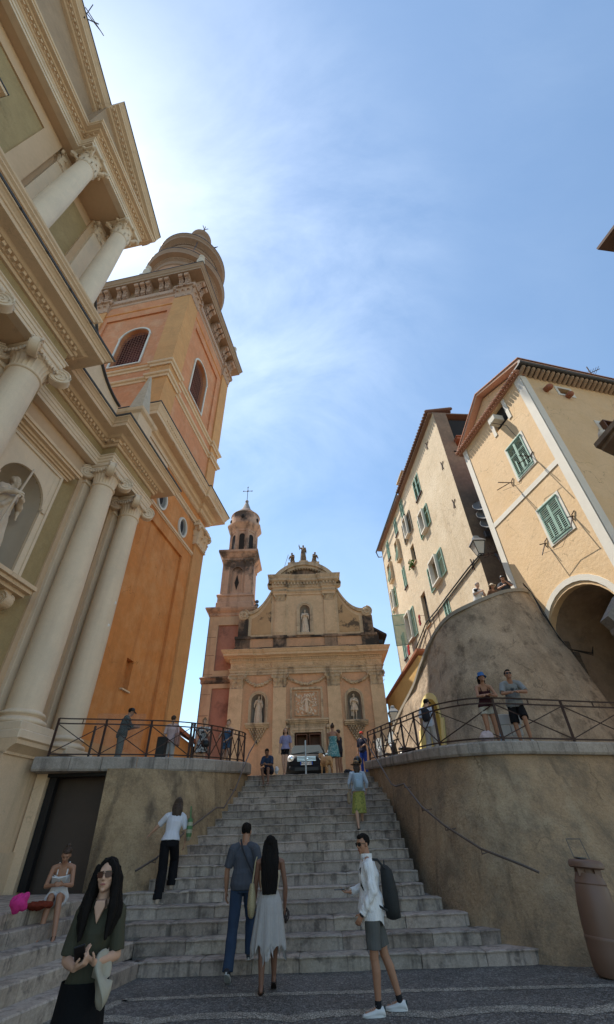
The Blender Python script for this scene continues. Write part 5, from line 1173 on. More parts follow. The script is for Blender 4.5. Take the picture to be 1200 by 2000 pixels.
# clothes line brackets
for i,(u,z,ln,lb) in enumerate(((10.55,14.55,1.25,'long iron bracket rod right under the upper green shutters'),(12.1,14.35,1.4,'long iron bracket rod left below the upper green shutters'),(10.1,10.9,.55,'short iron hook right below the lower green shutters'),(11.75,10.75,.6,'short iron hook left below the lower green shutters'))):
    T=Thing('wall_bracket',lb,'bracket',off=(HC,u,z),a=A2,group='iron line brackets on the yellow house')
    b=MB(); b.bar((HC,u,z+.35),(HC-ln*.55,u+.02,z+.25),.03); b.bar((HC-ln*.1,u+.01,z+.33),(HC-ln*.7,u+.03,z-.25),.03); T.part('rod',b,iron)
    b=MB(); b.tube([(HC-.02,u-.15,z+.5),(HC-.05,u,z+.4),(HC-.02,u+.05,z+.2)],.02); T.part('hook',b,iron)
b=MB(); b.tube([(HC-.4,10.1,10.7),(HC-.25,10.9,10.35),(HC-.4,11.75,10.55)],.008,4); b.tube([(HC-.6,10.55,14.3),(HC-.4,11.3,13.9),(HC-.7,12.1,14.1)],.008,4)
solo('clothes_line',b,iron,'thin sagging clothes lines strung between brackets below the green shutters','clothes line',off=(HC-.4,11,10.4),a=A2)
# passage behind the arch
b=MB(); 
def PV(u,z,d): return (HC+.28+d,u,z)
apn=[(AC+AR,3.4)]+arch_pts(AC,AR,AZ)+[(AC-AR,3.4)]
for p,q in zip(apn,apn[1:]): b.poly([PV(*p,0),PV(*q,0),PV(*q,7),PV(*p,7)])
b.poly([PV(*p,7) for p in apn]); 
for k,v in enumerate(b.v): b.v[k]=v+Vector((0,1,1))*noise.fractal(v*.8,1,2,3)*.05
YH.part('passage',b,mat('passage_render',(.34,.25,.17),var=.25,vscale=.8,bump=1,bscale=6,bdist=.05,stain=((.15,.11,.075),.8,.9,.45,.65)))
b=MB(); random.seed(8)
for j in range(7):
    z=6.2+j*.2; u=13.35
    for i in range(3 if j<5 else 2):
        x=HC+.02+i*.3+random.random()*.05; b.cbox(x,x+.27,13.22+random.uniform(-.04,.0),13.55,z,z+.21,.03)
YH.part('jamb_stones',b,rubble)
# cables draped along the ramp wall
b=MB(); 
for o in (0,.05,.09):
    b.tube([(8.75,15.75,9.85+o),(9.0,15.85,9.55),(9.15-o,15.75,8.6),(9.28,15.7,7.6+o),(9.5,15.72,7.15),(10.4,15.9,6.95+o),(10.6,16,7.3)],.016,5)
solo('cables',b,blackm,'black cables running down the edge of the ramp wall beside the arch','cable',off=(9.1,15.8,8.5))
# ================= LONG HOUSE (frame -5 deg, face at c=11)
A3=R(-5); GC=11.0
LH=Thing('long_house','tall weathered beige house with many green shuttered windows behind the yellow house','house',off=(GC,25,3.6),a=A3)
def PG_(u,z,d): return (GC+d,u,z)
W=dict(a=(24.1,25.45,22.9,24.8,'c'),b=(24.45,25.45,19.7,21.45,'o'),c=(24.2,25.6,15.4,17.25,'o'),d=(24.2,25.15,12.3,13.95,'c'),e=(28.1,29.0,21.75,23.6,'g'),f=(28.1,29.0,19.2,20.8,'x'),g=(27.9,28.95,13.9,16.4,'x'),h=(28.55,29.4,24.05,25.85,'c'),i=(31.0,31.85,23.95,25.6,'c'),j=(31.25,32.15,21.3,23.35,'j'),k=(31.2,32.0,18.65,20.5,'c'),l=(34.45,35.3,23.45,25.4,'c'),m=(34.4,35.5,21.0,22.9,'j'),n=(35.2,36.0,18.5,20.35,'o'),o=(31.7,33.0,14.3,16.6,'O'),p=(34.5,35.4,13.8,15.9,'c'))
b=MB(); hol=[v[:4] for v in W.values()]
plate(b,PG_,19.1,37.2,3.6,26.1,hol,.3)
for k_,v in enumerate(b.v): pass
LH.part('wall',b,lwall)
b=MB(); b.box(GC+.5,GC+9,19.4,37.0,3.6,25.6); LH.part('core',b,dark)
b=MB(); b.box(GC+.01,GC+9,19.1,19.45,3.6,22.6); b.box(GC+.01,GC+.95,19.105,19.45,22.6,26.05); LH.part('side_wall',b,dwall)
b=MB(); b.box(GC,GC+9,36.9,37.2,3.6,26); LH.part('wall',b,lwall)
for k_,(u0,u1,z0,z1,t) in W.items():
    sh=green if k_ in 'acdo' else greenD
    b=MB()
    if t=='c':
        m=(u0+u1)/2; shutter(b,PG_,u0,m-.01,z0,z1,.03,.1,.06); shutter(b,PG_,m+.01,u1,z0,z1,.03,.1,.06); LH.part('shutter',b,sh)
        b=MB(); pbox(b,PG_,u0-.06,u1+.06,z0-.1,z0,0,.1); LH.part('sill',b,iron)
        continue
    rect_trim(b,PG_,u0+.09,u1-.09,z0+.09,z1-.09,.09,-.05,-.28) if t!='x' else pbox(b,PG_,u0,u1,z0-.08,z0,0,.1)
    f=LH.part('window',b,white if t in 'oOg' else lwall)
    b=MB(); pbox(b,PG_,u0,u1,z0,z1,-.31,-.26); LH.part('pane',b,dark,f)
    w_=(u1-u0)/2
    if t in 'oO':
        for sg,ue in ((-1,u0),(1,u1)):
            b=MB()
            if t=='O' and sg==1:
                Pq=lambda u,z,d:(GC-.02-(u)*.95,ue+.02+u*.12,z); shutter(b,lambda u,z,d:(GC-.02-u*.93-d*.2,ue+.25*u-d,z),0,1.25,z0-.1,z1+.3,0,.1,.06)
            else: a0=ue+(-w_-.15 if sg<0 else .0); shutter(b,PG_,a0,a0+w_+.15,z0,z1,-.07,.1,.06)
            LH.part('shutter',b,sh,f)
    elif t=='j':
        b=MB(); m=(u0+u1)/2
        Pq=lambda u,z,d:(GC-.02-.45*(1-(z-z0)/(z1-z0))-d,u,z)
        shutter(b,Pq,u0,u1,z0+.1,z1,0,.1,.06); LH.part('shutter',b,sh,f)
    elif t=='g':
        for sg,ue in ((-1,u0),(1,u1)):
            b=MB(); a0=ue+(-.75 if sg<0 else .0); shutter(b,PG_,a0,a0+.75,z0-.1,z1,-.08,.1,.06); LH.part('shutter',b,mat('grey_shutter',(.25,.23,.19),var=.2),f)
b=MB(); b.box(GC-.3,GC+9,19.2,37.6,26.05,26.14); LH.part('roof',b,mat('roof_board',(.22,.14,.10)))
b=MB(); u=19.2
while u<28.5: b.cone((GC-.42,u,26.24),(GC+1.5,u,26.65),.13,.13,8); u+=.3
b.box(GC-.35,GC+9,28.5,37.7,26.14,26.2); LH.part('roof_tiles',b,mat('dark_tiles',(.16,.085,.06),var=.3,vscale=3))
b=MB(); b.tube([(GC-.5,28,26.05),(GC-.5,37.6,25.95)],.08,6); b.tube([(GC-.5,37.6,25.95),(GC-.3,37.7,25.4),(GC-.05,37.3,25.2)],.06,6); LH.part('gutter',b,lead)
b=MB(); b.box(GC+.0,GC+1.2,27,28.6,26.2,27.6); b.box(GC-.15,GC+1.35,26.85,28.75,27.6,27.7); LH.part('chimney',b,lwall)
b=MB(); b.box(GC+.9,GC+8,18.7,24,22.9,23.05); b.box(GC+.85,GC+8,18.6,24,23.05,23.12); LH.part('lean_to_roof',b,terr)
b=MB(); 
for p in ((GC-.03,20.0,21.6),(GC-.03,20.0,18.3),(GC-.03,21.3,24.9),(GC-.03,20.0,13.9)):
    b.bar((p[0],p[1]-.08,p[2]-.4),(p[0],p[1]+.05,p[2]+.35),.04); b.bar((p[0],p[1],p[2]),(p[0],p[1]-.3,p[2]+.12),.035); b.bar((p[0],p[1],p[2]),(p[0],p[1]+.12,p[2]-.3),.035)
for p in ((GC+1.0,19.06,21.9),(GC+1.2,19.06,17.5)): b.bar((p[0]-.4,p[1],p[2]+.15),(p[0]+.4,p[1],p[2]-.1),.06); b.bar((p[0]-.3,p[1],p[2]-.25),(p[0]+.3,p[1],p[2]+.2),.06)
LH.part('wall_anchor',b,iron)
b=MB(); b.tube([(GC-.06,18.95,13.8),(GC-.08,20.4,13.9),(GC-.08,23.5,14.0),(GC-.08,26.3,14.05),(GC-.08,28.7,14.2),(GC-.08,34,13.0)],.045,6); b.tube([(GC-.06,18.95,13.7),(GC-.08,22.4,13.8),(GC-.08,28.7,13.9),(GC-.1,33,12.5)],.03,6)
for u in (27.3,26.2,29.6): b.tube([(GC-.04,u,14.1),(GC-.04,u+.2,12.2)],.02,5)
solo('cable_run',b,blackm,'thick black cable bundle slanting across the beige house wall','cable',off=(GC,22,13.9),a=A3)
for k_ in range(3):
    x,y,z=GC+.75+.05*k_,18.9,16.9-.62*k_
    T=Thing('satellite_dish','%s of three grey satellite dishes stacked in the alley beside the beige house'%('topmost','middle','lowest')[k_],'satellite dish',off=(x,y,z),a=A3,group='satellite dishes in the alley')
    b=MB(); Mx=Matrix.Translation((x,y-.3,z))@Matrix.Rotation(R(70),4,'X')@Matrix.Rotation(R(-20),4,'Y'); b.M=Mx; b.lathe([(.02,0),(.2,.02),(.36,.08),(.42,.13),(.43,.12),(.36,.06),(.02,-.02)],n=20); T.part('dish',b,mat('dish_grey',(.33,.33,.33),var=.1),smooth=60)
    b=MB(); b.bar((x,y+.1,z-.1),(x,y-.3,z),.05); b.bar((x,y-.3,z),(x-.2,y-.65,z+.1),.03); T.part('arm',b,greym)
b=MB(); b.cbox(GC+.55,GC+.85,18.7,18.9,14.9,15.3,.02); b.bar((GC+.8,18.9,14),(GC+1.3,18.6,12),.08); b.bar((GC+1.0,18.9,16.5),(GC+1.4,18.9,12.5),.06); solo('junction_box',b,irong,'small grey junction box with pipes in the alley below the dishes','box',off=(GC+.7,18.8,15),a=A3)
# plant and laundry
T=Thing('potted_plant','small green plant hanging from a dark window of the beige house','plant',off=(GC-.1,28.9,19.2),a=A3); b=MB(); random.seed(2)
for k_ in range(70):
    c_=Vector((GC-.15+random.uniform(-.2,.15),29.0+random.uniform(-.35,.35),19.2+random.uniform(-.25,.4))); b.ell(c_,(.05,.09,.03),Matrix.Rotation(random.random()*3,3,'X'),6,4)
T.part('leaves',b,mat('leaf_green',(.07,.16,.03),var=.3,vscale=9)); b=MB(); b.lathe([(.1,0),(.14,.2)],(GC-.12,29.0,19.0),10); T.part('pot',b,terr)
for nm,u,z,cl,lb in (('laundry',33.0,13.75,(.62,.6,.56),'white cloth hanging below the large open shutter'),('laundry',32.6,13.75,(.5,.04,.03),'red cloth hanging beside the white one'),('laundry',28.9,14.6,(.3,.05,.05),'dark red cloth hanging in a tall dark window')):
    b=MB(); rr=[]
    for j in range(7): t=j/6; rr.append([(GC-.45+.05*math.sin(i*1.7+j),u-.16+i*.04,z+.25-.75*t+.03*math.sin(i)) for i in range(9)]+[(GC-.43+.05*math.sin(i*1.7+j),u-.16+i*.04,z+.25-.75*t+.03*math.sin(i)) for i in range(8,-1,-1)])
    b.rings(rr); b.bar((GC,u,z+.25),(GC-.5,u,z+.25),.02); solo(nm,b,mat('cloth_%d'%int(u*10),cl,var=.1),lb,'laundry',group='laundry on the beige house',off=(GC-.4,u,z),a=A3,smooth=60)
# small yellow house further back, and more behind
T=Thing('small_house','small ochre house in the gap below the beige house','house',off=(7.5,33,4.5))
b=MB(); b.hexa([(4.9,30,4),(7.5,34,4),(12,33,4),(9,28,4)],[(4.9,30,9.3),(7.5,34,9.6),(12,33,9.6),(9,28,11.3)])
b2=MB(); b2.extr([(5.05,31.0,4),(6.6,26.5,4),(6.6,26.5,10.8),(5.05,31.0,9.3)],(5,1.5,0)); T.part('wall',b2,mat('small_ochre',(.58,.36,.13),var=.12,bump=.3))
b=MB(); b.extr([(4.85,31.3,9.2),(6.5,26.2,11.0),(6.5,26.2,11.15),(4.85,31.3,9.35)],(5,1.5,0)); T.part('roof',b,terr)
for t in (.35,.62):
    x=5.05+1.55*t-.06; y=31-4.5*t; b=MB(); b.extr([(x,y+.35,7.6+t),(x+.24,y-.35,7.7+t),(x+.24,y-.35,8.6+t),(x,y+.35,8.5+t)],(-.05,-.02,0)); T.part('shutter',b,green)
T=Thing('red_roof_house','pale house with a red roof far behind the plaza lamp','house',off=(5.5,42,4.5)); b=MB(); b.box(5.5,12,42,48,4,8.1); T.part('wall',b,mat('pale_wall',(.55,.42,.3))); b=MB(); b.box(5.3,12,41.7,48,8.1,8.9); T.part('roof',b,mat('red_roof',(.45,.12,.09),var=.2))
T=Thing('ochre_house','small ochre house edge showing right of the bell tower','house',off=(-9,30,4.2)); b=MB(); b.box(-14,-7.95,26.5,33,4,7.0); T.part('wall',b,ochre); b=MB(); b.extr([(-7.6,26.3,7.0),(-14,26.3,10.5),(-14,26.3,10.7),(-7.6,26.3,7.2)],(0,7,0)); T.part('roof',b,terr); b=MB(); b.extr([(-7.95,26.5,7.0),(-14,26.5,7.0),(-14,26.5,10.4)],(0,6,0)); T.part('gable',b,ochre)
# lamps
def lantern(T,c,s,parent_off):
    x,y,z=c; b=MB()
    b.rings([[(x+q*sx*s,y+q*sy*s,z+zz*s) for sx,sy in ((-1,-1),(1,-1),(1,1),(-1,1))] for q,zz in ((.10,0),(.22,.5))],cap=False); g=T.part('glass',b,glassm('lamp_glass',(.55,.52,.46),.75,.25))
    b=MB()
    for sx,sy in ((-1,-1),(1,-1),(1,1),(-1,1)): b.bar((x+.1*sx*s,y+.1*sy*s,z),(x+.225*sx*s,y+.225*sy*s,z+.5*s),.02*s)
    for q,zz in ((.1,0),(.22,.5)):
        for (a_,c_),(e_,f_) in (((-1,-1),(1,-1)),((1,-1),(1,1)),((1,1),(-1,1)),((-1,1),(-1,-1))): b.bar((x+q*a_*s,y+q*c_*s,z+zz*s),(x+q*e_*s,y+q*f_*s,z+zz*s),.022*s)
    b.ell((x,y,z-.03*s),(.07*s,.07*s,.05*s)); T.part('frame',b,blackm)
    b=MB(); b.rings([[(x+q*sx*s,y+q*sy*s,z+zz*s) for sx,sy in ((-1,-1),(1,-1),(1,1),(-1,1))] for q,zz in ((.26,.5),(.25,.54),(.1,.72),(.1,.8),(.04,.85))]); T.part('cap',b,mat('lamp_cap',(.25,.25,.24),rough=.4,metal=.5))
T=Thing('wall_lantern','black iron lantern on a scrolled bracket between the beige and yellow houses','lamp',off=(8.2,17.5,12.3)); lantern(T,(8.15,17.3,12.3),1.25,None)
b=MB(); b.bar((8.15,17.3,12.25),(9.1,17.5,12.55),.05); b.bar((9.1,17.2,12.85),(9.1,17.6,12.1),.05)
pts=[(8.3+.25*i/3+.12*math.sin(i),17.35,12.3-.14*math.cos(i*.9)) for i in range(10)]; b.tube(pts,.02,5)
for k_ in (0,1): b.tube([(8.75+.3*k_+.14*(1-i/14)*math.cos(i*.8),17.45,12.75+.14*(1-i/14)*math.sin(i*.8)) for i in range(14)],.018,5)
T.part('bracket',b,iron)
T=Thing('street_lamp','black lantern on a post by the railing near the small ochre house','lamp',off=(4.05,24,4)); lantern(T,(4.12,24,6.5),1.0,None); b=MB(); b.lathe([(.1,0),(.1,.3),(.05,.4),(.04,2.3),(.07,2.35),(.03,2.5)],(4.12,24,4.0),10); T.part('post',b,blackm,smooth=50)
# eave corner and carved bracket of a building at the right edge
T=Thing('roof_corner','brown roof corner jutting in at the upper right edge','roof',off=(14,8,22)); b=MB(); b.extr([(13.28,8.0,22.15),(17,8.6,22.3),(17,8.6,22.45),(13.28,8.0,22.3)],(2.2,-7,.0)); T.part('eave',b,mat('brown_eave',(.10,.06,.045),var=.2)); b=MB(); b.extr([(14.2,8.0,3.5),(17,8.4,3.5),(17,8.4,22.2),(14.2,8.0,22.2)],(2,-7,0)); T.part('wall',b,ywall)
T=Thing('gate_pier','weathered stone pier cornice with ball finial cut by the right edge','gate pier',off=(8.6,8,3.5))
tp=(7.7,8.0); A_=(7.78,7.28); B_=(8.33,8.29)
ext=lambda q,f:(tp[0]+(q[0]-tp[0])*f,tp[1]+(q[1]-tp[1])*f)
b=MB(); b.prism([ext(A_,.25),ext(A_,2.4),ext(B_,2.4),ext(B_,.25)],3.5,9.6); 
for v in b.v: v.x+=.9
T.part('pier',b,mat('pier_stone',(.42,.29,.19),var=.2,bump=.6))
b=MB(); b.prism([tp,ext(A_,2.2),ext(B_,2.2)],9.78,9.92); b.prism([(tp[0]+.12,tp[1]+.0),ext(A_,2.0),ext(B_,2.0)],9.66,9.775); T.part('pier_cornice',b,mat('pier_dark',(.26,.18,.12),var=.25,bump=.6))
b=MB(); b.lathe([(.12,9.92),(.12,9.97),(.06,10.0),(.05,10.06),(.10,10.15),(.13,10.25),(.10,10.36),(.04,10.42),(.05,10.48)],(8.12,8.0,0),14); T.part('finial',b,statm,smooth=50)
T=Thing('stone_bracket','dark weathered stone bracket cut by the right edge beside the arch','bracket',off=(6.0,8,5)); b=MB(); b.hexa([(5.86,8,5.1),(6.0,8,4.88),(6.0,8.3,4.88),(5.86,8.3,5.1)],[(6.35,8,5.62),(7.5,8,5.3),(7.5,8.3,5.3),(6.35,8.3,5.62)]); b.cbox(5.95,6.15,7.95,8.3,4.78,4.92,.03); T.part('stone',b,mat('bracket_stone',(.22,.19,.16),var=.3,vscale=5,bump=1,bscale=8))
AN2=Thing('tv_antenna','thin tv antenna above the right edge of the yellow house roof','antenna',off=(15.4,13.2,19.6)); b=MB(); x,y,z=15.0,13.4,20.0; b.tube([(x,y,19.2),(x+.1,y,21.3)],.03); b.tube([(x-.6,y,20.4),(x+.7,y,21.1)],.02)
for i in range(7): b.tube([(x-.5+.17*i,y-.2,20.5+.09*i),(x-.5+.17*i,y+.2,20.4+.09*i)],.012,4)
AN2.part('rods',b,iron)
# bin
BN=Thing('litter_bin','tall rounded brown litter bin against the wall at the lower right','bin',off=(4.40,9.5,0))
bx,by=4.40,9.5; bz=mat('brown_plastic',(.17,.095,.062),rough=.5,var=.06,spec=.5)
b=MB(); b.lathe([(.27,0),(.31,.06),(.34,.3),(.345,.42),(.35,.44),(.35,.47),(.34,.48),(.35,.6),(.345,.85),(.31,1.1),(.29,1.14),(.30,1.16),(.29,1.18),(.28,1.2),(.24,1.3)],(bx,by,0),36); BN.part('body',b,bz,smooth=45)
b=MB(); 
for k_ in range(4): a=k_/4*math.tau+.5; b.bar((bx+.22*math.cos(a),by+.22*math.sin(a),1.25),(bx+.22*math.cos(a),by+.22*math.sin(a),1.42),.13,.05)
b.lathe([(.18,1.2),(.18,1.42)],(bx,by,0),20); BN.part('neck',b,bz)
b=MB(); b.lathe([(.30,1.36),(.335,1.38),(.335,1.44),(.3,1.48),(.12,1.5)],(bx,by,0),36); BN.part('lid',b,bz,smooth=45)
b=MB(); b.tube([(bx-.2,by+.02,1.5),(bx-.2,by+.2,1.78),(bx+.1,by+.2,1.8),(bx+.12,by+.02,1.5)],.008,5); b.lathe([(.12,1.5),(.12,1.515),(.02,1.52)],(bx-.12,by-.08,0),16); BN.part('wire_hoop',b,irong)
BN.o.scale=(.80,.80,.93); BN.o.rotation_euler=(0,R(6),0)
# bollard, post, misc at stair top
b=MB(); b.cbox(-.40,-.33,18.55,18.62,3.76,4.92,.01); b.box(-.405,-.325,18.545,18.625,4.3,4.38); solo('steel_post',b,greym,'grey steel post in front of the parked car at the stair top','post',off=(-.23,18.59,3.76))
T=Thing('bollard','short post with a glossy black ball top at the right end of the stair top','bollard',off=(1.62,19.2,3.8)); b=MB(); b.lathe([(.07,0),(.06,.15),(.05,.3)],(1.62,18.75,3.77),12); T.part('post',b,blackm,smooth=40); b=MB(); b.ell((1.62,18.75,4.18),(.17,.17,.17),n=18,m=12); T.part('ball',b,mat('gloss_black',(.01,.01,.011),rough=.12,var=0,spec=.6),smooth=60)
# utility box
T=Thing('white_cabinet','white tiled cabinet leaning by the wall behind the couple at the railing','cabinet',off=(4.95,12.2,3.45)); 
wc=mat('dusty_white',(.42,.42,.41),var=.08)
for i in range(2):
    for j in range(3): b=MB(); x0,z0=4.78+i*.3+.04*j,3.5+j*.27; b.cbox(x0,x0+.28,12.3,12.36,z0,z0+.255,.01); T.part('panel',b,wc)
b=MB(); b.lathe([(.045,0),(.045,.2),(.018,.26),(.018,.3)],(4.55,11.75,3.5),12); T=Thing('water_bottle','clear blue plastic water bottle on the terrace edge','bottle',off=(4.55,11.75,3.5)); T.part('body',b,glassm('bottle_plastic',(.3,.5,.7),.55,.1),smooth=50); b=MB(); b.lathe([(.02,.3),(.02,.33)],(4.55,11.75,3.5),10); T.part('cap',b,mat('blue_cap',(.05,.15,.6),rough=.4,var=0))
# bird
T=Thing('bird','tiny dark bird high in the open sky','bird',off=(-12,30,62)); b=MB(); c_=Vector((-12.6,25.5,72)); b.ell(c_,(.12,.3,.1),n=8,m=6); T.part('bird_body',b,blackm)
for sg in (-1,1): b=MB(); b.hexa([c_+Vector((0,.15,0)),c_+Vector((sg*.7,-.1,.12)),c_+Vector((sg*.68,-.16,.12)),c_+Vector((0,-.12,0))],[c_+Vector((0,.15,.02)),c_+Vector((sg*.7,-.1,.14)),c_+Vector((sg*.68,-.16,.14)),c_+Vector((0,-.12,.02))]); T.part('wing',b,blackm)
# horizon ground beyond
# ================= FIGURES
TS=bpy.data.scenes.new('tmp_scene')
def evalmesh(o):
    TS.collection.objects.link(o)
    with bpy.context.temp_override(scene=TS,view_layer=TS.view_layers[0]):
        dg=bpy.context.evaluated_depsgraph_get(); r=bpy.data.meshes.new_from_object(o.evaluated_get(dg))
    bpy.data.objects.remove(o); return r
def remesh(mb,voxel,sm=2,name='m',disp=None):
    me=mb.mesh(name+'_src',merge=False); o=bpy.data.objects.new('tmp',me)
    m=o.modifiers.new('r','REMESH'); m.mode='VOXEL'; m.voxel_size=voxel; m.use_smooth_shade=True
    if sm: s=o.modifiers.new('s','SMOOTH'); s.iterations=sm; s.factor=.5
    r=evalmesh(o); bpy.data.meshes.remove(me)
    if disp:
        cs=[(v.co.copy(),v.normal.copy()) for v in r.vertices]; fl=[]
        for c_,n_ in cs: fl.extend(c_+n_*disp(c_))
        r.vertices.foreach_set('co',fl); r.update()
    r.shade_smooth(); r.name=name; return r
def cmat(name,col,**k):
    k.setdefault('var',.08); k.setdefault('vscale',6); k.setdefault('bump',.35); k.setdefault('bscale',22); k.setdefault('stretch',(1,1,.35)); k.setdefault('bdist',.02); return mat('cloth_'+name,col,rough=.9,spec=.15,**k)
SKIN=dict(light=mat('skin_light',(.52,.31,.21),rough=.55,var=.05,vscale=9),tan=mat('skin_tan',(.34,.17,.10),rough=.5,var=.06,vscale=9),brown=mat('skin_brown',(.19,.09,.055),rough=.5,var=.06,vscale=9))
HAIR=dict(black=mat('hair_black',(.010,.008,.007),rough=.75,var=.2,vscale=9,bump=.8,bscale=45,stretch=(1,1,.07),spec=.12),brown=mat('hair_brown',(.05,.028,.016),rough=.55,var=.2,vscale=9,bump=.8,bscale=45,stretch=(1,1,.07)),grey=mat('hair_grey',(.2,.18,.16),rough=.6,var=.2,vscale=9,bump=.6,bscale=40),fair=mat('hair_fair',(.18,.11,.05),rough=.6,var=.2,vscale=9,bump=.6,bscale=40))
V=Vector
STAND=dict(pelvis=(0,0,.97),chest=(0,.0,1.27),neck=(0,-.01,1.47),head=(0,.02,1.635),
 shL=(-.185,0,1.41),shR=(.185,0,1.41),elL=(-.235,-.03,1.13),elR=(.235,-.03,1.13),wrL=(-.25,.04,.88),wrR=(.25,.04,.88),
 hipL=(-.09,0,.92),hipR=(.09,0,.92),knL=(-.10,.02,.50),knR=(.10,.02,.50),anL=(-.10,-.02,.085),anR=(.10,-.02,.085),toL=(0,1,0),toR=(0,1,0),toeL=0,toeR=0)
TM=[(0,.14,.105),(.12,.168,.12),(.32,.146,.102),(.5,.155,.11),(.7,.178,.118),(.86,.172,.098),(.93,.13,.08),(1,.066,.062)]
TF=[(0,.14,.105),(.12,.172,.122),(.34,.122,.09),(.5,.135,.10),(.68,.152,.118),(.86,.150,.085),(.93,.11,.07),(1,.056,.055)]
def tpath(J,t):
    pts=[(0,J['pelvis']-V((0,0,.10)) if J['pelvis'].z>.5 else J['pelvis']-V((0,0,.08))),(.14,J['pelvis']),(.66,J['chest']),(1,J['neck'])]
    for (a,p),(b,q) in zip(pts,pts[1:]):
        if t<=b: return p.lerp(q,(t-a)/(b-a))
    return pts[-1][1]
def torso(mb,J,tab,t0,t1,inf,n=20,dx=0):
    hl=(J['hipR']-J['hipL']).normalized(); sl_=(J['shR']-J['shL']).normalized(); rr=[]
    ts=sorted({t0,t1,*[a for a,_,_ in tab if t0<a<t1],*[t0+(t1-t0)*i/9 for i in range(10)]})
    for t in ts:
        c=tpath(J,t); d=(tpath(J,min(1,t+.05))-tpath(J,max(0,t-.05))).normalized(); u=hl.lerp(sl_,t).normalized(); f=d.cross(u).normalized() 
        for (a,x0,y0),(b,x1,y1) in zip(tab,tab[1:]):
            if t<=b+1e-9: k=(t-a)/(b-a); x=x0+(x1-x0)*k; y=y0+(y1-y0)*k; break
        i_=inf(t) if callable(inf) else inf
        rr.append([c+u*(x+i_)*math.cos(q/n*math.tau)+f*(y+i_)*math.sin(q/n*math.tau) for q in range(n)])
    mb.rings(rr)
def hand(mb,w,e,side,curl=.5,nrm=None,r=.0088,dirn=None):
    d=(w-e).normalized() if dirn is None else V(dirn).normalized()
    nn=V(nrm).normalized() if nrm else V((side*-1,0,0)); nn=(nn-d*nn.dot(d)).normalized(); s_=d.cross(nn).normalized()  # s_ lateral
    th=s_ if s_.dot(V((0,1,.2)))>0 else -s_
    for k in (-.022,-.008,.008,.022): mb.cone(w+d*.01+th*k*.7,w+d*.082+th*k,.015,.012,8)
    for k,L_ in ((.027,.068),(.009,.078),(-.009,.073),(-.026,.058)):
        b=w+d*.082+th*k; a1=curl*.7; p=b+(d*math.cos(a1)+nn*math.sin(a1))*L_*.5; a2=curl*1.7; q=p+(d*math.cos(a2)+nn*math.sin(a2))*L_*.5
        mb.cone(b,p,r,r*.95,7); mb.cone(p,q,r*.95,r*.8,7)
    b=w+d*.025+th*.025; p=b+(d*.6+th*.7+nn*.25)*.035; q=p+(d*.85+th*.25+nn*.35).normalized()*.032; mb.cone(b,p,.012,.0105,7); mb.cone(p,q,.0105,.009,7)
def head_parts(mb,Hc,Rm,female):
    g=lambda p:Hc+Rm@V(p)
    mb.ell(g((0,-.012,.03)),(.074,.093,.084),Rm,20,14); mb.ell(g((0,.018,-.02)),(.061,.068,.09),Rm,18,12); mb.ell(g((0,.036,-.062)),(.046,.046,.042),Rm,14,10)
    mb.ell(g((0,.068,-.092)),(.019,.017,.015),Rm); mb.cone(g((0,.084,.018)),g((0,.101,-.02)),.008,.0125,8); mb.cone(g((-.011,.088,-.026)),g((.011,.088,-.026)),.009,.009,8)
    mb.cone(g((-.034,.074,.034)),g((.034,.074,.034)),.012,.012,8); mb.cone(g((-.016,.081,-.052)),g((.016,.081,-.052)),.0085,.0085,8); mb.cone(g((-.013,.08,-.063)),g((.013,.08,-.063)),.008,.008,8)
    for s in (-1,1): mb.ell(g((s*.034,.058,-.02)),(.024,.022,.022),Rm); mb.ell(g((s*.076,-.008,-.008)),(.010,.020,.031),Rm,10,7)
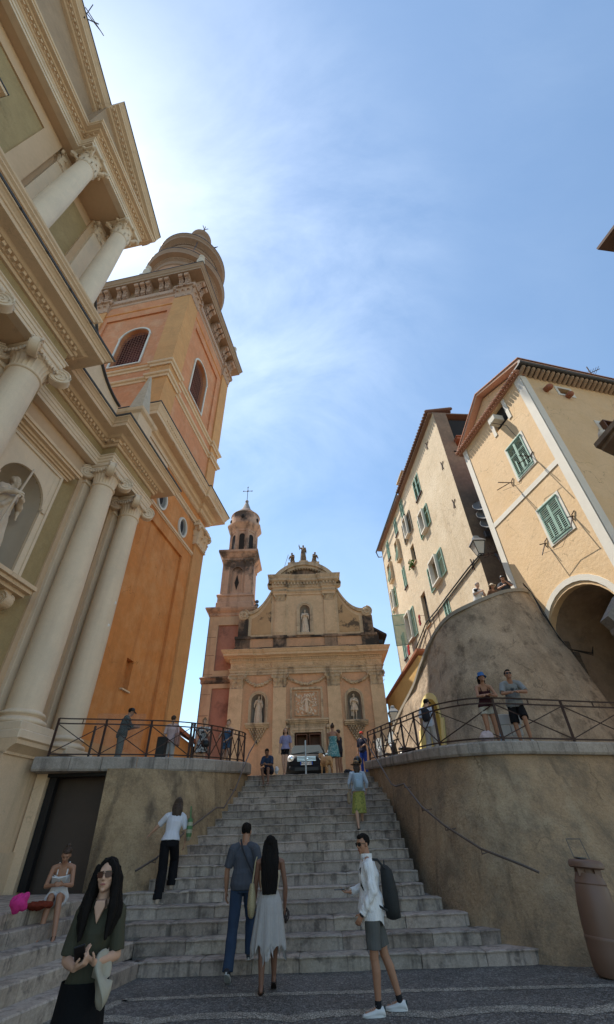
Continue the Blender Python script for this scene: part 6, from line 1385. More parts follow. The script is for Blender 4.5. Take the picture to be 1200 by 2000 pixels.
def figure(label,pos,yaw,H,J0={},look=(0,0,0),skin='light',female=False,vox=.012,top=None,bottom=None,shoes=None,hair=None,hat=None,glasses=None,hands=None,extra=None,group=None,wide=1.,vneck=False,eyes=True,name='person',barefoot=False):
    J={k:(V(v) if not isinstance(v,(int,float)) else v) for k,v in {**STAND,**J0}.items()}
    T=Thing(name,label,'person',group=group); T.o.location=pos; T.o.rotation_euler=(0,0,yaw); s=H/1.75; T.o.scale=(s,s,s)
    tab=[(a,b*wide,c*wide) for a,b,c in (TF if female else TM)]; Hc=J['head']; Rm=(Matrix.Rotation(R(look[0]),3,'Z')@Matrix.Rotation(R(look[1]),3,'X')@Matrix.Rotation(R(look[2]),3,'Y'))
    ar=.85 if female else 1.; b=MB(); torso(b,J,tab,0,1,0)
    b.cone(J['neck']-V((0,0,.03)),Hc+Rm@V((0,-.02,-.04)),.062*ar,.056*ar,14)
    head_parts(b,Hc,Rm,female)
    hands=hands or {}
    for S,sg in (('L',-1),('R',1)):
        sh,el,wr=J['sh'+S],J['el'+S],J['wr'+S]; sh=sh*1
        b.cone(J['neck'].lerp(sh,.45),sh,.06*ar,.056*ar,12); b.cone(sh,el,.052*ar,.040*ar,12); b.ell(el,(.041*ar,)*3); b.cone(el,el.lerp(wr,.3),.041*ar,.043*ar,12); b.cone(el.lerp(wr,.3),wr,.043*ar,.026*ar,12)
        h=hands.get(S,{}); hand(b,wr,el,sg,h.get('curl',.45),h.get('n'),max(.0088,vox*.72),h.get('d'))
        hp,kn,an=J['hip'+S],J['kn'+S],J['an'+S]; b.cone(hp,kn,.088,.056,14); b.ell(kn,(.057,)*3); c_=kn.lerp(an,.3); bk=(an-kn).normalized().cross(V((1,0,0))).normalized(); bk=bk if bk.y<0 else -bk
        b.cone(kn,c_+bk*.012,.052,.056,12); b.cone(c_+bk*.012,an,.056,.034,12)
        fd=J['to'+S].normalized(); tp=J['toe'+S]; dn=V((0,0,-1)); 
        hl=an-fd*.035+dn*.045; tt=an+fd*(.155*math.cos(tp))+dn*(.055+.155*math.sin(tp)*1.0) if tp>=0 else an+fd*.155+V((0,0,-.03-.12*tp*0+.03))
        b.cone(an,hl,.034,.028,10); b.cone(an+dn*.02,an.lerp(tt,.62)+V((0,0,-.004)),.030,.022,10); b.cone(hl.lerp(tt,.05),tt,.026,.019,10)
    if vneck and top:
        c=tpath(J,.80); b.rings([[V((x*k,c.y+yy,zz)) for x,zz in ((0,1.335),(.042,1.44),(.036,1.48),(-.036,1.48),(-.042,1.44))] for k,yy in ((1,.0),(1,.118))])
    T.part('body',remesh(b,vox,2,'body'),SKIN[skin])
    g=lambda p:Hc+Rm@V(p)
    if eyes:
        if not glasses:
            b=MB(); [b.ell(g((s_*.030,.080,.008)),(.011,.006,.0055),Rm,10,7) for s_ in (-1,1)]; T.part('eyes',b,mat('eye_dark',(.03,.02,.015),rough=.3,var=0),smooth=60)
            b=MB(); [b.cone(g((s_*.017,.088,.028)),g((s_*.045,.078,.027)),.004,.003,6) for s_ in (-1,1)]; T.part('eyebrows',b,HAIR['brown'])
        b=MB(); b.ell(g((0,.0885,-.0565)),(.021,.006,.0075),Rm,12,7); T.part('lips',b,mat('lips',(.30,.10,.08),rough=.5,var=0),smooth=60)
    if glasses:
        b=MB(); gm=mat('lens_'+glasses,{'brown':(.06,.015,.008),'black':(.012,.011,.01)}[glasses],rough=.3,var=0,spec=.35)
        for s_ in (-1,1):
            pr=[]
            for i in range(16):
                a=i/16*math.tau; x=s_*.033+.027*abs(math.cos(a))**.7*(1 if math.cos(a)>0 else -1); z=.006+.021*abs(math.sin(a))**.7*(1 if math.sin(a)>0 else -1); pr.append((x,z))
            b.rings([[g((x,yy-abs(x)*.25,z)) for x,z in pr] for yy in (.096,.101)])
        lo=T.part('sunglasses',b,gm); b=MB(); b.bar(g((-.012,.1,.016)),g((.012,.1,.016)),.005)
        for s_ in (-1,1): b.bar(g((s_*.062,.082,.014)),g((s_*.078,-.01,.010)),.005)
        for s_ in (-1,1): b.bar(g((s_*.006,.101,.027)),g((s_*.062,.084,.025)),.005)
        T.part('glasses_frame',b,mat('frame_dark',(.02,.012,.008),rough=.3,var=0),lo)
    if hair:
        col,sty=hair[0],hair[1]; b=MB()
        if sty!='none':
            b.ell(g((0,-.030,.040)),(.083,.092,.088),Rm,22,16)
            if sty in('short','spiky'): b.ell(g((0,.025,.088)),(.062,.055,.034),Rm)
            if sty=='long' or sty=='bob' or sty=='tail':
                L_=hair[2] if len(hair)>2 else .35; n=22; rr=[]; bk=(Rm@V((0,-1,0))); bk.z=0; bk.normalize(); sd=V((-bk.y,bk.x,0))
                if sty=='tail':
                    b.ell(g((0,-.11,.05)),(.035,.035,.035)); b.cone(g((0,-.12,.05)),g((0,-.12,.05))+V((0,-.03,-L_)),.032,.012,10)
                else:
                    wd=hair[3] if len(hair)>3 else 1.
                    for i in range(12):
                        t=i/11; z=Hc.z+.06-t*(L_+.06); wx=(.085+.03*math.sin(t*2.6))*(1-.5*max(0,t-.6))*wd; wy=.06*(1-.45*t); off=.03+.10*min(1,t*2)*(.55 if len(hair)>4 else 1)
                        c=V((Hc.x,Hc.y,0))+bk*off; c.z=z
                        rr.append([c+sd*(wx*(1+.05*math.sin(5*k+i*.8)))*math.cos(k/n*math.tau)+bk*wy*(1+.10*math.sin(7*k/n*math.tau+i*.5))*math.sin(k/n*math.tau) for k in range(n)])
                    b.rings(rr)
                    if len(hair)>4:  # strands in front of the shoulders
                        for s_ in (-1,1): 
                            q=[g((s_*.07,.02,.05)),g((s_*.092,.03,-.06)),V((Hc.x+s_*.105,Hc.y+.075,Hc.z-.2)),V((Hc.x+s_*.10,Hc.y+.105,Hc.z-.38))]
                            for a_,c_ in zip(q,q[1:]): b.cone(a_,c_,.034,.036 if c_ is not q[-1] else .016,10)
                        for s_ in (-1,1):
                            b.cone(g((s_*.02,.045,.10)),g((s_*.066,.04,.045)),.024,.026,10); b.cone(g((s_*.066,.04,.045)),g((s_*.085,.02,-.04)),.028,.034,10); b.cone(g((s_*.085,-.01,-.02)),V((Hc.x+s_*.125,Hc.y+.0,Hc.z-.25)),.05,.055,10); b.cone(V((Hc.x+s_*.125,Hc.y+.0,Hc.z-.25)),V((Hc.x+s_*.11,Hc.y+.05,Hc.z-.36)),.055,.02,10)
            if sty=='bun': b.ell(g((0,-.07,.13)),(.04,.04,.035),Rm); b.ell(g((0,.02,.08)),(.066,.06,.035),Rm)
        T.part('hair',remesh(b,max(.006,vox*.8),1,'hair',lambda p:noise.noise(V((p.x*70,p.y*70,p.z*5)))*.007+noise.noise(V((p.x*14,p.y*14,p.z*9)))*.008),HAIR[col])
    if hat:
        kind,hc=hat[0],hat[1]; b=MB(); b.M=Matrix.Translation(Hc)@Rm.to_4x4()
        if kind=='bucket': b.lathe([(.02,.135),(.075,.13),(.088,.06),(.094,.05),(.13,.015),(.128,.012),(.092,.045),(.03,.05)],n=24)
        if kind=='straw': b.lathe([(.02,.16),(.06,.155),(.085,.13),(.092,.06),(.12,.05),(.17,.045),(.17,.04),(.1,.045),(.03,.05)],n=26)
        if kind=='cap': b.lathe([(.01,.14),(.05,.13),(.083,.085),(.09,.045),(.085,.04),(.02,.05)],n=22); b.extr([(-.065,.06,.05),(.065,.06,.05),(.05,.155,.035),(0,.17,.032),(-.05,.155,.035)],(0,0,.008))
        if kind=='helmet': b.ell((0,-.005,.05),(.11,.125,.105))
        T.part('hat',b,hc,smooth=50)
        if kind=='straw': b=MB(); b.M=Matrix.Translation(Hc)@Rm.to_4x4(); b.lathe([(.095,.06),(.0965,.085),(.092,.085)],n=26); T.part('hat_band',b,mat('hat_band',(.05,.03,.02)))
    if top:
        m=top['m']; sl=top.get('sleeve',.45); inf=top.get('inf',.016); b=MB(); t0=top.get('t0',.0); torso(b,J,tab,t0,top.get('t1',.955),lambda t:inf+(top.get('loose',.012) if t<.35 else 0))
        if top.get('hem'): 
            # shirt tail below the pelvis ring
            c=J['pelvis']-V((0,0,.1)); 
        for S in 'LR':
            sh,el,wr=J['sh'+S],J['el'+S],J['wr'+S]
            if sl>0:
                b.cone(J['neck'].lerp(sh,.5),sh,.066*ar,.066*ar,12,True); 
                if sl<=.5: b.cone(sh,sh.lerp(el,sl*2),.067*ar+inf*.3,.060*ar+inf*.4,14,False)
                else: b.cone(sh,el,.066*ar+inf*.3,.055*ar,14); b.ell(el,(.056*ar,)*3); b.cone(el,el.lerp(wr,(sl-.5)*2),.056*ar,.043*ar,14,False)
            elif top.get('strap'): b.cone(tpath(J,.78)+(sh-J['neck']).normalized()*.085+V((0,.09,0)),J['neck'].lerp(sh,.5)+V((0,0,.055)),.014,.014,7); b.cone(tpath(J,.78)+(sh-J['neck']).normalized()*.085-V((0,.075,0)),J['neck'].lerp(sh,.5)+V((0,0,.055)),.014,.014,7)
        fold=top.get('fold',.006)
        T.part(top.get('name','shirt'),remesh(b,vox*.9,1,'top',lambda p:noise.noise(p*9)*fold+noise.noise(V((p.x*22,p.y*22,p.z*7)))*fold*.7),m)
    if bottom:
        k=bottom['kind']; m=bottom['m']; b=MB(); nm={'pants':'trousers','shorts':'shorts','skirt':'skirt','longskirt':'skirt'}[k]
        if k in('pants','shorts'):
            torso(b,J,tab,0.0,bottom.get('t1',.30),.012)
            for S in 'LR':
                hp,kn,an=J['hip'+S],J['kn'+S],J['an'+S]; f=bottom.get('len',.55 if k=='shorts' else 1)
                if k=='shorts': b.cone(hp,hp.lerp(kn,f),.102,.082+bottom.get('flare',0),16,False); b.ell(hp,(.1,)*3)
                else: fl=bottom.get('flare',0); b.cone(hp,kn,.103,.075+fl*.5,16); b.ell(kn,(.075+fl*.5,)*3); b.cone(kn,kn.lerp(an,1.0)+V((0,0,-.03)),.074+fl*.5,.064+fl,16,False)
            T.part(nm,remesh(b,vox*.9,1,'bot',lambda p:noise.noise(p*7)*.006+noise.noise(V((p.x*20,p.y*20,p.z*9)))*.005),m)
        else:
            zh=bottom['hem']; n=72; rr=[]; c0_=tpath(J,bottom.get('t1',.26)); kc=(J['knL']+J['knR'])/2; lo=V((kc.x,kc.y,zh)); lo.z=zh; rx0,ry0=bottom.get('waist',(.14,.105)); rx1,ry1=bottom.get('r',(.24,.2))
            hl=(J['hipR']-J['hipL']).normalized()
            M_=16
            for i in range(M_+1):
                t=i/M_; c=c0_.lerp(J['pelvis'],min(1,t*4)) if t<.25 else J['pelvis'].lerp(lo,(t-.25)/.75); c.z=c0_.z+(zh-c0_.z)*t
                sw=min(1,t*5); rx=rx0+(max(.182,rx0)-rx0)*sw+(rx1-.182)*max(0,t-.2)/.8; ry=ry0+(max(.135,ry0)-ry0)*sw+(ry1-.135)*max(0,t-.2)/.8
                ring=[]
                for q in range(n):
                    a=q/n*math.tau; w_=1+(.02+.07*t)*math.sin(a*bottom.get('pleats',9)+1.3*math.sin(a*2)+.6*t)*min(1,t*2.5)+.02*math.sin(a*23+t*3)*t
                    zz=0
                    if t==1 and bottom.get('ragged'): zz=-.06*max(0,math.sin(a*7+1))**1.5+.035*math.sin(a*17)+.02*math.sin(a*31)
                    ring.append(c+V((rx*math.cos(a)*w_,ry*math.sin(a)*w_,zz)))
                rr.append(ring)
            inner=[[c_+(p-c_)*.97 for p in r_] for r_,c_ in ((rr[-1],sum(rr[-1],V((0,0,0)))/n),)]
            b.rings(rr+inner,cap=False); T.part(nm,b,m,smooth=80)
            if bottom.get('ragged'):
                b=MB(); random.seed(3)
                for q in range(0,n,2):
                    if random.random()<.55:
                        p=rr[-1][q]; p2=rr[-1][(q+2)%n]; L_=random.uniform(.05,.16); b.poly([p,p2,p2+V((0,0,-L_*.8)),p+V((.01,0,-L_))])
                T.part('fringe',b,m)
    if shoes:
        m=shoes['m']; 
        for S in 'LR':
            an=J['an'+S]; fd=J['to'+S].normalized(); tp=J['toe'+S]; up=V((0,0,1)); sd=fd.cross(up).normalized(); fd2=(fd*math.cos(tp)-up*math.sin(tp)); up2=sd.cross(fd2).normalized(); b=MB()
            base=an-up*.085+ (fd2-fd)*0; o=an-up2*.045
            M_=Matrix(((sd.x,fd2.x,up2.x,o.x),(sd.y,fd2.y,up2.y,o.y),(sd.z,fd2.z,up2.z,o.z),(0,0,0,1))); b.M=M_
            if shoes['kind']=='sneaker' and shoes.get('sock'):
                sb=MB(); kk=J['kn'+S]; sb.cone(an+V((0,0,-.03)),an.lerp(kk,.12),.040,.041,14,False); T.part('sock',sb,shoes['sock'])
            if shoes['kind']=='sneaker':
                pr=[(-.075,.030,.055),(-.06,.040,.085),(0,.044,.095),(.06,.047,.062),(.12,.046,.045),(.17,.042,.034),(.192,.03,.022)]
                b.rings([[(w_*math.cos(k/14*math.tau),y_,-.04+(h_*.5)+h_*.5*math.sin(k/14*math.tau)) for k in range(14)] for y_,w_,h_ in pr]); sh=T.part('shoe',b,m,smooth=60)
                b=MB(); b.M=M_; b.rings([[(x,y,-.045),(x,y,-.018)] for x,y in [(w_*math.cos(a)*1.06,.06+.142*math.sin(a)) for a,w_ in [(k/20*math.tau,.043) for k in range(20)]]],closed=False,loop=True,cap=False)
                pts=[(.046*math.cos(k/20*math.tau)*(1 if math.sin(k/20*math.tau)>0 else .85),.06+.142*math.sin(k/20*math.tau)) for k in range(20)]; b.prism(pts,-.046,-.022); T.part('sole',b,shoes.get('sole',m),sh)
                if shoes.get('heel'): b=MB(); b.M=M_; b.box(-.022,.022,-.082,-.066,.0,.045); T.part('heel_tab',b,shoes['heel'],sh)
                b=MB(); b.M=M_
                for k in range(5): b.tube([(-.028,.03+k*.02,.052-k*.010),(0,.035+k*.02,.060-k*.010),(.028,.03+k*.02,.052-k*.010)],.004,5)
                T.part('laces',b,shoes.get('lace',m),sh)
            else:
                pts=[(.040*math.cos(k/20*math.tau),.055+.13*math.sin(k/20*math.tau)) for k in range(20)]; b.prism(pts,-.048,-.034); sh=T.part('sandal',b,m)
                b=MB(); b.M=M_
                for y_,h_ in ((.10,-.005),(.02,.045)): b=MB(); b.M=M_; b.tube([(-.036,y_,-.04),(-.03,y_,h_),(0,y_,h_+.012),(.03,y_,h_),(.036,y_,-.04)],.007,6); T.part('strap',b,m,sh)
    if extra: extra(T,J,Hc,Rm)
    return T
def item(name,label,cat,pos,yaw,group=None,scale=1):
    T=Thing(name,label,cat,group=group); T.o.location=pos; T.o.rotation_euler=(0,0,yaw); T.o.scale=(scale,)*3; return T
wht=cmat('white',(.62,.61,.60)); shoew=mat('white_leather',(.62,.62,.61),rough=.5,var=.05); shoed=mat('dark_shoe',(.02,.02,.025),rough=.6)
leath=mat('dark_leather',(.03,.018,.012),rough=.5)
# 1 man in white shirt (faces -X)
MW=(.71,8.08,.0); 
figure('man in white shirt and grey shorts looking back, phone in hand',MW,R(86),1.80,dict(pelvis=(0,0,.97),chest=(0,.0,1.27),neck=(0,.0,1.47),head=(0.01,.045,1.64),shL=(-.18,.0,1.42),shR=(.17,.03,1.42),
 elL=(-.25,-.03,1.14),wrL=(-.21,.13,.92),elR=(.24,.06,1.17),wrR=(.10,.27,1.12),hipL=(-.09,.0,.93),hipR=(.09,-.02,.93),knL=(-.07,.02,.5),anL=(-.06,.02,.085),knR=(.10,-.12,.5),anR=(.12,-.26,.10),toL=(-.12,1,0),toR=(.15,1,0)),
 look=(38,-6,0),skin='tan',vox=.0068,top=dict(m=cmat('white_shirt',(.74,.74,.74),bump=1,bscale=11,bdist=.04),sleeve=.93,inf=.024,loose=.026,t0=-.0,fold=.018),bottom=dict(kind='shorts',m=cmat('grey_shorts',(.10,.10,.095)),len=.82,flare=.012),shoes=dict(kind='sneaker',m=shoew,heel=mat('green_tab',(.03,.05,.05)),sock=cmat('dark_sock',(.02,.02,.022)),lace=mat('lace_grey',(.35,.35,.35))),hair=('black','short'),glasses='black',hands=dict(R=dict(curl=.75,n=(0,0,1),d=(-.1,1,0)),L=dict(curl=.5)),
 extra=lambda T,J,Hc,Rm:(T.part('collar',(lambda b:(b.lathe([(.066,1.46),(.085,1.49),(.082,1.535),(.072,1.53),(.064,1.49)],(0,.01,0),20),b)[1])(MB()),MATS['cloth_white_shirt'],smooth=60),
  [T.part('cuff',(lambda b,S:(b.cone(J['el'+S].lerp(J['wr'+S],.82),J['el'+S].lerp(J['wr'+S],.98),.044,.046,14,False),b)[1])(MB(),S),MATS['cloth_white_shirt']) for S in 'LR'],
  T.part('shirt_tail',(lambda b:(b.rings([[V((.205*math.cos(k/28*math.tau)*q,.155*math.sin(k/28*math.tau)*q,z+(-.07*max(0,math.cos(2*k/28*math.tau+math.pi)) if z<.9 else 0))) for k in range(28)] for q,z in ((1.0,.98),(1.0,.90),(.97,.85))],cap=False),b)[1])(MB()),MATS['cloth_white_shirt'],smooth=80),
  T.part('watch',(lambda b:(b.cone(J['elL'].lerp(J['wrL'],.97),J['elL'].lerp(J['wrL'],1.08),.031,.031,12,False),b)[1])(MB()),blackm)))
s_=1.80/1.75; cy_,sy_=math.cos(R(86)),math.sin(R(86))
def onp(base,yaw,s,p): x,y=rotz(yaw,(p[0]*s,p[1]*s)); return (base[0]+x,base[1]+y,base[2]+p[2]*s)
T=item('smartphone','phone held out flat by the man in the white shirt','phone',onp(MW,R(86),s_,(.07,.42,1.15)),R(86)); b=MB(); b.cbox(-.037,.037,-.075,.075,-.004,.006,.003); T.part('case',b,blackm); b=MB(); b.box(-.033,.033,-.07,.07,.006,.007); T.part('screen',b,mat('phone_screen',(.25,.3,.36),rough=.1,var=0))
T=item('backpack','black backpack worn by the man in the white shirt','backpack',onp(MW,R(86),s_,(.02,-.26,1.15)),R(86)); b=MB(); b.rings([[(w_*math.cos(k/18*math.tau),yo+d_*math.sin(k/18*math.tau),z_) for k in range(18)] for z_,w_,d_,yo in ((-.32,.06,.04,-.02),(-.30,.12,.10,-.03),(-.2,.145,.105,-.02),(-.05,.15,.11,-.015),(.1,.14,.095,0),(.2,.12,.085,.01),(.25,.08,.05,.03),(.265,.03,.02,.04))]); T.part('bag',b,mat('backpack_black',(.018,.02,.02),rough=.75,var=.1,bump=.3),smooth=70)
for sx in (-.10,.10):
    b=MB(); b.tube([(sx,.03,.22),(sx*1.15,.12,.32),(sx*1.2,.26,.33),(sx*1.25,.38,.22),(sx*1.35,.38,.05),(sx*1.7,.26,-.12),(sx*1.5,.05,-.22)],.016,6); T.part('strap',b,MATS['backpack_black'])
b=MB()
b.tube([(-.03,.03,.26),(0,.03,.31),(.03,.03,.26)],.01,5)
T.part('strap',b,MATS['backpack_black'])
# 2,3 the couple
figure('tall man in grey t-shirt and jeans climbing, beside the long-haired woman',(-1.36,9.98,.10),R(-4),1.96,dict(anL=(-.13,-.12,.06),knL=(-.12,.0,.47),toeL=.55,anR=(.10,.28,.19),knR=(.10,.26,.56),pelvis=(0,.03,.97),chest=(0,.06,1.27),neck=(0,.08,1.47),head=(0,.12,1.635),hipL=(-.09,.02,.92),hipR=(.09,.05,.92),elL=(-.27,.02,1.13),wrL=(-.27,.06,.88),elR=(.26,.02,1.13),wrR=(.30,.10,.86)),
 look=(-6,-6,0),skin='tan',vox=.0075,top=dict(m=cmat('slate_tshirt',(.075,.08,.095)),sleeve=.42,inf=.02,loose=.02,t0=.04),bottom=dict(kind='pants',m=cmat('jeans',(.035,.055,.095)),flare=.012),shoes=dict(kind='sneaker',m=shoed,sole=mat('pale_sole',(.4,.4,.38))),hair=('black','short'),
 extra=lambda T,J,Hc,Rm:T.part('shoulder_strap',(lambda b:(b.tube([(-.06,-.03,1.53),(-.02,-.07,1.42),(.08,-.10,1.25),(.17,-.08,1.1),(.21,-.02,1.0)],.014,6),b)[1])(MB()),shoed))
figure('woman with waist-length black hair, cream top and ragged white skirt, seen from behind',(-.82,9.3,.0),R(3),1.84,dict(anL=(-.09,-.10,.085),knL=(-.09,-.03,.5),anR=(.08,.16,.13),knR=(.08,.12,.54),toeR=.5,elR=(.245,.02,1.12),wrR=(.235,.08,.86),elL=(-.22,.04,1.14),wrL=(-.235,.14,.92)),
 look=(0,-2,0),skin='brown',female=True,vox=.0075,top=dict(m=cmat('cream_top',(.50,.42,.30)),sleeve=0,strap=1,inf=.012,t0=.34,t1=.74,name='top'),bottom=dict(kind='skirt',m=cmat('ragged_skirt',(.42,.39,.37),bump=1,bscale=20,stretch=(1,1,.05)),hem=.46,r=(.25,.2),waist=(.128,.098),t1=.33,pleats=11,ragged=1),shoes=dict(kind='sandal',m=leath),hair=('black','long',.60,1.25))
T=item('woven_bag','pale woven shoulder bag hanging between the couple','bag',(-1.11,9.32,1.0),R(5)); b=MB(); b.rings([[(w_*math.cos(k/16*math.tau),d_*math.sin(k/16*math.tau),z_) for k in range(16)] for z_,w_,d_ in ((-.2,.02,.03),(-.17,.05,.10),(-.05,.07,.15),(.1,.06,.15),(.22,.035,.13))]); T.part('bag_body',b,cmat('woven',(.45,.37,.22),bump=1,bscale=60,stretch=(1,1,1)),smooth=60); b=MB(); b.tube([(0,-.1,.2),(.04,-.04,.5),(.06,0,.56),(.04,.05,.5),(0,.1,.2)],.01,5); T.part('handle',b,MATS['cloth_woven'])
T=item('held_sandals','pair of dark strappy things held in the long-haired woman’s right hand','sandals',(-.56,9.4,.84),0); b=MB()
for k in range(2):
    b=MB(); b.tube([(.03*math.cos(i/10*math.tau)+k*.02,.05*math.sin(i/10*math.tau),.06*math.sin(i/10*math.tau*1)-.02*k) for i in range(11)],.012,6); T.part('strap',b,leath)
b=MB(); b.ell((0,0,-.07),(.025,.05,.05)); T.part('sole',b,leath,smooth=60)
# 4 front woman
FW=(-1.75,4.60,.0)
figure('woman with long black hair, tinted glasses and olive t-shirt holding a phone, nearest the camera',FW,R(192),1.655,dict(pelvis=(.02,-.04,.97),chest=(0,-.0,1.27),neck=(-.0,.0,1.47),head=(.0,.04,1.635),shL=(-.140,0,1.41),shR=(.140,0,1.41),elL=(-.19,.02,1.14),wrL=(-.06,.22,1.13),elR=(.185,.02,1.13),wrR=(.07,.25,1.11),hipL=(-.06,-.04,.92),hipR=(.07,-.04,.92),knL=(-.07,.0,.5),knR=(.07,.0,.5)),
 look=(-6,2,2),skin='light',female=True,vox=.006,wide=.80,vneck=True,top=dict(m=cmat('olive_tshirt',(.06,.058,.038)),sleeve=.46,inf=.014,loose=.012,t0=-.0,fold=.006,t1=.915),bottom=dict(kind='longskirt',m=cmat('black_skirt',(.008,.008,.009)),hem=.1,r=(.26,.26),waist=(.175,.14),t1=.2,pleats=6),shoes=dict(kind='sneaker',m=shoed),hair=('black','long',.34,1.15,1),glasses='brown',hands=dict(L=dict(curl=1.0,n=(0,-.2,1),d=(.65,.45,.45)),R=dict(curl=1.2,n=(0,-.3,1),d=(-.75,.3,.3))))
s2=1.655/1.75
T=item('smartphone','dark phone held by the woman nearest the camera','phone',onp(FW,R(192),s2,(.045,.30,1.20)),R(192)); b=MB(); b.M=Matrix.Rotation(R(35),4,'X')@Matrix.Rotation(R(15),4,'Y'); b.cbox(-.037,.037,-.075,.075,-.006,.006,.004); T.part('case',b,blackm)
T=item('sun_hat','folded cream sun hat tucked under the nearest woman’s arm','hat',onp(FW,R(192),s2,(-.165,.14,1.03)),R(192)); b=MB(); rr=[]
for j,(r_,o_) in enumerate(((.02,.0),(.08,.0),(.13,.01),(.165,.03),(.17,.035))): rr.append([(o_+.03*math.sin(2*a)+.02*math.sin(a),r_*.62*math.cos(a),r_*.92*math.sin(a)) for a in [k/26*math.tau for k in range(26)]])
for j,(r_,o_) in enumerate(((.165,.045),(.12,.05),(.02,.06))): rr.append([(o_+.035*math.sin(2*a)+.02*math.sin(a),r_*.62*math.cos(a),r_*.92*math.sin(a)) for a in [k/26*math.tau for k in range(26)]])
b.rings(rr); T.part('brim',b,cmat('hat_cream',(.36,.33,.26)),smooth=70)
# 5 seated reading woman
figure('woman in white dress reading, seated on the top side step against the dark doorway',(-4.62,9.95,.54),R(-160),1.68,dict(pelvis=(0,-.18,.57),chest=(0,-.08,.86),neck=(0,.0,1.04),head=(0,.09,1.175),shL=(-.17,.0,.99),shR=(.17,.0,.99),elL=(-.22,.12,.74),elR=(.21,.13,.74),wrL=(-.08,.27,.76),wrR=(.07,.27,.76),hipL=(-.09,-.15,.52),hipR=(.09,-.15,.52),knL=(-.07,.26,.60),knR=(.07,.26,.60),anL=(-.15,.42,.10),anR=(.09,.36,.10)),
 look=(0,-32,0),skin='tan',female=True,vox=.009,top=dict(m=cmat('white_dress',(.60,.58,.56)),sleeve=0,strap=1,inf=.014,t0=0,t1=.76,name='dress'),bottom=dict(kind='shorts',m=MATS['cloth_white_dress'],len=.45,flare=.03),shoes=dict(kind='sandal',m=leath),hair=('brown','bun'))
T=item('book','small open book held by the seated woman','book',(-4.53,9.68,1.31),R(-160)); b=MB(); b.M=Matrix.Rotation(R(35),4,'X'); b.hexa([(0,-.08,0),(.11,-.08,.03),(.11,.08,.03),(0,.08,0)],[(0,-.08,.01),(.11,-.08,.04),(.11,.08,.04),(0,.08,.01)]); b.hexa([(0,-.08,0),(-.11,-.08,.03),(-.11,.08,.03),(0,.08,0)],[(0,-.08,.01),(-.11,-.08,.04),(-.11,.08,.04),(0,.08,.01)]); T.part('pages',b,wht)
def bag(name,label,cat,pos,r,m,seed=1):
    T=item(name,label,cat,pos,0); b=MB(); b.ell((0,0,r[2]*.9),r,n=20,m=14); b.ell((r[0]*.4,0,r[2]*1.3),(r[0]*.6,r[1]*.6,r[2]*.6),n=16,m=10); T.part('bag_body',remesh(b,.012,0,'bag',lambda p:noise.noise(p*11+V((seed,0,0)))*.03+noise.noise(p*30)*.008),m); return T
bag('pink_bag','bright pink fabric bag on the top side step','bag',(-4.72,8.95,.99),(.13,.12,.12),cmat('pink',(.55,.04,.20)))
bag('red_cloth','rust red cloth spread beside the seated woman','cloth',(-4.72,9.55,.98),(.24,.16,.05),cmat('rust',(.16,.03,.015)),3)
T=item('plastic_cup','small clear cup by the doorway behind the pink bag','cup',(-5.1,9.6,.99),0); b=MB(); b.lathe([(.03,0),(.04,.1)],n=12); T.part('cup_body',b,glassm('cup_plastic',(.7,.7,.7),.5))
# 6 stairs-left woman
figure('woman in white t-shirt and black trousers climbing and holding the left handrail',(-3.40,12.3,.80),R(8),1.92,dict(anL=(-.08,-.04,.085),knL=(-.08,.06,.5),anR=(.10,.34,.28),knR=(.10,.32,.68),hipR=(.09,.03,.92),pelvis=(0,.02,.97),chest=(.03,.08,1.26),neck=(.05,.12,1.45),head=(.06,.17,1.61),shL=(-.13,.1,1.40),shR=(.21,.1,1.38),elL=(-.32,.18,1.22),wrL=(-.47,.3,1.10),elR=(.30,.1,1.12),wrR=(.28,.25,.92)),
 look=(0,-5,0),skin='light',female=True,vox=.009,top=dict(m=cmat('tee_white',(.60,.60,.64)),sleeve=.42,inf=.018,t0=.14),bottom=dict(kind='pants',m=cmat('black_trousers',(.010,.010,.012)),flare=.035),shoes=dict(kind='sneaker',m=mat('beige_shoe',(.42,.33,.25))),hair=('brown','long',.26,1.0))
T=item('striped_bag','green and cream striped tote on the right shoulder of the climbing woman','bag',(-3.02,12.45,2.05),R(8)); 
for k in range(6):
    b=MB(); z=-.2+k*.07; w_=[.05,.09,.11,.115,.11,.10,.09]; b.rings([[(w_[k]*.6*math.cos(q/14*math.tau),w_[k]*1.5*math.sin(q/14*math.tau),z) for q in range(14)],[(w_[k+1]*.6*math.cos(q/14*math.tau),w_[k+1]*1.5*math.sin(q/14*math.tau),z+.07) for q in range(14)]]); T.part('stripe',b,cmat('bag_green' if k%2 else 'bag_cream',(.10,.20,.09) if k%2 else (.35,.36,.26)),smooth=60)
b=MB(); b.tube([(0,-.1,.2),(-.02,-.03,.46),(-.02,.03,.46),(0,.1,.2)],.012,5); T.part('handle',b,MATS['cloth_bag_green'])
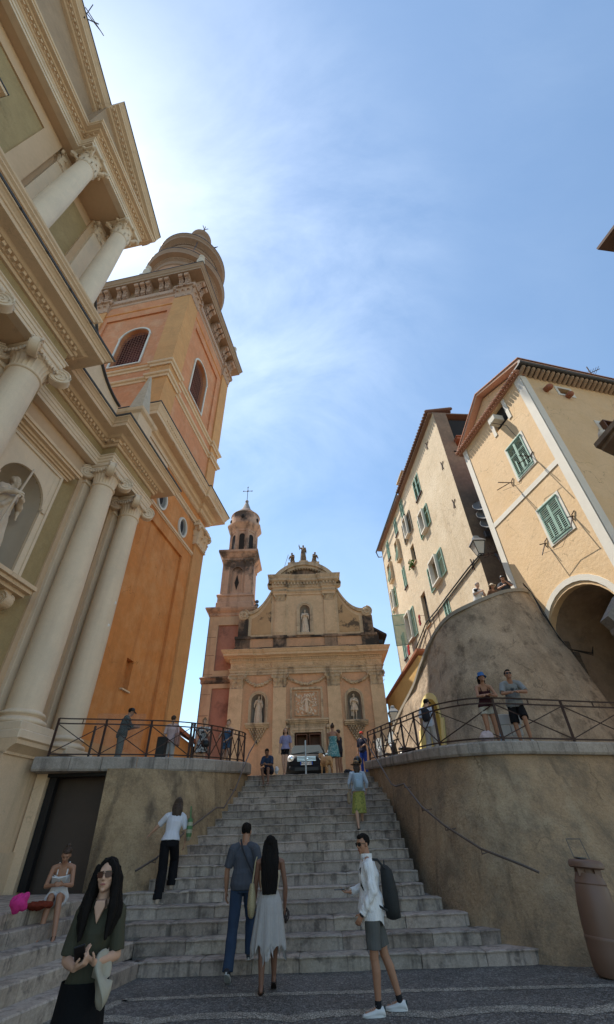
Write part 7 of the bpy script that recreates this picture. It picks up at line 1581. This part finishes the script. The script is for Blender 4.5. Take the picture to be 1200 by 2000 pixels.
# 7 hat woman with backpack
figure('woman in straw hat, pale blue blouse and yellow-green skirt climbing near the top right',(1.22,14.75,1.99),R(3),1.66,dict(anR=(.09,.30,.26),knR=(.09,.26,.66),hipR=(.09,.02,.92),chest=(0,.05,1.27),neck=(0,.07,1.47),head=(0,.1,1.63),elL=(-.28,0,1.16),wrL=(-.24,.12,.98),elR=(.28,0,1.16),wrR=(.26,.12,.98),anL=(-.09,-.05,.085),toeL=.3),
 look=(0,-4,0),skin='light',female=True,vox=.011,top=dict(m=cmat('pale_blue',(.42,.48,.56)),sleeve=.85,inf=.03,t0=.1),bottom=dict(kind='skirt',m=cmat('yellow_green',(.36,.35,.10),stain=((.12,.16,.05),.9,14,.5,.6)),hem=.40,r=(.21,.2),t1=.2,pleats=8),shoes=dict(kind='sandal',m=leath),hair=('brown','long',.2,.9),hat=('straw',cmat('straw',(.30,.19,.10))))
T=item('backpack','light blue backpack on the woman in the straw hat','backpack',(1.22,14.6,3.12),R(3)); b=MB(); b.cbox(-.14,.14,-.12,.03,-.22,.2,.06); b.cbox(-.10,.10,-.17,-.10,-.18,.04,.03); T.part('bag_body',b,cmat('bag_blue',(.32,.42,.50)),smooth=60)
T=item('tan_bag','tan shoulder bag at the left hip of the woman in the straw hat','bag',(.93,14.75,2.75),0); b=MB(); b.cbox(-.05,.05,-.1,.1,-.16,.12,.03); b.tube([(0,-.08,.1),(.1,0,.55),(0,.08,.1)],.01); T.part('bag_body',b,cmat('tan_bag',(.28,.21,.13)))
# stair-top people
figure('boy in dark blue shirt seated on the top step looking at his hands',(-1.72,17.55,3.35),R(165),1.62,dict(pelvis=(0,-.2,.52),chest=(0,-.08,.80),neck=(0,.02,.98),head=(0,.11,1.11),shL=(-.17,.0,.93),shR=(.17,.0,.93),elL=(-.21,.1,.68),elR=(.21,.1,.68),wrL=(-.06,.28,.68),wrR=(.06,.28,.68),hipL=(-.09,-.18,.48),hipR=(.09,-.18,.48),knL=(-.12,.26,.54),knR=(.12,.26,.54),anL=(-.16,.3,.09),anR=(.05,.22,.09)),look=(0,-28,0),skin='brown',top=dict(m=cmat('navy',(.035,.05,.09)),sleeve=.45,inf=.02),bottom=dict(kind='shorts',m=cmat('dark_shorts',(.02,.02,.03)),len=.8),shoes=dict(kind='sandal',m=mat('pale_sandal',(.35,.33,.3))),hair=('black','short'))
bag('white_bag','small white bag beside the seated boy','bag',(-1.42,18.1,3.77),(.07,.07,.13),wht,6)
figure('woman in lavender t-shirt and black shorts standing left of the parked car',(-1.15,18.75,3.78),R(170),1.62,dict(knL=(-.03,.05,.5),anL=(.0,.06,.085),anR=(.05,-.04,.085),hipL=(-.07,0,.92)),look=(12,0,0),female=True,top=dict(m=cmat('lavender',(.27,.26,.40)),sleeve=.4,inf=.018,t0=.1),bottom=dict(kind='shorts',m=cmat('black',(.01,.01,.012)),len=.42),shoes=dict(kind='sandal',m=leath),hair=('brown','long',.22,1.05))
figure('woman in turquoise print sundress standing right of the car with her back turned',(.72,18.9,3.78),R(-6),1.74,dict(elL=(-.22,.08,1.14),wrL=(-.22,.18,.98),elR=(.24,.08,1.2),wrR=(.17,.22,1.34)),look=(20,-5,0),female=True,top=dict(m=cmat('teal_print',(.10,.26,.27),stain=((.40,.5,.45),.9,16,.5,.58)),sleeve=0,inf=.016,t0=.25,t1=.72,name='dress'),bottom=dict(kind='skirt',m=MATS['cloth_teal_print'],hem=.58,r=(.24,.2),waist=(.14,.1),t1=.36,pleats=7),shoes=dict(kind='sandal',m=leath),hair=('brown','bun'),skin='tan')
figure('person half hidden behind the woman in the turquoise sundress',(.98,19.45,3.8),R(60),1.62,dict(elR=(.2,.2,1.2),wrR=(.1,.3,1.4)),skin='tan',top=dict(m=cmat('dark_tee',(.03,.03,.04)),sleeve=.4),bottom=dict(kind='shorts',m=MATS['cloth_dark_shorts']),shoes=dict(kind='sneaker',m=shoed),hair=('brown','short'))
bag('dark_bag','dark bag lying on the ground right of the dog','bag',(1.22,18.85,3.79),(.17,.1,.07),cmat('dark_bag',(.03,.03,.035)),8)
# dog
def dog():
    T=item('dog','golden long-haired dog standing by the woman in the turquoise dress','dog',(.42,18.95,3.785),R(25)); b=MB()
    b.rings([[(w_*math.cos(k/16*math.tau),y_,z_+h_*math.sin(k/16*math.tau)) for k in range(16)] for y_,z_,w_,h_ in ((-.36,.46,.06,.07),(-.30,.46,.13,.14),(-.1,.45,.13,.15),(.12,.45,.15,.18),(.25,.47,.13,.17),(.33,.5,.08,.1))])
    b.cone((0,.28,.54),(0,.42,.68),.09,.07); b.ell((0,.46,.72),(.075,.1,.075)); b.cone((0,.52,.70),(0,.62,.67),.045,.032)
    for sx in (-1,1):
        b.cone((sx*.07,.45,.75),(sx*.10,.44,.64),.028,.02); b.cone((sx*.09,.22,.4),(sx*.09,.22,.2),.055,.035); b.cone((sx*.09,.22,.2),(sx*.09,.23,.03),.033,.03); b.ell((sx*.09,.26,.025),(.035,.05,.025))
        b.cone((sx*.09,-.24,.42),(sx*.1,-.18,.27),.08,.045); b.cone((sx*.1,-.18,.27),(sx*.1,-.31,.16),.042,.03); b.cone((sx*.1,-.31,.16),(sx*.1,-.28,.03),.03,.026); b.ell((sx*.1,-.25,.025),(.033,.05,.025))
    b.cone((0,-.34,.50),(0,-.46,.38),.04,.05); b.cone((0,-.46,.38),(0,-.50,.22),.05,.02)
    T.part('body',remesh(b,.012,1,'body',lambda p:noise.noise(V((p.x*30,p.y*30,p.z*10)))*.012),mat('golden_fur',(.62,.34,.15),rough=.9,var=.25,vscale=9,bump=1,bscale=50,stretch=(1,1,.3)))
dog()
# right stair-top: person with red cap
figure('person in dark clothes and red cap leaning at the right railing end',(1.92,19.4,3.80),R(150),1.50,dict(elL=(-.22,.1,1.2),wrL=(-.1,.25,1.1)),top=dict(m=cmat('dark_navy',(.03,.03,.05)),sleeve=.5),bottom=dict(kind='pants',m=cmat('royal',(.03,.06,.25))),shoes=dict(kind='sneaker',m=shoed),hair=('black','short'),hat=('cap',cmat('red',(.45,.04,.03))),skin='tan')
# left terrace people
figure('woman in black and white print dress at the left railing near the stairs',(-3.85,16.3,3.66),R(185),1.66,dict(elL=(-.22,.1,1.15),wrL=(-.1,.22,1.28),elR=(.23,.05,1.14),wrR=(.2,.18,.98)),female=True,skin='light',look=(0,-5,0),top=dict(m=cmat('bw_print',(.45,.44,.42),stain=((.03,.03,.03),.95,9,.5,.53)),sleeve=.2,inf=.02,t0=.2,name='dress'),bottom=dict(kind='skirt',m=MATS['cloth_bw_print'],hem=.62,r=(.22,.19),t1=.3),shoes=dict(kind='sandal',m=leath),hair=('fair','bun'))
T=item('handbag','small black handbag hanging on the woman in the print dress','bag',(-3.72,16.15,4.5),0); b=MB(); b.cbox(-.13,.13,-.04,.04,-.1,.1,.03); b.tube([(-.1,0,.1),(-.02,.05,.5),(.1,0,.1)],.008); T.part('bag_body',b,blackm,smooth=60)
figure('woman in blue denim romper leaning on the left railing end, hand at her chin',(-3.1,16.85,3.69),R(165),1.68,dict(elL=(-.26,.15,1.15),wrL=(-.1,.24,1.02),elR=(.24,.2,1.14),wrR=(.08,.16,1.44),knL=(-.1,.16,.52),anL=(-.12,.05,.085)),female=True,skin='light',top=dict(m=cmat('denim',(.07,.13,.22)),sleeve=0,strap=1,t1=.8,name='romper'),bottom=dict(kind='shorts',m=MATS['cloth_denim'],len=.4,flare=.015),shoes=dict(kind='sandal',m=leath),hair=('fair','bun'))
figure('woman in pale pink shirt and white trousers walking away on the left terrace',(-4.75,15.6,3.63),R(-5),1.66,dict(anL=(-.1,-.12,.1),toeL=.4,anR=(.1,.15,.085)),female=True,skin='light',top=dict(m=cmat('pale_pink',(.52,.38,.36)),sleeve=.45,inf=.02),bottom=dict(kind='pants',m=cmat('off_white',(.5,.47,.44)),flare=.02),shoes=dict(kind='sneaker',m=shoew),hair=('brown','short'))
T=item('striped_shoulder_bag','red and white striped bag on the woman in pale pink','bag',(-4.5,15.5,4.55),0); b=MB(); b.cbox(-.06,.06,-.15,.15,-.2,.17,.03); b.tube([(0,-.1,.15),(-.05,0,.5),(0,.1,.15)],.012); T.part('bag_body',b,cmat('striped',(.42,.25,.2),stain=((.12,.05,.05),.8,9,.5,.55,(6,1,.1))))
figure('man in black cap and grey clothes behind the glass screen on the left terrace',(-6.1,14.85,3.62),R(-60),1.80,dict(elL=(-.2,.2,1.18),wrL=(-.1,.38,1.2),elR=(.2,.2,1.18),wrR=(.08,.4,1.2),chest=(0,.04,1.27),neck=(0,.08,1.46),head=(0,.14,1.61)),look=(0,-22,0),skin='tan',top=dict(m=cmat('charcoal',(.06,.065,.06)),sleeve=.6,inf=.03),bottom=dict(kind='pants',m=cmat('grey_trousers',(.12,.12,.11)),flare=.02),shoes=dict(kind='sneaker',m=shoed),hair=('black','short'),hat=('cap',blackm))
# right terrace people
RP=dict(chest=(0,.10,1.25),neck=(0,.20,1.43),head=(0,.27,1.585),shL=(-.17,.19,1.37),shR=(.17,.19,1.37),elL=(-.23,.32,1.12),elR=(.23,.32,1.12))
figure('woman in blue bucket hat and maroon camisole leaning on the right railing',(4.40,11.72,3.42),R(176),1.74,dict(RP,wrL=(.0,.42,1.12),wrR=(-.03,.46,1.13)),look=(0,8,0),skin='tan',female=True,vox=.0085,top=dict(m=cmat('maroon',(.045,.015,.018)),sleeve=0,strap=1,t0=.08,t1=.78,inf=.016,name='camisole'),bottom=dict(kind='shorts',m=cmat('cream_shorts',(.45,.42,.36)),len=.40,flare=.03,t1=.24),shoes=dict(kind='sandal',m=leath),hair=('black','bob',.14,.85),hat=('bucket',cmat('blue_hat',(.05,.13,.30))),hands=dict(L=dict(curl=.6,n=(0,0,-1)),R=dict(curl=.6,n=(0,0,-1))))
def tprint(T,J,Hc,Rm):
    b=MB(); random.seed(5); c=tpath(J,.70)
    for k in range(16): 
        x=-.11+.22*k/15+random.uniform(-.01,.01); b.bar((x,c.y+.142-abs(x)*.28,c.z+random.uniform(.02,.05)),(x+random.uniform(-.015,.015),c.y+.148-abs(x)*.28,c.z-random.uniform(.0,.05)),.011,.006)
    for k in range(6): x=random.uniform(-.04,.05); b.bar((x,c.y+.145,c.z-.01),(x+.03,c.y+.148,c.z-.06),.012,.006)
    T.part('shirt_print',b,blackm)
figure('young man in sunglasses and grey printed t-shirt leaning on the right railing',(5.2,11.85,3.42),R(168),1.84,dict(RP,shL=(-.19,.19,1.38),shR=(.19,.19,1.38),elL=(-.27,.34,1.14),elR=(.27,.34,1.14),wrL=(-.02,.47,1.13),wrR=(.06,.42,1.14),knL=(-.08,.22,.58),anL=(-.10,.12,.14),anR=(.10,.0,.085),knR=(.12,.03,.5)),look=(4,6,0),skin='tan',vox=.0085,top=dict(m=cmat('heather_grey',(.24,.245,.24)),sleeve=.44,inf=.022,loose=.02),bottom=dict(kind='shorts',m=cmat('black_shorts',(.012,.012,.014)),len=.92,flare=.02),shoes=dict(kind='sneaker',m=shoew),hair=('black','short'),glasses='black',hands=dict(L=dict(curl=.6,n=(0,0,-1)),R=dict(curl=.6,n=(0,0,-1))),extra=tprint)
bag('plastic_bag','white and pink plastic bag on the ground by the woman in the bucket hat','bag',(4.18,11.6,3.5),(.17,.13,.15),cmat('pinkish_plastic',(.50,.40,.40)),9)
figure('person in white shirt and black cap walking by the yellow doorway',(3.5,14.3,3.58),R(-35),1.68,dict(anL=(-.1,-.2,.1),knL=(-.1,0,.5),toeL=.5,anR=(.1,.18,.085),elR=(.24,-.1,1.15),wrR=(.3,-.15,.92),chest=(0,.04,1.27),neck=(0,.07,1.46),head=(0,.12,1.61)),look=(-25,-10,0),skin='light',top=dict(m=cmat('pale_white',(.58,.6,.66)),sleeve=.45,inf=.025),bottom=dict(kind='pants',m=cmat('pale_trousers',(.42,.38,.34)),flare=.02),shoes=dict(kind='sneaker',m=shoew),hair=('black','short'),hat=('cap',blackm))
T=item('small_backpack','small dark backpack on the person by the yellow doorway','backpack',(3.42,14.12,4.72),R(-35)); b=MB(); b.cbox(-.12,.12,-.1,.05,-.18,.18,.05); T.part('bag_body',b,MATS['cloth_dark_bag'],smooth=60)
UP=dict(chest=(0,.08,1.25),neck=(0,.16,1.42),head=(0,.22,1.57),shL=(-.17,.15,1.37),shR=(.17,.15,1.37))
figure('man in white t-shirt looking down at a camera at the ramp parapet',(6.8,15.95,8.32),R(200),1.75,dict(UP,elL=(-.25,.2,1.15),elR=(.25,.2,1.15),wrL=(-.07,.36,1.22),wrR=(.07,.36,1.22)),look=(0,-15,0),skin='light',top=dict(m=wht,sleeve=.45,inf=.025),bottom=dict(kind='pants',m=cmat('grey_trousers2',(.1,.1,.1))),shoes=dict(kind='sneaker',m=shoed),hair=('grey','short'))
T=item('camera','black camera held by the man at the ramp parapet','camera',(6.68,15.6,9.6),R(200)); b=MB(); b.cbox(-.07,.07,-.04,.04,-.045,.045,.01); b.cone((0,.04,0),(0,.11,0),.035,.035,12,False); T.part('camera_body',b,blackm)
figure('person in pale sun hat peeping over the ramp parapet',(7.5,16.1,8.45),R(190),1.60,dict(UP),look=(10,0,0),female=True,skin='tan',top=dict(m=cmat('brown_top',(.15,.08,.05)),sleeve=.4),bottom=dict(kind='pants',m=MATS['cloth_grey_trousers2']),hair=('brown','bob',.15,.9),hat=('straw',cmat('pale_hat',(.5,.42,.33))))
figure('man in dark cap, hand at his mouth, at the parapet by the yellow house',(8.3,16.35,8.75),R(150),1.82,dict(UP,elL=(-.25,.3,1.15),wrL=(-.05,.32,1.42),elR=(.25,.32,1.15),wrR=(.05,.45,1.15)),look=(25,-5,0),skin='tan',top=dict(m=cmat('dark_grey_tee',(.05,.055,.065)),sleeve=.45,inf=.025),bottom=dict(kind='pants',m=MATS['cloth_grey_trousers2']),hair=('black','short'),hat=('cap',blackm))
# ================= STATUES
def statue(name,label,pos,yaw,H,m,J0={},look=(0,0,0),plinth=True,pole=None,group=None,seed=0):
    J={k:(V(v) if not isinstance(v,(int,float)) else v) for k,v in {**STAND,**J0}.items()}; Rm=Matrix.Rotation(R(look[0]),3,'Z')@Matrix.Rotation(R(look[1]),3,'X'); Hc=J['head']
    T=Thing(name,label,'statue',group=group); T.o.location=pos; T.o.rotation_euler=(0,0,yaw); s=H/1.8; T.o.scale=(s,s,s); b=MB()
    torso(b,J,TM,0,1,.02); b.cone(J['neck'],Hc+V((0,-.02,-.04)),.06,.055); head_parts(b,Hc,Rm,False); b.ell(Hc+Rm@V((0,-.03,.035)),(.088,.095,.09),Rm); b.cone(Hc+Rm@V((0,.07,-.07)),Hc+Rm@V((0,.075,-.13)),.035,.018)
    for S,sg in (('L',-1),('R',1)):
        sh,el,wr=J['sh'+S],J['el'+S],J['wr'+S]; b.cone(J['neck'].lerp(sh,.4),sh,.065,.07); b.cone(sh,el,.072,.06); b.cone(el,wr,.058,.045); hand(b,wr,el,sg,.6,r=.014)
        b.cone(el,el+V((sg*.02,0,-.22)),.05,.02)
    if J0.get('bare'): 
        for S in 'LR': b.cone(J['hip'+S],J['kn'+S],.095,.06); b.cone(J['kn'+S],J['an'+S],.058,.036); b.cone(J['an'+S],J['an'+S]+V((0,.14,-.04)),.035,.025)
        lo=.62
    else: lo=.02
    n=60; rr=[]; base=J['pelvis'].z
    for i in range(14):
        t=i/13; z=1.08*base/.97+(lo-1.08*base/.97)*t; rx=.15+.09*min(1,t*1.6)+.02*t; ry=.115+.06*min(1,t*1.6)+.02*t
        ring=[]
        for k in range(n):
            a=k/n*math.tau; w_=1+(.04+.10*t)*math.sin(a*8+seed+2.2*math.sin(a)+t*1.4)+.03*math.sin(a*15+seed); ring.append(V((J['pelvis'].x+rx*math.cos(a)*w_,J['pelvis'].y*(1-t)+.03*t+ry*math.sin(a)*w_,z)))
        rr.append(ring)
    b.rings(rr); b.tube([J['shL']+V((0,.03,.03)),J['chest']+V((-.02,.14,.02)),J['pelvis']+V((.14,.13,.0)),J['pelvis']+V((.2,.02,-.1))],.05,8); b.tube([J['shR']+V((0,.0,.04)),J['chest']+V((.14,-.08,-.05)),J['pelvis']+V((.2,-.1,-.2)),J['pelvis']+V((.22,-.06,-.7))],.055,8,.07)
    T.part('robed_figure' if not J0.get('bare') else 'carved_figure',remesh(b,.014,1,'fig',lambda p:noise.noise(V((p.x*13+seed,p.y*13,p.z*4)))*.02+noise.noise(p*30)*.005),m)
    if plinth: b=MB(); b.cbox(-.27,.27,-.2,.22,-.12,.03,.02); T.part('plinth',b,m)
    if pole: b=MB(); b.tube([V(p) for p in pole],.02,7); T.part('staff',b,m)
    return T
x,y=rotz(-A1,(-11.55,8.85))
statue('niche_statue','large robed bearded statue holding a staff in the tall niche of the basilica',(x,y,8.75),R(-98),3.25,statm,dict(elL=(-.28,.06,1.18),wrL=(-.08,.25,1.25),elR=(.27,.08,1.2),wrR=(.12,.26,1.28)),look=(28,-12),pole=[(.2,.33,.2),(.06,.28,1.3),(-.03,.25,1.95)],seed=1)
x,y=rotz(-A1,(-11.35,8.0)); b=MB(); b.ell((x,y,8.95),(.28,.3,.4),n=18,m=12); b.ell((x+.05,y+.1,9.25),(.18,.2,.2)); me=remesh(b,.03,0,'rock',lambda p:noise.noise(p*5)*.07); o=bpy.data.objects.new('carved_rock',me); me.materials.append(statm); COL.objects.link(o); meta(o,'carved stone lump at the foot of the niche statue','statue')
statue('niche_statue','robed bishop statue in the left lower niche of the chapel',(-3.66,30.28,8.02),R(180),1.75,statm,dict(elR=(.26,.1,1.2),wrR=(.12,.25,1.35),elL=(-.26,.1,1.15),wrL=(-.2,.25,1.25)),pole=[(-.22,.26,.1),(-.22,.26,1.75)],seed=2)
statue('niche_statue','bare-legged saint statue in the right lower niche of the chapel',(2.70,30.28,8.02),R(180),1.68,statm,dict(bare=1,elR=(.26,.1,1.2),wrR=(.05,.25,1.3),elL=(-.26,.1,1.2),wrL=(-.03,.25,1.25),knL=(-.1,.1,.52)),seed=3)
statue('niche_statue','priest statue in the upper central niche of the chapel',(-.42,30.2,14.0),R(180),1.88,statm,dict(elR=(.24,.1,1.2),wrR=(.03,.22,1.3),elL=(-.24,.1,1.2),wrL=(-.03,.22,1.25)),seed=4)
statue('gable_statue','dark standing statue raising its right hand on top of the chapel gable',(-.42,30.1,20.1),R(180),1.6,statd,dict(elR=(.33,.1,1.4),wrR=(.38,.15,1.62)),seed=5)
sit=dict(pelvis=(0,-.1,.55),chest=(0,.0,.86),neck=(0,.03,1.05),head=(0,.06,1.2),shL=(-.18,.02,.99),shR=(.18,.02,.99),elL=(-.26,.1,.76),elR=(.26,.1,.76),wrL=(-.1,.28,.7),wrR=(.1,.28,.75),hipL=(-.1,-.1,.5),hipR=(.1,-.1,.5),knL=(-.15,.3,.5),knR=(.15,.3,.5),anL=(-.15,.35,.1),anR=(.15,.35,.1))
statue('gable_statue','dark seated statue with a slanting staff, left on the chapel gable',(-1.35,30.05,19.72),R(150),1.6,statd,sit,pole=[(.75,.15,.0),(.3,.2,1.15)],seed=6)
statue('gable_statue','dark seated statue on the right of the chapel gable',(.52,30.05,19.72),R(210),1.6,statd,sit,seed=7)
# ================= CAR (front faces -Y)
CR=item('parked_car','dark grey SUV with round bright headlights parked facing the stair top','car',(-.42,23.0,4.05),0,scale=1.1)
cpaint=mat('car_paint',(.010,.011,.013),rough=.6,var=0,spec=.15); cgl=mat('car_glass',(.035,.045,.05),rough=.35,var=0,spec=.12); chrome=mat('chrome',(.6,.6,.6),rough=.15,metal=1,var=0)
b=MB()
def sec(y,w,zb,zt,cr): # rounded section
    return [(-w,y,zb+.05),(-w*1.0,y,zb+(zt-zb)*.55),(-w*.96,y,zt-cr),(-w*.8,y,zt-cr*.15),(-w*.3,y,zt),(w*.3,y,zt),(w*.8,y,zt-cr*.15),(w*.96,y,zt-cr),(w*1.0,y,zb+(zt-zb)*.55),(w,y,zb+.05),(w*.85,y,zb),(-w*.85,y,zb)]
b.rings([sec(0,.70,.32,.80,.1),sec(.08,.82,.26,.92,.12),sec(.25,.89,.24,.99,.12),sec(.7,.91,.24,1.05,.12),sec(1.15,.91,.24,1.10,.12),sec(2.2,.91,.24,1.12,.12),sec(4.0,.9,.26,1.1,.12),sec(4.45,.82,.3,1.0,.12)]); CR.part('body',b,cpaint,smooth=40)
b=MB()
def gh(y,w,z0,z1,k): return [(-w,y,z0),(-w*k,y,z1-.06),(-w*k*.85,y,z1),(w*k*.85,y,z1),(w*k,y,z1-.06),(w,y,z0)]
b.rings([gh(1.1,.84,1.06,1.08,1),gh(1.75,.84,1.08,1.58,.80),gh(2.3,.85,1.08,1.66,.80),gh(3.6,.85,1.08,1.62,.80),gh(4.35,.82,1.06,1.1,.95)]); CR.part('cabin',b,cpaint,smooth=30)
b=MB(); b.hexa([(-.76,1.10,1.12),(.76,1.10,1.12),(.60,1.72,1.53),(-.60,1.72,1.53)],[(-.76,1.06,1.14),(.76,1.06,1.14),(.60,1.68,1.56),(-.60,1.68,1.56)]); ws=CR.part('windscreen',b,cgl)
b=MB(); b.bar((-.6,1.05,1.13),(-.05,1.12,1.2),.02); b.bar((.0,1.05,1.13),(.55,1.12,1.2),.02); CR.part('wiper',b,blackm,ws)
for sx in (-1,1):
    b=MB(); b.hexa([(sx*.86,1.5,1.14),(sx*.86,3.9,1.14),(sx*.72,3.7,1.52),(sx*.72,1.85,1.52)],[(sx*.88,1.5,1.14),(sx*.88,3.9,1.14),(sx*.74,3.7,1.52),(sx*.74,1.85,1.52)]); CR.part('side_window',b,cgl)
    b=MB(); b.ell((sx*.66,.10,.80),(.17,.14,.15),n=18,m=12); hl=CR.part('headlight',b,mat('headlight_glass',(.8,.8,.8),rough=.1,var=0,spec=.8),smooth=60)
    b=MB(); b.lathe([(.09,0),(.07,.02),(.0,.03)],n=16); me=b.mesh('lamp_bulb'); o=CR.part('lamp_ring',me,chrome,hl); o.rotation_euler=(R(90),0,0); o.location=(sx*.66,-.045,.80)
    b=MB(); b.ell((sx*1.06,1.15,1.18),(.13,.09,.10),n=14,m=9); b.bar((sx*.85,1.2,1.1),(sx*1.0,1.18,1.14),.05); CR.part('mirror',b,mat('mirror_silver',(.5,.5,.5),rough=.2,var=0,metal=.6) if sx>0 else cpaint,smooth=60)
    for y_ in (.78,3.65):
        b=MB(); b.M=Matrix.Translation((sx*.80,y_,.33))@Matrix.Rotation(R(90),4,'Y'); b.lathe([(.2,-.1),(.31,-.11),(.335,-.07),(.335,.07),(.31,.11),(.2,.1)],n=28); wh=CR.part('wheel',b,mat('rubber',(.015,.015,.015),var=0),smooth=40)
        b=MB(); b.M=Matrix.Translation((sx*.86,y_,.33))@Matrix.Rotation(R(90),4,'Y'); b.lathe([(.21,-.05),(.2,.05),(.05,.06),(.0,.06)],n=20); CR.part('rim',b,chrome,wh)
b=MB(); b.cbox(-.42,.42,-.03,.05,.66,.88,.03); gr=CR.part('grille',b,blackm); b=MB(); 
for z_ in (.70,.75,.80,.85): b.box(-.4,.4,-.045,-.025,z_-.008,z_+.008)
CR.part('grille_bar',b,chrome,gr)
b=MB(); b.lathe([(.075,0),(.085,.012),(.07,.015)],n=22,sy=.55); o=CR.part('badge',b,chrome,gr); o.rotation_euler=(R(90),0,0); o.location=(0,-.045,.78)
b=MB(); b.cbox(-.75,.75,-.04,.2,.3,.56,.06); CR.part('bumper',b,cpaint,smooth=40); b=MB(); b.box(-.5,.5,-.05,-.03,.34,.46); CR.part('air_intake',b,blackm)
b=MB(); b.cbox(-.26,.26,-.075,-.055,.54,.655,.004); pl=CR.part('number_plate',b,mat('plate_white',(.6,.6,.58),rough=.4,var=0)); b=MB(); b.box(-.262,-.225,-.078,-.07,.541,.654); b.box(.225,.262,-.078,-.07,.541,.654); CR.part('plate_band',b,mat('plate_blue',(.02,.08,.4),var=0),pl)
def textmesh(s,size,m,parent,loc,rot,ext=.002):
    c=bpy.data.curves.new('txt','FONT'); c.body=s; c.size=size; c.extrude=ext; c.align_x='CENTER'; c.align_y='CENTER'; o=bpy.data.objects.new('t',c); me=evalmesh(o); me.materials.clear(); me.materials.append(m)
    q=bpy.data.objects.new('lettering',me); COL.objects.link(q); q.parent=parent; q.location=loc; q.rotation_euler=rot; return q
textmesh('BG-161-ZE',.10,blackm,pl,(0,-.078,.597),(R(90),0,0))
# scooters
def scooter(pos,yaw,label,col):
    T=item('scooter',label,'motor scooter',pos,yaw,'scooters parked behind the right railing')
    for y_ in (-.62,.62): 
        b=MB(); b.M=Matrix.Translation((0,y_,.26))@Matrix.Rotation(R(90),4,'Y'); b.lathe([(.13,-.05),(.22,-.055),(.26,-.03),(.26,.03),(.22,.055),(.13,.05)],n=22); wh=T.part('wheel',b,MATS['rubber'],smooth=40); b=MB(); b.M=Matrix.Translation((0,y_,.26))@Matrix.Rotation(R(90),4,'Y'); b.lathe([(.14,-.03),(.03,-.04),(.03,.04),(.14,.03)],n=14); T.part('rim',b,greym,wh)
    pm=mat('scooter_paint_'+label[:5],col,rough=.3,var=0,spec=.5)
    b=MB(); b.cone((0,-.45,.6),(0,.05,.55),.16,.15); b.cone((0,.05,.5),(0,.35,.38),.13,.11); b.cone((0,.38,.4),(0,.48,.9),.12,.13); T.part('body',remesh(b,.025,2,'body'),pm)
    b=MB(); b.cbox(-.13,.13,-.6,.15,.74,.83,.04); T.part('seat',b,blackm,smooth=50); b=MB(); b.bar((0,.45,.85),(0,.40,1.05),.05); b.bar((-.32,.38,1.05),(.32,.38,1.05),.04); b.bar((0,.62,.3),(0,.46,.9),.06); T.part('handlebar',b,blackm)
    for sx in (-1,1): b=MB(); b.ell((sx*.3,.4,1.25),(.07,.015,.05)); b.bar((sx*.28,.38,1.05),(sx*.3,.4,1.22),.012); T.part('mirror',b,blackm,smooth=60)
    b=MB(); b.ell((0,.56,.86),(.08,.06,.07)); T.part('headlight',b,MATS['headlight_glass'],smooth=60)
    b=MB(); b.hexa([(-.16,.56,.95),(.16,.56,.95),(.16,.58,.95),(-.16,.58,.95)],[(-.12,.46,1.35),(.12,.46,1.35),(.12,.48,1.35),(-.12,.48,1.35)]); T.part('windshield',b,glassm('windshield_glass',(.6,.65,.65),.35))
scooter((3.05,20.8,3.88),R(140),'white and black scooter, left one behind the right railing',(.35,.35,.35)); scooter((3.45,19.0,3.80),R(120),'black scooter, right one behind the right railing',(.02,.02,.02))

bpy.data.scenes.remove(TS)
